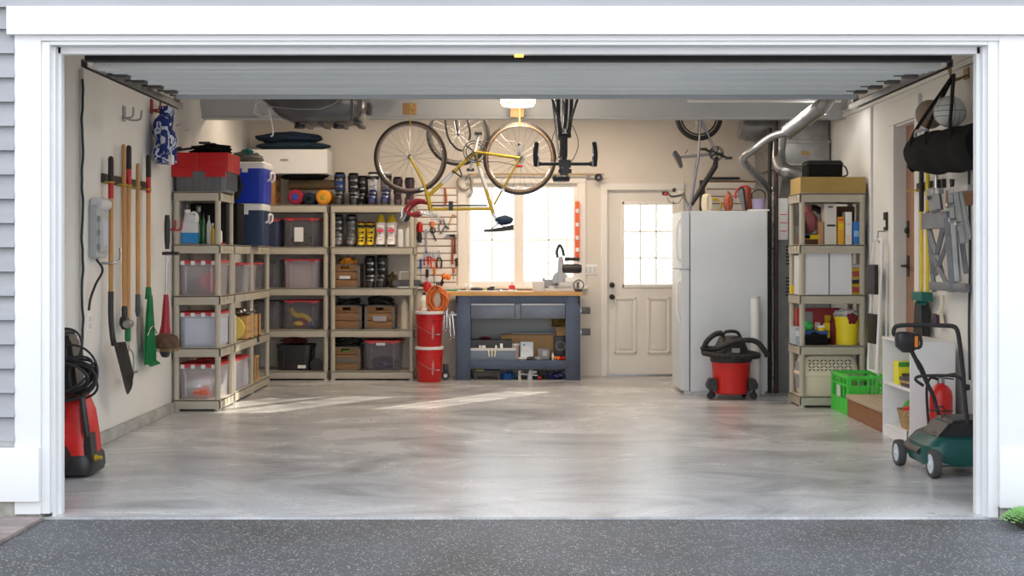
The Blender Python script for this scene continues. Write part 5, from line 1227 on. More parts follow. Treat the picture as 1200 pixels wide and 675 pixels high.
# bike 2: high behind the beam
def bike2():
    d = 11.3; ox, oz = X(537, d), Z(157, d)
    t = thing('bicycle', 'dark bicycle hung high behind the grey beam, its front wheel showing above the yellow bicycle', 'bicycle', (ox, D(d), oz))
    wheel(t, (0, 0, 0), 37.5*d/1243, 'Y', .022, rubber, steel, 24)
    g = G()
    for s_ in (-1, 1): g.tube(smooth([(0, s_*.05, 0), (-.02, s_*.05, .12), (-.03, s_*.045, .3), (-.04, s_*.03, .42)]), .012, 8)
    g.tube([(-.04, 0, .40), (-.05, 0, .55)], .02, 10); g.build('fork', dark, t)
    G().tube(smooth([(-.12, -.12, .3), (-.13, -.12, .12), (-.10, -.12, -.05), (-.02, -.12, -.16), (.05, -.12, -.19)]), .011, 8).tube(smooth([(.06, -.12, .3), (.10, -.12, .15), (.13, -.12, 0), (.12, -.12, -.08)]), .011, 8).build('handlebar', dark, t)
    return t
bike2()
# bike 3: edge-on in the middle
def bike3():
    d = 8.0; ox = X(662, d); zh = Z(192, d)
    t = thing('bicycle', 'black road bicycle hanging upside down and seen head-on right of the ceiling lamp', 'bicycle', (ox, D(d), zh))
    hz = .60
    wheel(t, (0, -.02, hz), .335, 'X', .014, rubber, dark, 24); wheel(t, (0, .99, hz), .335, 'X', .014, rubber, dark, 24)
    g = G()
    for s_ in (-1, 1): g.tube(smooth([(s_*.05, -.02, hz), (s_*.05, .0, hz-.1), (s_*.045, .04, hz-.25), (s_*.03, .07, hz-.38)]), .015, 8)
    g.tube([(-.05, .07, hz-.38), (.05, .07, hz-.38)], .018, 8); g.build('fork', dark, t)
    g = G(); g.tube([(0, .07, hz-.38), (0, .10, .06)], .024, 12); g.tube([(0, .10, .14), (0, .45, hz-.03)], .02, 12); g.tube([(0, .10, .08), (0, .66, .08)], .016, 12); g.tube([(0, .45, hz-.03), (0, .68, .0)], .016, 12)
    for s_ in (-1, 1): g.tube([(s_*.02, .45, hz-.03), (s_*.06, .99, hz)], .01, 8); g.tube([(s_*.02, .65, .1), (s_*.06, .99, hz)], .009, 8)
    g.build('frame', dark, t)
    G().tube([(0, .10, .06), (0, .08, .0), (0, .0, .0)], .02, 10).box(-.045, .045, -.03, .03, -.03, .03, .01).build('stem', dark, t)
    g = G(); g.tube([(-.21, 0, 0), (.21, 0, 0)], .014, 10)
    for s_ in (-1, 1): g.tube(smooth([(s_*.19, 0, 0), (s_*.215, -.03, 0), (s_*.22, -.08, .0), (s_*.225, -.09, .05), (s_*.225, -.05, .1), (s_*.225, .02, .12)]), .018, 10)
    g.build('handlebar', dark, t)
    for s_ in (-1, 1):
        G().tube(smooth([(s_*.22, -.08, -.02), (s_*.222, -.11, .03), (s_*.22, -.12, .10), (s_*.215, -.10, .15)]), .017, 8, radii=None).build('brake_hood', rubber, t)
        G().tube(smooth([(s_*.205, -.10, -.03), (s_*.203, -.13, .04), (s_*.205, -.13, .1)]), .006, 6).build('brake_lever', chrome, t)
    G().loft([(0, .72, -.09, .065, .11, 2.5), (0, .72, -.06, .075, .13, 2.5), (0, .72, -.045, .07, .12, 2.5)], 20).tube([(0, .68, 0), (0, .70, -.06)], .012).build('saddle', dark, t)
    G().box(-.05, .05, -.05, -.0, -.075, -.04, .012).lathe([(.03, -.06), (.035, -.05), (.02, -.03)], (0, 0, -.055), 14, axis='Y').build('front_lamp', dark, t)
    g = G()
    for s_ in (-1, 1): g.tube(smooth([(s_*.03, -.01, .0), (s_*.07, -.05, .05), (s_*.1, -.04, .16), (s_*.06, 0, .28), (s_*.03, .04, .30)]), .003, 5)
    g.build('cable', rubber, t)
    g = G()
    for s_ in (-1, 1): g.tube([(s_*.02, .03, hz-.36), (s_*.06, 0, hz-.22), (s_*.10, -.01, hz-.10)], .009, 6).box(s_*.10-.02, s_*.10+.02, -.03, .0, hz-.1, hz-.07, .004)
    g.build('brake_arm', dark, t)
    g = G(); g.tube([(0, -.02, hz+.3), (0, -.02, CEIL-zh)], .006, 6); g.tube([(0, .99, hz+.3), (0, .99, CEIL-zh)], .006, 6); g.build('hanging_hook', steel, t)
bike3()
# bike 4: small grey mountain bike over the fridge
def bike4():
    d = 11.3; ox, oz = X(819, d), Z(137, d)
    t = thing('bicycle', 'small grey mountain bike hanging nose down behind the refrigerator', 'bicycle', (ox, D(d), oz))
    def L(px_, py_, y=0): return (X(px_, d)-ox, y, Z(py_, d)-oz)
    wheel(t, (0, 0, 0), 28*d/1243, 'Y', .026, rubber, dark, 20)
    gsil = mat('silver grey frame', (.35, .36, .42), .3, .5)
    g = G()
    for s_ in (-1, 1): g.tube([L(820, 140, s_*.05), L(840, 180, s_*.03)], .010, 8); g.tube([L(820, 140, s_*.05), L(818, 185, s_*.03)], .010, 8)
    g.tube([L(839, 180), L(800, 184)], .017, 10); g.tube([L(818, 184), L(809, 240)], .019, 10); g.build('frame', gsil, t)
    G().tube([L(840, 184), L(838, 195), L(810, 240)], .03, 12, radii=[.02, .032, .024]).build('down_tube', dark, t)
    G().tube([L(809, 238), L(806, 262)], .022, 10).build('head_tube', gsil, t)
    crankset(t, L(839, 180), .075, dark, -25, .13, spider=5, n=20)
    g = G(); sd = L(795, 187)
    g.prism([(L(788, 0)[0], L(0, 180)[2]), (L(791, 0)[0], L(0, 176)[2]), (L(797, 0)[0], L(0, 184)[2]), (L(800, 0)[0], L(0, 197)[2]), (L(797, 0)[0], L(0, 197)[2])], -.06, .06, 'Y', bev=.008); g.build('saddle', darkgrey, t)
    G().tube([L(800, 184), L(795, 185)], .013, 8).tube([L(803, 180), L(806, 175)], .008, 6).build('seat_post', chrome, t)
    G().tube(smooth([L(778, 227, -.25), L(786, 231, -.12), L(800, 228, 0), L(803, 226, .12), L(806, 230, .25)]), .013, 10).tube([L(800, 228), L(808, 245)], .015, 8).build('handlebar', steel, t)
    G().lathe([(.02, -.03), (.022, .0), (.018, .03)], L(776, 228, -.25), 12, axis='X').tube([L(786, 226, -.2), L(788, 222, -.2)], .018, 8).build('grip', dark, t)
    G().ball(L(777, 229, -.27), .02).build('red_light', redb, t)
    G().tube(smooth([L(800, 230), L(795, 238), L(785, 237), L(779, 232, -.2)]), .003, 5).build('cable', rubber, t)
bike4()
tag(G().cyl((X(800, 11.2), D(11.2), Z(195, 11.2)), (X(800, 11.2), D(11.2), Z(228, 11.2)), .003, n=6).build('hanging_string', lgrey), 'thin string hanging beside the small mountain bike', 'string')

# suitcase hanging
def suitcase():
    d = 9.6; x0, x1 = X(309, d), X(432, d); zb = Z(148, d)
    t = thing('roof_suitcase', 'dark grey hard suitcase hanging flat from the ceiling near the left wall', 'suitcase', ((x0+x1)/2, D(d), zb))
    h = (x1-x0)/2; g = G(); rings = []
    prof = [(-h, .22, .30, .18), (-h+.05, .18, .32, .24), (-h+.18, .06, .33, .30), (-h+.32, .0, .34, .32), (h-.25, .0, .34, .32), (h-.1, .02, .33, .30), (h-.02, .08, .31, .24), (h, .14, .28, .18)]
    for xx, zlow, zhi, wy in prof:
        pts = []
        for k in range(28):
            a = 2*PI*k/28; ca, sa = math.cos(a), math.sin(a); e = 3.5
            pts.append((xx, wy*math.copysign(abs(ca)**(2/e), ca), (zlow+zhi)/2+(zhi-zlow)/2*math.copysign(abs(sa)**(2/e), sa)))
        rings.append(g.ring(pts))
    g.skin(rings); shell = g.build('shell', mat('graphite shell', (.10, .10, .105), .3, .35, var=.15, vs_=3), t)
    g = G()
    for q in range(4): g.box(-h+.36+.16*q, -h+.42+.16*q, -.22, .22, -.006, .02, .004, rot=('Y', .15))
    g.tube(smooth([(h-.12, -.31, .02), (h-.10, -.33, .12), (h-.12, -.32, .28)]), .006, 6); g.tube(smooth([(h-.05, -.27, .06), (h-.03, -.29, .14), (h-.05, -.28, .28)]), .006, 6)
    g.build('rib', mat('dark graphite', (.05, .048, .05), .4), t)
    for xx in (-h+.35, h-.25): G().lathe([(.045, -.035), (.05, -.03), (.045, 0)], (xx, -.15, 0), 18).build('foot', dark, t)
    G().box(h-.04, h+.03, -.12, .05, .1, .2, .02).build('handle', dark, t)
    G().tube(smooth([(-h+.08, -.28, .15), (-h+.3, -.33, .12), (0, -.345, .115), (h-.35, -.34, .13), (h-.2, -.33, .25), (h-.18, -.3, CEIL-zb)]), .006, 7).tube([(-h+.12, .1, .3), (-h+.12, .1, CEIL-zb)], .005, 6).tube([(h-.1, .1, .3), (h-.1, .1, CEIL-zb)], .005, 6).build('hanging_wire', steel, t)
    g = G(); random.seed(2)
    for k in range(5): g.tube([( -h+.03+random.uniform(-.02, .05)+.07*math.cos(a), -.26+.02*k, .16+.1*math.sin(a)) for a in [i*2*PI/18 for i in range(18)]], .004, 5, closed=True)
    g.tube(smooth([(-h+.1, -.3, .12), (-h+.13, -.3, .0), (-h+.14, -.3, -.1), (-h+.12, -.3, -.12)]), .008, 6)
    tag(g.build('wire_coil', lgrey, loc=t.location), 'coil of pale wire tied at the left end of the hanging suitcase', 'wire')
suitcase()

# ================================================================== REFRIGERATOR AREA
def fridge():
    d = 10.6; x0, x1 = X(809, d), X(899, d); Y0 = D(d); Y1 = Y0+.74; Ht = Z(247, d)
    t = thing('refrigerator', 'white two-door refrigerator seen from its side in front of the back wall', 'refrigerator', ((x0+x1)/2, Y0, 0)); h = (x1-x0)/2
    fw = mat('enamel white', (.62, .67, .72), .35, var=.06, vs_=2, bump=.12, bs=260)
    G().box(-h, h, 0, Y1-Y0, .03, Ht, .012).box(-h+.02, h-.02, .02, Y1-Y0-.02, 0.0, .05).build('cabinet', fw, t)
    zs_ = Z(316, d)
    for z0, z1 in ((.04, zs_-.005), (zs_+.005, Ht-.005)):
        dr = G().box(-h-.09, -h-.008, .0, Y1-Y0, z0, z1, .016, seg=3).build('door', fw, t)
        zz = z1-.10 if z0 < .5 else z0+.08; sgn = -1 if z0 < .5 else 1
        G().tube(smooth([(-h-.085, .06, zz), (-h-.125, .055, zz+sgn*.05), (-h-.13, .055, zz+sgn*.22), (-h-.12, .055, zz+sgn*.36), (-h-.09, .06, zz+sgn*.42)]), .013, 10).build('handle', whitep, dr)
    G().box(-h-.1, -h+.02, .02, .06, zs_-.012, zs_+.012, .003).build('hinge', steel, t)
    G().box(-h-.06, -h+.03, .02, .08, 0, .04, .005).build('foot', lgrey, t)
    return Y0, Ht
FYY, FHT = fridge()
# shop vacuum
def vac():
    x, y = X(857, 10.3), FYY-.33
    t = thing('shop_vacuum', 'red and black wet-dry vacuum standing in front of the refrigerator', 'vacuum', (x, y, 0))
    G().lathe([(.15, .05), (.165, .06), (.185, .34), (.19, .35), (.185, .37), (.17, .38)], n=40).build('drum', redb, t)
    G().lathe([(.195, .36), (.2, .37), (.2, .41), (.185, .43), (.16, .50), (.13, .56), (.11, .60), (.06, .61), (.001, .61)], n=36).build('motor_head', dark, t)
    G().tube(smooth([(-.09, -.02, .6), (-.05, -.02, .65), (.05, -.02, .65), (.09, -.02, .6)]), .016, 8).build('carry_handle', dark, t)
    G().box(-.02, .06, -.175, -.15, .455, .50, .006).build('label_plate', grey, t)
    g = G(); pp = []
    for i in range(64):
        a = -2.2+i*.135; r = .26+.01*math.sin(i*.7); pp.append((r*math.cos(a), r*.85*math.sin(a), .42+.05*math.sin(a*.5+1)))
    pp = [(-.10, -.06, .64), (-.17, -.10, .63), (-.25, -.10, .56)]
    for i in range(15):
        a = math.radians(178+i*25.7); pp.append((.262*math.cos(a), .235*math.sin(a), .47-.05*math.sin(a*.5-1.2)))
    pp += [(-.16, -.16, .50), (-.02, -.20, .56), (.12, -.20, .58), (.22, -.18, .56), (.30, -.18, .47), (.32, -.18, .42)]
    sp = smooth(pp, 9); rad = [.026+.0025*(1 if i % 2 else -1) for i in range(len(sp))]
    g.tube(sp, .026, 12, radii=rad); g.build('hose', rubber, t)
    for q in (-1, 1):
        g = G(); g.prism([(q*.15, .20), (q*.22, .20), (q*.25, .14), (q*.24, .1), (q*.2, .1), (q*.15, .08)], -.12, .02, 'Y', bev=.006); cs = g.build('caster_bracket', dark, t)
        G().lathe([(.032, -.015), (.036, 0), (.032, .015)], (q*.21, -.08, .036), 16, axis='Y').cyl((q*.21, -.08, .04), (q*.21, -.08, .11), .012).build('caster', rubber, cs)
    for q in (-1, 1):
        G().lathe([(.045, -.015), (.05, 0), (.045, .015)], (q*.15, .13, .05), 18, axis='X').build('rear_wheel', rubber, t)
vac()
t = thing('cardboard_tube', 'white cardboard tube standing against the refrigerator side behind the vacuum', 'tube', (X(887, 10.45), FYY-.08, 0))
G().lathe([(.045, 0), (.045, .98), (.04, .98), (.04, .9)], n=24).build('body', whitep, t); G().lathe([(.048, .965), (.048, .985), (.001, .986)], n=24).build('end_cap', lgrey, t)
# items on fridge
fz = FHT
bask = thing('lavender_basket', 'lavender plastic basket with a white handle on the refrigerator', 'basket', (X(889, 10.75), FYY+.18, fz+.02))
G().lathe([(.05, 0), (.055, .01), (.072, .10), (.076, .105), (.066, .105), (.05, .02)], n=26).build('body', lav, bask)
G().tube(smooth([(-.07, 0, .10), (-.06, 0, .17), (0, 0, .20), (.06, 0, .17), (.07, 0, .10)]), .006, 7).build('handle', dark, bask)
t = thing('storage_tub', 'low white tub under the lavender basket on the refrigerator', 'tub', (X(888, 10.75), FYY+.18, fz+.001)); G().box(-.10, .10, -.09, .09, 0, .018, .006).build('body', whitep, t)
t = thing('hand_saw', 'hand saw with red frame standing on the refrigerator top', 'saw', (X(868, 10.8), FYY+.2, fz+.001))
G().prism([(-.045, .20), (-.01, .235), (.01, .23), (.055, .0), (.02, 0)], -.006, .006, 'Y').build('blade', steel, t)
G().tube(smooth([(-.06, 0, .13), (-.055, 0, .2), (-.01, 0, .245), (.05, 0, .25), (.07, 0, .2)]), .010, 8).build('frame', redb, t)
G().tube(smooth([(-.035, 0, .22), (.01, 0, .24), (.03, 0, .15), (.045, 0, 0)]), .013, 8).build('dark_strap', dark, t)
t = thing('rope_coil', 'coil of yellow rope hanging above the refrigerator', 'rope', (X(838, 10.9), FYY+.4, fz+.07))
g = G()
for k in range(6): g.tube([(.075*(1-.05*k)*math.cos(a), -.01*k, .06*(1+.03*k)*math.sin(a)) for a in [i*2*PI/24 for i in range(24)]], .007, 6, closed=True)
g.build('coil', mat('yellow rope', (.65, .45, .03), .7), t)
t = thing('rope_coil', 'bundle of off-white rope at the left on the refrigerator top', 'rope', (X(827.5, 10.9), FYY+.35, fz+.09))
g = G()
for k in range(5): g.tube([(.025*math.cos(a)+.01*k-.02, -.01*k, .09*math.sin(a)) for a in [i*2*PI/20 for i in range(20)]], .007, 6, closed=True)
g.build('coil', cream, t)
for i, (px_, m, lb, h_) in enumerate(((853, mat('rust', (.4, .10, .05), .6), 'rust coloured bag standing on the refrigerator left of the saw', .17), (875.5, mat('red brown net', (.3, .07, .04), .7), 'red-brown net bag right of the saw on the refrigerator', .22))):
    cloth('net_bag', lb, 'bag', X(px_, 10.9), FYY+.33, fz, .045, .06, h_/2*1.3, m, i, .15)
tag(G().box(X(829, 12.2), X(868, 12.2), YB-.06, YB-.03, Z(210, 12.2), Z(207, 12.2), .003).build('wall_bar', dark), 'thin black bar on the back wall above the refrigerator', 'bar')
tag(G().box(X(823, 11.9), X(829, 11.9), YB-.3, YB-.25, 1.66, Z(210, 11.9), .004).box(X(823, 11.9), X(829, 11.9), YB-.3, YB-.0, 1.66, 1.70).build('black_post', dark), 'black upright post behind the refrigerator left of the ropes', 'post')
# ducts and furnace
def duct(name, label, pts, r, m=galv, seams=True, n=24):
    t = thing(name, label, 'duct', (0, 0, 0)); P = smooth(pts, 6)
    G().tube(P, r, n).build('pipe', m, t)
    if seams:
        g = G()
        for i in range(3, len(P)-2, 6):
            a, b2 = P[i], P[i]+(P[i+1]-P[i]).normalized()*.012; g.cyl(a, b2, r*1.05, n=n)
        g.build('seam_band', m, t)
    return t
def q(px_, py_, d): return (X(px_, d), D(d), Z(py_, d))
duct('silver_duct', 'thick silver round duct running diagonally down from the ceiling at right', [q(972, 95, 9.7), q(971, 108, 9.7), q(966, 122, 9.7), (q(955, 131, 9.75)), q(935, 146, 9.85), q(921, 156, 9.9)], .072)
duct('silver_duct', 'thin silver duct continuing left then bending back toward the refrigerator', [q(921, 155, 9.9), q(903, 161, 9.98), q(885, 174, 10.02), q(873, 183, 10.1), q(872, 189, 10.2), q(881, 200, 10.4), q(896, 216, 10.7), q(902, 224, 10.8)], .036)
duct('silver_duct', 'silver elbow duct hanging down left of the furnace and turning right', [q(914, 158, 10.75), q(912, 178, 10.75), q(914, 194, 10.7), q(924, 202, 10.65), q(942, 207, 10.75), q(950, 207, 10.95)], .07)
duct('silver_duct', 'fat silver duct passing behind the grey beam toward the furnace', [q(868, 147, 11.2), q(885, 150, 11.2), q(902, 147, 11.2), q(925, 145, 11.3)], .145, n=32)
G_ = G().lathe([(.12, 0), (.13, .01), (.13, .16), (.12, .17)], n=28)
t = thing('furnace', 'grey sheet metal furnace with ducts in the back right corner', 'furnace', (0, 0, 0))
fy0, fy1 = D(10.85), YB-.25
G().box(2.72, 3.25, fy0, fy1, 0, 1.70, .01).build('cabinet', mat('furnace grey green', (.25, .28, .28), .45, .3, var=.15), t)
g = G()
for k in range(6): g.box(2.80, 2.92, fy0-.006, fy0+.002, .98+.035*k, .995+.035*k)
for k in range(6): g.box(2.80, 2.92, fy0-.006, fy0+.002, 1.30+.035*k, 1.315+.035*k)
g.build('louvre', dark, t)
G().prism([(2.68, 1.72), (2.95, 1.70), (3.25, 1.70), (3.25, 2.14), (2.76, 2.14)], fy0+.02, fy1, 'Y').build('plenum', galv, t)
G().box(2.77, 3.25, fy0+.0, fy1, 2.32, 2.56, .006).box(2.755, 3.26, fy0-.01, fy1, 2.54, 2.57, .004).box(2.755, 3.26, fy0-.01, fy1, 2.31, 2.33, .004).box(2.76, 3.25, fy0+.04, fy1, 2.57, 3.0, .004).prism([(2.76, 2.14), (3.25, 2.14), (3.25, 2.32), (2.80, 2.32)], fy0+.04, fy1, 'Y').build('duct_box', galv, t)
G().box(2.96, 3.04, fy0-.004, fy0+.001, 2.42, 2.46).build('yellow_tag', tan, t)
for i, (px_, d, r, m, lb, z1) in enumerate(((902, 10.75, .02, rubber, 'black steel pipe standing right of the refrigerator, left one', Z(150, 10.75)), (909.5, 10.7, .022, mat('dark brown pipe', (.03, .02, .018), .6), 'dark steel pipe standing right of the refrigerator, right one', Z(140, 10.7)))):
    tag(G().cyl((X(px_, d), D(d)+.0, 0), (X(px_, d), D(d), z1), r, n=14).build('steel_pipe', m), lb, 'pipe')
P = [(X(905.5, 11.0)+.004*math.sin(i), D(11.0), .1+i*.1) for i in range(21)]
tag(G().tube(P, .028, 14).build('foil_pipe', foil), 'crinkled foil wrapped pipe between the two dark pipes', 'pipe')
tag(G().box(X(903, 10.6), X(911, 10.6), D(10.68), D(10.68)+.02, Z(292, 10.6), Z(290, 10.6)).build('pipe_clamp', dark), 'black clamp joining the two dark pipes', 'clamp')
carton('electrical_panel', 'white sheet with printed rows taped behind the right shelving unit', 'panel', X(921, 10.6), D(10.72), 1.55, .10, .02, .42, lgrey, marks=((.2, .9, .6, .62, redb), (.2, .9, .4, .42, redb), (.2, .9, .2, .22, redb)))
# ================================================================== RIGHT SHELF CONTENTS
ex = (EX0+EX1)/2; ey = (EY0+EY1)/2; ef = EY0
eX = lambda p: X(p, 9.75)
z = LV[4]
carton('cardboard_box', 'low tan cardboard box on top of the right shelving unit', 'box', ex+.01, ey, z, .60, .42, .15, tan)
t = thing('black_camera_bag', 'black rectangular bag lying on the tan cardboard box', 'bag', (eX(969), ey, z+.152))
G().box(-.165, .165, -.12, .12, 0, .16, .04, seg=3).build('body', blackfab, t); G().box(-.17, .17, -.122, .1, .12, .135, .005).build('zip', rubber, t); G().tube(smooth([(.15, -.05, .12), (.2, -.06, .1), (.22, -.06, .03), (.17, -.05, .01)]), .008, 6).build('strap', dark, t)
z = LV[3]
def cart(nm, lb, px0, px1, h_, m, marks=(), dy=.12, dp=.14, lv=3, cat='box'): return carton(nm, lb, cat, eX((px0+px1)/2), ef+dy, LV[lv], X(px1, 9.75)-X(px0, 9.75), dp, h_, m, marks=marks)
cart('tall_white_box', 'tall white box with a dark logo strip on the upper right shelf', 966, 980, .375, mat('cream box', (.66, .64, .58), .6), ((.3, .7, .9, .94, olive), (.2, .9, .44, .49, dark)))
cart('yellow_box', 'yellow and orange food box on the upper right shelf', 981.5, 989, .255, mat('box amber', (.75, .38, .02), .5), ((.1, .9, .55, .75, yellow), (.1, .9, .85, .95, mat('box red', (.6, .1, .02), .5))))
cart('white_yellow_box', 'narrow white box between the yellow and blue boxes', 990.5, 998, .30, whitep, ((.1, .9, .1, .3, cream), (.2, .8, .6, .65, lgrey)))
cart('blue_box', 'bright blue box at the right of the upper right shelf', 999.5, 1009, .21, mat('box blue', (.03, .20, .62), .5), ((.1, .9, .35, .6, mat('box pale blue', (.3, .55, .85), .5)),))
cart('thin_brown_box', 'thin tan carton left of the tall white box', 960.5, 965, .21, mat('box tan', (.45, .26, .13), .6))
t = bottle('dark_bottle', 'black bottle beside the red plastic jug on the right shelves', eX(943.5), ef+.15, z, .035, .30, dark, rubber)
t = thing('red_bag', 'clear bag of red goods tied at the top on the right shelves', 'bag', (eX(952), ef+.22, z+.10))
G().blob((0, 0, .11), (.085, .07, .11), .1, 2).tube([(0, 0, .2), (.0, 0, .27)], .02, 10, radii=[.03, .035]).build('bag', mat('pink red film', (.45, .14, .15), .3, alpha=.85), t)
carton('snack_box', 'dark brown and yellow box below the bag of red goods', 'box', eX(951), ef+.19, z, .19, .14, .10, mat('choc', (.10, .03, .015), .5), marks=((0, .5, .55, .95, mat('box blue', (.03, .2, .62), .5)), (.2, 1, .5, .9, yellow)))
carton('brown_carton', 'brown carton at the back of the upper right shelf', 'box', eX(990), ey+.10, z, .30, .12, .36, mat('dark card', (.16, .085, .04), .8))
tag(G().tube(arc((0, 0, 0), .09, 30, 190, 16), .03, 10).build('black_hose', rubber, loc=(eX(960), ey+.08, z+.26)), 'black curved hose behind the bag of red goods', 'hose')
z = LV[2]
wb = mat('white carton', (.74, .76, .82), .6)
carton('white_carton', 'white carton on the middle right shelf, left one', 'box', eX(956.5), ef+.17, z, .215, .28, .38, wb)
carton('white_carton', 'white carton on the middle right shelf, right one', 'box', eX(984.5), ef+.17, z, .20, .28, .38, wb)
carton('label_strip_box', 'narrow pale box with grey print left of the white cartons', 'box', eX(941), ef+.22, z, .05, .2, .36, lgrey, marks=((.2, .8, .5, .8, grey),))
for zz, lb in ((z, 'yellow labelled tub at the right of the middle right shelf, lower one'), (z+.145, 'yellow labelled tub at the right of the middle right shelf, upper one')):
    t = thing('labelled_tub', lb, 'tub', (eX(1004), ef+.15, zz+.001))
    G().box(-.055, .055, -.06, .06, 0, .10, .01).build('body', yellow, t); G().box(-.06, .06, -.065, .065, .10, .135, .008).build('lid', purple if zz == z else lgrey, t); G().box(-.03, .045, -.064, -.058, .02, .07).build('printed_label', mat('print red', (.6, .1, .1), .5), t)
for i, (px_, m, h_, lb) in enumerate(((924.5, yellow, .08, 'yellow little box at left back of the middle right shelf'), (931, mat('box blue', (.03, .2, .62), .5), .12, 'blue little box at left back of the middle right shelf'), (928, redb, .04, 'red little box at left back of the middle right shelf'))):
    carton('small_box', lb, 'box', X(px_, 10.0)+.045, (ef+.42, ef+.36, ef+.30)[i], z, .045, .05, h_, m)
z = LV[1]
t = thing('yellow_bucket', 'yellow bucket full of rags on the lower right shelf', 'bucket', (eX(995), ef+.15, z+.001))
G().lathe([(.095, 0), (.10, .005), (.118, .24), (.124, .245), (.124, .26), (.112, .26), (.098, .03), (.001, .03)], n=32).build('body', mat('bucket yellow', (.85, .70, .02), .4), t)
cloth('white_rag', 'white rag heaped in the yellow bucket', 'rag', eX(993), ef+.15, z+.245, .105, .09, .045, mat('white cloth', (.75, .75, .78), .9), 2, .3, fq=4)
cloth('maroon_rag', 'maroon rag hanging over the yellow bucket edge', 'rag', eX(998), ef+.045, z+.20, .05, .025, .05, maroon, 3, .2)
carton('game_box', 'large red and white printed box at the back of the lower right shelf', 'box', ex-.05, ey+.12, z, .42, .1, .33, mat('box crimson', (.38, .03, .04), .5), marks=((.1, .35, .3, .9, grey), (.4, .52, .2, .6, whitep), (.62, .9, .5, .8, yellow)))
t = thing('blue_basket', 'blue plastic basket of small goods on the lower right shelf', 'basket', (eX(956), ef+.16, z+.001))
G().loft([(0, 0, 0, .11, .09, 6), (0, 0, .13, .125, .10, 6), (0, 0, .13, .118, .093, 6), (0, 0, .02, .104, .084, 6)], 32).build('body', mat('basket blue', (.03, .09, .32), .5), t)
cloth('dark_cloth_pile', 'black cloth in front of the blue basket', 'cloth', eX(954), ef+.045, z, .12, .035, .06, blackfab, 4, .25)
tag(G().ball((0, 0, 0), .05).build('green_ball', mat('ball green', (.05, .55, .12), .35), loc=(eX(949), ef+.14, z+.17)), 'bright green ball in the blue basket', 'ball')
t = thing('yellow_jar', 'small yellow jar with white lid in the blue basket', 'jar', (eX(964), ef+.12, z+.10)); G().lathe([(.035, 0), (.035, .06)], n=18).build('body', yellow, t); G().lathe([(.037, .06), (.037, .08), (.001, .081)], n=18).build('lid', whitep, t)
carton('yellow_carton', 'small yellow carton right of the jar in the blue basket', 'box', eX(972), ef+.17, z+.06, .05, .06, .14, yellow)
carton('juice_pack', 'pale printed pack in front of the left post of the lower right shelf', 'box', X(929, 9.9)+.03, ef+.22, z, .07, .2, .16, mat('pack grey blue', (.40, .48, .55), .5), marks=((.1, .9, .5, .8, whitep),))
cloth('maroon_bag', 'maroon cloth bag left of the yellow bucket', 'bag', eX(979), ef+.17, z, .035, .06, .14, maroon, 6, .15)
# pet carrier
def carrier():
    z = LV[0]; t = thing('pet_carrier', 'beige plastic pet carrier with slotted upper half on the bottom right shelf', 'pet carrier', (ex, ey, z+.001))
    w_, d_ = .27, .20
    G().loft([(0, 0, 0, w_*.9, d_*.9, 7), (0, 0, .02, w_*.94, d_*.94, 7), (0, 0, .18, w_, d_, 7), (0, 0, .185, w_*1.03, d_*1.04, 7), (0, 0, .20, w_*1.03, d_*1.04, 7)], 40).build('lower_half', cream, t)
    G().loft([(0, 0, .2, w_*1.02, d_*1.03, 7), (0, 0, .215, w_*1.0, d_, 7), (0, 0, .35, w_*.88, d_*.86, 7), (0, 0, .37, w_*.8, d_*.76, 7)], 40).build('upper_half', cream, t)
    g = G()
    for r_ in range(4):
        for c_ in range(11):
            a = .55 if (c_+r_) % 2 else -.55
            zz = .238+.028*r_; yy = -d_*(1.0-.14*(zz-.215)/.135)
            g.box(-.2+c_*.037-.013, -.2+c_*.037+.013, yy-.006, yy+.012, zz-.004, zz+.004, .002, rot=('Y', a))
    g.build('slots', dark, t)
    G().box(-.27, -.262, -.1, .1, .06, .3, .003).build('door_grille', grey, t)
carrier()
# green crate
def gcrate():
    x0, x1, y0, y1, h_ = 2.915, 3.255, D(9.2), D(9.66), .345
    t = thing('plastic_crate', 'bright green plastic crate on the floor in front of the right shelving unit', 'crate', ((x0+x1)/2, (y0+y1)/2, 0)); a, b2 = (x1-x0)/2, (y1-y0)/2
    g = G(); th = .012
    for s_ in (-1, 1):
        for lohi in ((0, .03), (.12, .135), (h_-.10, h_-.085), (h_-.03, h_)):
            e = .008 if lohi[1] > h_-.01 or lohi[0] == 0 else 0
            g.box(-a-e, a+e, s_*b2-th/2-e/2, s_*b2+th/2+e/2, lohi[0], lohi[1], .002); g.box(s_*a-th/2-e/2, s_*a+th/2+e/2, -b2-e, b2+e, lohi[0], lohi[1], .002)
        for k in range(5):
            u = -1+2*k/4; wv = .014 if k in (0, 4) else .006
            g.box(u*(a-.01)-wv, u*(a-.01)+wv, s_*b2-th/2-.002, s_*b2+th/2+.002, 0, h_, .002); g.box(s_*a-th/2-.002, s_*a+th/2+.002, u*(b2-.01)-wv, u*(b2-.01)+wv, 0, h_, .002)
        g.box(-a+.17 if s_ < 0 else -a, a if s_ > 0 else -a+.18, s_*b2-.003, s_*b2+.003, .0, h_) if False else None
        g.box(s_*a-.003, s_*a+.003, -b2, b2, 0, .13)
        g.box(-a, a*.1, s_*b2-.003, s_*b2+.003, 0.0, h_*.75)
    for k in range(8):
        u = .03+k*.0185; g.box(u-.002+.0, u+.002, -b2-.003, -b2+.003, .02, .25, rot=('Y', .5)); g.box(u-.002, u+.002, -b2-.003, -b2+.003, .02, .25, rot=('Y', -.5))
    g.box(-a, a, -b2, b2, 0, .012); g.build('body', greenc, t)
    G().box(-a-.012, -a-.007, -.05, .06, .14, .24).build('sticker', lgrey, t)
gcrate()
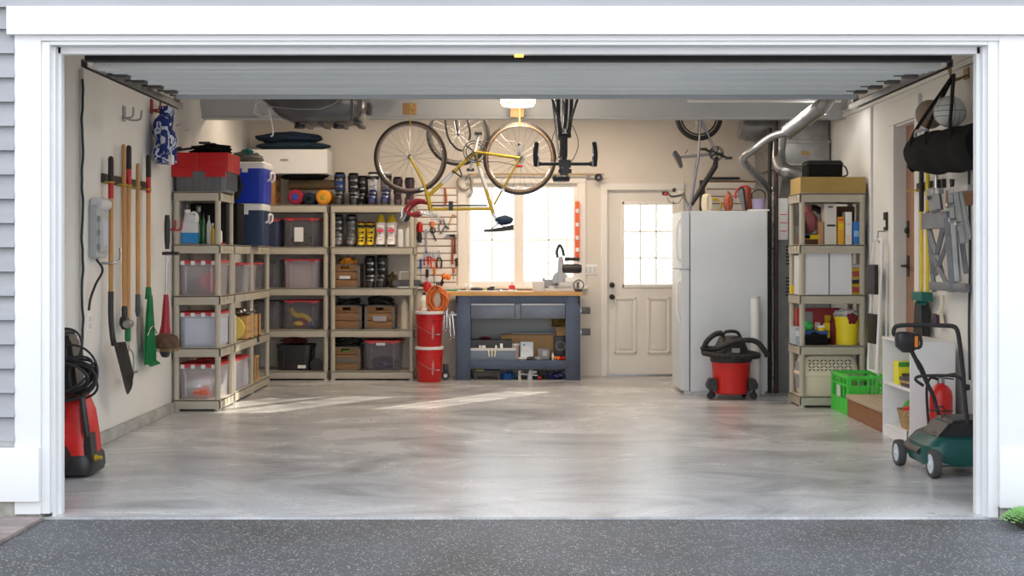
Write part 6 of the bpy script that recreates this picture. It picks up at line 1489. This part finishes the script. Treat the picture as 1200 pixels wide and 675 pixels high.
# step
t = thing('entry_step', 'carpeted wooden step on the floor below the brown side door', 'step', (0, 0, 0))
G().box(2.90, 3.262, D(8.30), D(9.17), 0, .155, .004).build('box', stepw, t)
G().box(2.885, 3.265, D(8.29), D(9.18), .155, .19, .01).build('carpet_top', carpet, t)
# folding ladder
t = thing('folding_step_ladder', 'white folding step ladder with black treads leaning by the right wall', 'ladder', (3.17, D(9.27), .0), rot=(0, 0, 0))
g = G(); zA, zB = .38, 1.53; yA, yB = -.13, .13
g.tube([(-.02, yA, zA), (.03, yA, zB-.04), (.035, yA+.03, zB), (.035, yB-.03, zB), (.03, yB, zB-.04), (-.02, yB, zA), (-.02, yA, zA)], .014, 8)
g.tube([(.06, yA+.02, zA-.1), (.08, yA+.02, zB-.2)], .012, 8).tube([(.06, yB-.02, zA-.1), (.08, yB-.02, zB-.2)], .012, 8); g.build('frame', whitep, t)
for zz in (.62, 1.05): G().box(-.035, .0, yA+.015, yB-.015, zz, zz+.26, .01).build('tread', dark, t)
tag(G().tube([(3.262, D(9.27), 1.60), (3.2, D(9.27), 1.60), (3.195, D(9.27), 1.53), (3.21, D(9.27), 1.50)], .007, 6).build('ladder_hook', steel), 'steel hook on the right wall above the white ladder', 'hook')
# wall conduit, keypad
tag(G().box(XR-.022, XR, D(9.62)-.015, D(9.62)+.015, .3, 2.745, .004).build('wall_conduit', side_paint), 'pale vertical conduit on the right wall beside the shelving unit', 'conduit')
t = thing('wall_keypad', 'small black and white control on the right wall left of the brown door', 'control', (XR, D(9.27)-.02, Z(262, 9.25)))
G().box(-.02, 0, -.04, .04, -.06, .1, .005).build('housing', dark, t); G().box(-.024, -.018, -.03, .03, -.03, .03, .003).build('white_button', whitep, t)
# white cabinet
def cabinet():
    x0, x1, y0, y1, h_ = 2.865, 3.19, D(7.63), D(8.2), .745
    t = thing('shelf_cabinet', 'white open shelf cabinet against the right wall behind the mower', 'cabinet', ((x0+x1)/2, (y0+y1)/2, 0)); a, b2 = (x1-x0)/2, (y1-y0)/2
    G().box(-a, a, -b2, -b2+.018, 0, h_, .002).build('side_panel', whitep, t); G().box(-a, a, b2-.018, b2, 0, h_, .002).build('side_panel', whitep, t)
    G().box(a-.01, a, -b2+.018, b2-.018, 0.03, h_-.02).build('back_panel', whitep, t)
    G().box(-a-.004, a, -b2, b2, h_, h_+.018, .002).build('top', whitep, t)
    for zz in (.08, .40): G().box(-a+.004, a-.01, -b2+.018, b2-.018, zz, zz+.018, .002).build('shelf', whitep, t)
    G().box(-a+.01, -a+.025, -b2+.018, b2-.018, 0, .08).build('plinth', whitep, t)
    cxm, cym = (x0+x1)/2, (y0+y1)/2
    carton('seed_box', 'yellow and green carton on the middle shelf of the white cabinet', 'box', x0+.09, cym+.10, .418, .12, .13, .17, mat('box lime', (.78, .72, .03), .5), marks=((0, 1, .78, 1, ltgreen), (.2, .8, .2, .5, olive)))
    for i in range(3): tag(G().box(-.07, .07, -.1, .1, 0, .022, .003).build('paperback', (purple, card, darkgrey)[i], loc=(x0+.10, cym-.12, .419+.0235*i), rz=.1*i), ('plum book lying on the white cabinet shelf, bottom of the pile', 'brown book lying in the middle of the white cabinet pile', 'dark book on top of the pile in the white cabinet')[i], 'book')
    t2 = thing('wicker_basket', 'tan basket with red and green goods on the bottom cabinet shelf', 'basket', (x0+.12, cym-.02, .099)); G().loft([(0, 0, 0, .07, .10, 4), (0, 0, .14, .10, .14, 4), (0, 0, .14, .092, .13, 4), (0, 0, .02, .06, .09, 4)], 28).build('body', mat('wicker', (.42, .28, .14), .8, var=.4, vs_=60, bump=1, bs=90), t2)
    cloth('red_packet', 'red packet in the basket of the white cabinet', 'packet', x0+.10, cym-.06, .19, .06, .06, .05, redb, 1, .2); cloth('green_packet', 'green packet in the basket of the white cabinet', 'packet', x0+.13, cym+.06, .19, .06, .05, .06, ltgreen, 2, .2)
cabinet()
# fire extinguisher
t = thing('fire_extinguisher', 'red fire extinguisher standing behind the mower against the white cabinet', 'fire extinguisher', (X(1104, 7.4), D(7.42), 0))
G().lathe([(.07, 0), (.078, .01), (.078, .40), (.072, .44), (.045, .475), (.025, .485), (.025, .50)], n=32).build('cylinder', redb, t)
G().lathe([(.026, .495), (.026, .53), (.012, .54)], n=16).box(-.02, .02, -.02, .02, .51, .535, .003).build('valve', steel, t)
G().box(-.02, .10, -.012, .012, .545, .557, .003, rot=('Y', -.15)).box(-.0, .09, -.01, .01, .52, .53, .003, rot=('Y', .1)).build('lever', dark, t)
G().tube(smooth([(-.02, 0, .52), (-.08, -.02, .53), (-.105, -.02, .46), (-.1, -.02, .30), (-.09, -.02, .18)]), .010, 8).build('hose', rubber, t)
G().lathe([(.079, .30), (.0795, .301), (.0795, .31), (.079, .311)], n=32, cap=False).build('strap_ring', dark, t)
G().prism([(-.05, .06), (.05, .06), (.05, .2), (-.05, .2)], -.0805, -.055, 'Y').build('label_plate', whitep, t)
# mower
def mower():
    d = 6.72; x, y = 2.86, D(6.8)
    t = thing('lawn_mower', 'dark green push lawn mower with black folded handle just inside the right jamb', 'lawn mower', (x, y, 0), rz=.0)
    g = G(); g.loft([(0, 0, .07, .27, .25, 5), (0, 0, .10, .28, .26, 5), (0, 0, .19, .27, .25, 5), (.02, 0, .235, .24, .22, 5), (.03, 0, .245, .2, .18, 5)], 40); g.build('deck', teal, t)
    g = G(); g.prism([(-.20, .22), (.25, .22), (.25, .35), (-.05, .35), (-.10, .34)], -.17, .17, 'Y', bev=.02); g.build('motor_cover', darkgrey if False else dark, t)
    g = G(); g.prism([(-.28, .12), (-.1, .20), (-.12, .27), (-.20, .24), (-.30, .14)], -.1, .22, 'Y', bev=.006)
    for k in range(6): g.box(-.27+.025*k, -.255+.025*k, -.1, -.0, .16+.02*k, .18+.02*k)
    g.build('rear_flap', dark, t)
    wl_ = mat('wheel grey', (.58, .62, .68), .5)
    for (wx, wy, r, yy) in ((-.235, -.24, .088, 0), (-.30, .25, .085, 0), (.25, -.24, .085, 0), (.25, .25, .085, 0)):
        w1 = G().lathe([(r*.66, -.022), (r*.97, -.024), (r, -.012), (r, .012), (r*.97, .024), (r*.66, .022)], (wx, wy, r), 32, axis='X').build('wheel', mat('worn rubber', (.06, .06, .06), .8), t)
        G().lathe([(r*.68, -.0235), (r*.5, -.016), (r*.25, -.018), (r*.2, -.03), (.001, -.032), (.001, .03), (r*.25, .03), (r*.3, .005), (r*.66, .018)], (wx, wy, r), 24, axis='X').build('hub', wl_, w1)
    for (wx, wy) in ((-.235, -.24), (-.30, .25)):
        G().box(wx, wx+.12, wy-.012, wy+.012, .08, .10, .003).tube([(wx+.06, wy+.03, .1), (wx+.07, wy+.05, .22)], .006, 6).build('axle_bracket', steel, t)
    def P(px_, py_, dd): return (X(px_, dd)-x, D(dd)-y, Z(py_, dd))
    r = .013; dn = 6.75; df = 6.75
    lb_ = P(1100, 486, 6.8); rb = P(1134, 497, 6.62)
    G().tube(smooth([lb_, P(1094, 465, 6.8), P(1086, 448, 6.8), P(1075, 425, 6.8)], 5), r, 10).tube(smooth([rb, P(1131, 470, 6.62), P(1129, 440, 6.62)], 5), r, 10).tube(smooth([P(1082, 452, 6.8), P(1073, 445, 6.8), P(1078, 441, 6.8), P(1100, 440, 6.75), P(1120, 441, 6.64), P(1128, 446, 6.62), P(1129, 455, 6.62)], 5), .010, 10).build('lower_handle', rubber, t)
    G().tube(smooth([P(1078, 432, 6.8), P(1070, 415, 6.8), P(1058, 395, 6.8), P(1048, 392, 6.8), P(1048, 385, 6.8), P(1054, 381.5, 6.79), P(1080, 381, 6.75), P(1105, 381.5, 6.68), P(1117, 382.5, 6.64), P(1122, 388, 6.62), P(1125, 405, 6.62), P(1129, 440, 6.62)], 6), .014, 10).build('upper_handle', rubber, t)
    c = P(1063, 399, 6.76)
    g = G(); g.loft([(0, 0, -.075, .03, .03, 4), (0, 0, -.04, .07, .04, 4), (0, 0, .02, .075, .045, 4), (-.01, 0, .045, .06, .04, 4), (-.02, 0, .055, .03, .03, 4)], 24)
    o = g.build('switch_box', dark, t); o.location = c
    G().box(.035, .055, -.048, -.03, -.04, .03, .004).build('orange_trigger', orange, o)
    G().tube(smooth([(.03, -.0, -.05), (.085, 0, -.04), (.085, 0, .02), (.05, 0, .045)]), .010, 8).build('grip_loop', dark, o)
    G().tube(smooth([P(1066, 410, 6.79), P(1078, 425, 6.79), P(1085, 440, 6.79), P(1092, 462, 6.79), P(1100, 480, 6.8)]), .005, 6).tube(smooth([P(1098, 480, 6.7), P(1104, 476, 6.7), P(1108, 484, 6.7), P(1103, 490, 6.7)]), .005, 6).build('cable', rubber, t)
    G().lathe([(.02, -.015), (.022, 0), (.018, .02)], P(1132, 454, 6.6), 12, axis='X').build('wing_knob', rubber, t)
mower()
# ------------------------------------------------------------- things hung on the right wall
WX = XR
def wp(px_, py_, off=.06):      # point just off the right wall seen at px
    d = (WX-off)*1243/(px_-600); return (WX-off, D(d), Z(py_, d))
t = thing('broom_pole', 'yellow pole with long black grip hanging by the brown door, nearest to the door', 'broom', wp(1080, 345))
x, y, z0 = t.location; z1 = wp(1080, 195)[2]; zg = wp(1080, 248)[2]
G().cyl((0, 0, 0), (0, 0, zg-z0), .014, n=12).build('pole', yellow, t); G().cyl((0, 0, zg-z0), (0, 0, z1-z0), .018, n=12).build('grip', rubber, t); G().cyl((0, 0, -.05), (0, 0, .02), .018, n=12).build('collar', dark, t)
G().prism([(-.09, -.05), (.09, -.05), (.13, -.33), (-.13, -.33)], -.03, .03, 'X', bev=.01).build('dustpan_head', dark, t)
t = thing('rake_pole', 'yellow pole with teal head hanging right of the black-gripped pole', 'rake', wp(1087, 345, .05))
x, y, z0 = t.location; z1 = wp(1087, 150, .05)[2]
G().cyl((0, 0, 0), (0, 0, z1-z0), .015, n=12).build('pole', yellow, t)
g = G(); g.box(-.09, .0, -.13, .13, -.05, .02, .012)
for k in range(9): g.cyl((-.03, -.11+.027*k, -.05), (-.06, -.11+.027*k, -.08), .005, n=6)
g.build('head', mat('teal head', (.01, .13, .11), .5), t)
t = thing('dust_brush', 'white and maroon hand brush hanging below the metal stands', 'brush', wp(1101, 380, .04))
g = G(); g.tube(smooth([(0, -.06, .22), (0, -.06, .15), (0, -.02, .09), (0, .02, 0)]), .016, 10).prism([(-.03, .1), (.04, .1), (.09, .0), (.06, -.03), (-.08, -.0)], -.015, .015, 'X', bev=.006); g.build('handle', cream, t)
G().prism([(-.04, .07), (.03, .08), (.06, .01), (-.05, .0)], -.04, -.012, 'X').build('bristles', purple, t)
t = thing('steel_pole', 'short chrome pole hanging behind the folded metal stand', 'pole', wp(1097, 240, .05))
G().cyl((0, 0, 0), (0, 0, .30), .018, n=14).build('pole', chrome, t)
# folded work stand (grey metal)
gm = mat('grey painted steel', (.22, .235, .26), .4, .5, var=.15); gm2 = mat('light galvanised stand', (.42, .43, .44), .4, .6, var=.2)
def stand():
    A = wp(1090, 340, .03); B = wp(1139, 340, .03)
    t = thing('folding_work_stand', 'folded dark grey steel work stand with crossed legs hanging on the right wall', 'work stand', (WX-.10, 0, 0))
    def Q(px_, py_, o=0): p = wp(px_, py_, .08); return (o, p[1], p[2])
    g = G()
    for a, b2, r in ((Q(1087, 252), Q(1107, 320), .022), (Q(1112, 252), Q(1096, 320), .022), (Q(1096, 320), Q(1098, 342), .02), (Q(1090, 248), Q(1097, 330), .018)):
        g.tube([a, b2], r, 4)
    for a, b2, r in ((Q(1099, 300, -.02), Q(1120, 340, -.02), .02), (Q(1124, 262, -.02), Q(1103, 322, -.02), .018), (Q(1117, 255, -.02), Q(1124, 342, -.02), .03), (Q(1132, 270, -.02), Q(1139, 320, -.02), .02)):
        g.tube([a, b2], r, 4)
    g.build('crossed_legs', gm, t)
    a, b2 = Q(1087, 250), Q(1117, 250); g = G()
    g.box(-.03, .02, min(a[1], b2[1]), max(a[1], b2[1]), Q(1100, 268)[2], Q(1100, 249)[2], .006)
    a, b2 = Q(1097, 0), Q(1140, 0); g.box(-.04, .0, min(a[1], b2[1]), max(a[1], b2[1]), Q(1120, 340)[2], Q(1120, 331)[2], .006).box(-.02, .02, min(a[1], b2[1])+.0, max(a[1], b2[1]), Q(1110, 335)[2], Q(1110, 250)[2]-.05, .003) if False else None
    g.build('top_plate', gm, t)
    a, b2 = Q(1097, 0), Q(1140, 0); G().box(-.035, .0, min(a[1], b2[1]), max(a[1], b2[1]), Q(1115, 341)[2], Q(1115, 331)[2], .006).build('bottom_plate', gm, t)
    t = thing('folding_work_stand', 'folded light steel stand with knobs hanging on the right wall near the jamb', 'work stand', (WX-.17, 0, 0))
    def Q2(px_, py_, o=0): p = wp(px_, py_, .15); return (o, p[1], p[2])
    g = G()
    for a, b2, r in ((Q2(1118, 222), Q2(1126, 330), .024), (Q2(1124, 222), Q2(1133, 285), .026), (Q2(1130, 225), Q2(1140, 280), .016), (Q2(1095, 222), Q2(1099, 248), .04), (Q2(1101, 222), Q2(1104, 246), .03)): g.tube([a, b2], r, 4)
    a, b2 = Q2(1094, 0), Q2(1106, 0); g.box(-.02, .02, min(a[1], b2[1]), max(a[1], b2[1]), Q2(1100, 228)[2], Q2(1100, 222)[2], .004)
    a, b2 = Q2(1118, 0), Q2(1141, 0); g.box(-.02, .03, min(a[1], b2[1]), max(a[1], b2[1]), Q2(1128, 225)[2], Q2(1128, 218)[2], .004)
    g.build('rails', gm2, t)
    for px_, py_ in ((1121, 240), (1124, 258), (1131, 262), (1097, 232)): G().lathe([(.015, -.05), (.017, -.03), (.012, .0)], Q2(px_, py_), 12, axis='X').build('bolt', chrome, t)
    G().tube([Q2(1119, 222), Q2(1119, 210)], .018, 10, radii=[.012, .02]).build('knob', dark, t)
    t = thing('wall_bracket', 'brown wooden backing block on the right wall behind the steel stands', 'block', (WX-.02, 0, 0))
    a, b2 = wp(1108, 0, .02), wp(1140, 0, .02); G().box(-.0, .02, min(a[1], b2[1]), max(a[1], b2[1]), wp(1115, 243, .02)[2], wp(1115, 222, .02)[2], .004).build('block', stepw, t)
    t = thing('pole_rack', 'dark rack clip holding the yellow poles on the right wall', 'rack', (WX, 0, 0))
    a, b2 = wp(1078, 0, .0), wp(1109, 0, .0); G().box(-.03, 0, min(a[1], b2[1]), max(a[1], b2[1]), wp(1095, 222, 0)[2], wp(1095, 212, 0)[2], .004).build('rail', dark, t)
    for px_ in (1080, 1087.5): p = wp(px_, 222, .0); G().tube(smooth([(-.02, p[1]-.03, p[2]), (-.09, p[1]-.03, p[2]-.01), (-.10, p[1]+.03, p[2]-.01), (-.02, p[1]+.03, p[2])]), .006, 6).build('clip', goldp, t)
stand()
# duffel bag and balls
def duffel():
    off = .26; c = wp(1112, 172, off)
    t = thing('duffel_bag', 'black duffel bag hanging by its straps from a hook on the right wall', 'bag', (WX-off, c[1], c[2]))
    g = G(); y0 = wp(1141, 170, off)[1]-c[1]-.25; y1 = wp(1073, 170, off)[1]-c[1]; rings = []
    n = 12
    for i in range(n):
        k = i/(n-1); yy = y1+(y0-y1)*k; e = .5+.5*min(1, math.sin(PI*min(.5, k*1.6+.08))) ; zz = .02-.05*k; sc_ = e*(1+.05*math.sin(i*2.1))
        rings.append(g.ring([(.15*sc_*math.cos(a)*(1+.05*math.sin(3*a+i)), yy+.015*math.sin(a*2+i), zz+(.175 if math.sin(a) < 0 else .13)*sc_*math.sin(a)) for a in [2*PI*j/24 for j in range(24)]]))
    g.skin(rings); g.build('body', blackfab, t)
    hk = wp(1117.5, 88, .10); hp = (hk[0]-(WX-off), hk[1]-c[1], hk[2]-c[2])
    g = G()
    for yy, xx in ((y1*.62, -.12), (y1*.1, -.14), (y0*.5, -.12), (y1*.35, .1)): g.tube(smooth([(xx, yy, -.02), (xx*.9, yy*.95, .13), (hp[0], hp[1]+yy*.03, hp[2]+.0)]), .013, 6)
    g.build('strap', mat('strap web', (.01, .01, .012), .8), t)
    G().blob((-.02, y1-.01, -.02), (.06, .035, .10), .2, 3).build('end_pocket', blackfab, t)
    G().tube(smooth([(-.14, y1*.4, .10), (-.15, y1*.3, .13), (-.14, y1*.05, .12)]), .012, 6).build('grip_wrap', grey, t)
    tag(G().tube(smooth([(WX, hk[1]-.03, hk[2]), (WX-.08, hk[1]-.03, hk[2]-.03), (WX-.12, hk[1], hk[2]-.02), (WX-.12, hk[1], hk[2]+.05)]), .008, 8).tube(smooth([(WX, hk[1]+.05, hk[2]), (WX-.08, hk[1]+.05, hk[2]-.03), (WX-.12, hk[1]+.05, hk[2]+.05)]), .008, 8).box(WX-.01, WX, hk[1]-.04, hk[1]+.06, hk[2]-.03, hk[2]+.05).build('wall_hook', mat('brass hook', (.3, .22, .1), .4, .7)), 'brass hook high on the right wall carrying the black duffel bag', 'hook')
duffel()
def vball(label, px_, py_, r, off, m):
    c = wp(px_, py_, off); t = thing('volleyball', label, 'ball', c); G().ball((0, 0, 0), r, sub=4).build('cover', m, t)
    g = G()
    for ax in range(3):
        for h in (-.33, 0, .33):
            rr = math.sqrt(1-h*h)*r*1.001
            pts = []
            for i in range(32):
                a = 2*PI*i/32; u, v = rr*math.cos(a), rr*math.sin(a)
                if (i//8) % 2 == ax % 2 or h == 0: pts.append((h*r, u, v) if ax == 0 else (u, h*r, v) if ax == 1 else (u, v, h*r))
            if len(pts) == 32: g.tube(pts, .003, 5, closed=True)
            else: g.tube(pts[:8], .003, 5); g.tube(pts[8:], .003, 5)
    g.build('seam', grey, t)
vball('tan leather volleyball resting on the black duffel bag, farther one', 1090, 134, .105, .20, ballb)
vball('white volleyball held under the duffel bag straps, nearer one', 1113, 131, .108, .24, ballw)
cb = [wp(1135, 330+i*12, .01) for i in range(7)]
tag(G().tube(smooth([(WX-.01, wp(1136, 0, .01)[1]+.01*math.sin(i), 2.2-.17*i) for i in range(11)]), .008, 7).build('power_cord', MATS['dark green cord']), 'dark cord running down the right wall beside the steel stands', 'cord')

# ================================================================== OUTSIDE
def fern():
    random.seed(12); x, y = 2.73, -.36
    t = thing('fern', 'green fern growing at the foot of the right door casing', 'fern', (x, y, .01))
    for k in range(9):
        a = random.uniform(0, 2*PI) if k > 3 else PI+(-.5+.3*k); L = random.uniform(.17, .25); g = G(); pts = []
        for i in range(15):
            s_ = i/14; pts.append(Vector((L*s_*math.cos(a), L*s_*math.sin(a), .0+.07*math.sin(s_*2.7))))
        g.tube(pts, .0015, 4)
        for i in range(1, 15):
            p = pts[i]; wd = .045*math.sin(min(1, (1-i/15)*1.6+.12)*PI/2)
            for s_ in (-1, 1):
                dr = Vector((-math.sin(a), math.cos(a), -.15))*s_+Vector((math.cos(a), math.sin(a), 0))*.35
                q_ = p+dr*wd; pr = Vector((math.cos(a), math.sin(a), 0))*.009
                v = [g.b.verts.new(p-pr), g.b.verts.new((p+q_)/2-pr), g.b.verts.new(q_), g.b.verts.new((p+q_)/2+pr), g.b.verts.new(p+pr)]
                g.b.faces.new(v)
        g.build('frond', fern_m, t)
fern()
random.seed(21)
for i in range(5): tag(G().blob((0, 0, .012), (.035+.01*i % .03, .03, .022), .25, i, 2).build('stone', found, loc=(2.70+.09*i, -.38+.02*(i % 2), .005)), ('small stone by the fern, nearest the driveway', 'small stone under the fern, second from the driveway', 'small stone behind the fern', 'small stone right of the fern', 'small stone farthest right of the fern')[i], 'stone')
# back yard: lattice fence and pale shrubs, seen through window and door glass
fy_ = YB+5
t = thing('garden_fence', 'pale lattice topped garden fence behind the house', 'fence', (0, fy_, -.12))
g = G()
for i in range(40): g.box(-6+i*.3, -6+i*.3+.28, 0, .02, 0, 1.25)
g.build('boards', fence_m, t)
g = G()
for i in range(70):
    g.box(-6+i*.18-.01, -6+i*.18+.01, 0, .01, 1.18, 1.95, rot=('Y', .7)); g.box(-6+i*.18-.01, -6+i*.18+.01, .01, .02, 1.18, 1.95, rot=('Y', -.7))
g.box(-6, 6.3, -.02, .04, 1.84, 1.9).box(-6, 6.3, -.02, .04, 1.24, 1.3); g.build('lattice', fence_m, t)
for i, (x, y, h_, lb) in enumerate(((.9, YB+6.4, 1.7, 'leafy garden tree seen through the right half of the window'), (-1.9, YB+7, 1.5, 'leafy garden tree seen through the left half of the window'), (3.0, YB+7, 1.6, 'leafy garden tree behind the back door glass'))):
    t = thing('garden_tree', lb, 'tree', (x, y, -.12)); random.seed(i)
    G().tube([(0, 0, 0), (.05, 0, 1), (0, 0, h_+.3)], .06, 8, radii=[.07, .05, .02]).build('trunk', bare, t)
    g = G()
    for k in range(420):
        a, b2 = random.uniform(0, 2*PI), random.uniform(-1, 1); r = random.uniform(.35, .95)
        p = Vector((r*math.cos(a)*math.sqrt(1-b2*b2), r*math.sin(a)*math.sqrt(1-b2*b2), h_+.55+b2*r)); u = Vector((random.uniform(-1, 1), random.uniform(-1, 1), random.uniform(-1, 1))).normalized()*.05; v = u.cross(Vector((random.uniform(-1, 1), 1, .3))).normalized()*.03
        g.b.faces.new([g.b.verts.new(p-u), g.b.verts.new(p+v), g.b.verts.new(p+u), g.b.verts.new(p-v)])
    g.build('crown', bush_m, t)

GROUPS = {'storage_bin': 'plastic storage bins with lids on the shelves', 'shelving_unit': 'taupe plastic shelving units', 'ski_boot': 'boots in pairs on the back wall shelves', 'wooden_crate': 'worn wooden crates on the back wall shelves',
 'bucket': 'red buckets stacked by the workbench', 'bicycle': 'bicycles hung from the ceiling', 'pliers': 'pliers on the slatwall', 'hammer': 'hammers on the slatwall', 'screwdriver': 'screwdrivers on the slatwall', 'combination_wrench': 'chrome wrenches by the workbench',
 'sleeping_bag': 'rolled sleeping bags on the corner shelves', 'sleeping_pad': 'cushions on the white box', 'wooden_box': 'pine boxes on the left wall shelves', 'metal_flask': 'steel flasks on the pine boxes', 'cooler': 'coolers by the left wall', 'toolbox': 'toolboxes under the workbench',
 'clamp_handle': 'black grips on the workbench side', 'fluorescent_fixture': 'fluorescent ceiling fixtures', 'wall_hook': 'hooks on the side walls', 'small_hook': 'tiny hooks on the left wall', 'volleyball': 'volleyballs by the duffel bag', 'folding_work_stand': 'folded steel stands on the right wall',
 'silver_duct': 'silver ducts by the furnace', 'steel_pipe': 'dark pipes right of the refrigerator', 'slatwall_panel': 'slatwall panels on the back wall', 'white_carton': 'white cartons on the right shelves', 'labelled_tub': 'yellow labelled tubs on the right shelves', 'small_box': 'little boxes at the back of the right shelves',
 'paperback': 'books in the white cabinet', 'stone': 'stones by the fern', 'garden_tree': 'garden trees behind the house', 'cable_heap': 'black cables and straps on the wooden crates', 'cardboard_box': 'cardboard boxes', 'bottle': 'bottles on the left front shelves', 'bike_hook': 'wooden hook blocks on the beam', 'rope_coil': 'rope coils above the refrigerator', 'net_bag': 'bags on the refrigerator', 'blue_cloth': 'blue cloths in the bottom left bins', 'floor_tool': 'clutter on the floor under the workbench', 'tool_bits': 'clutter on the lower bench shelf', 'power_cord': 'dark cords on the side walls'}
seen = {}
for o in list(SC.objects):
    if o.parent is None and 'category' in o:
        seen.setdefault(o.name.split('.')[0], []).append(o)
for k, v in seen.items():
    if len(v) > 1 and k in GROUPS:
        for o in v: o['group'] = GROUPS[k]
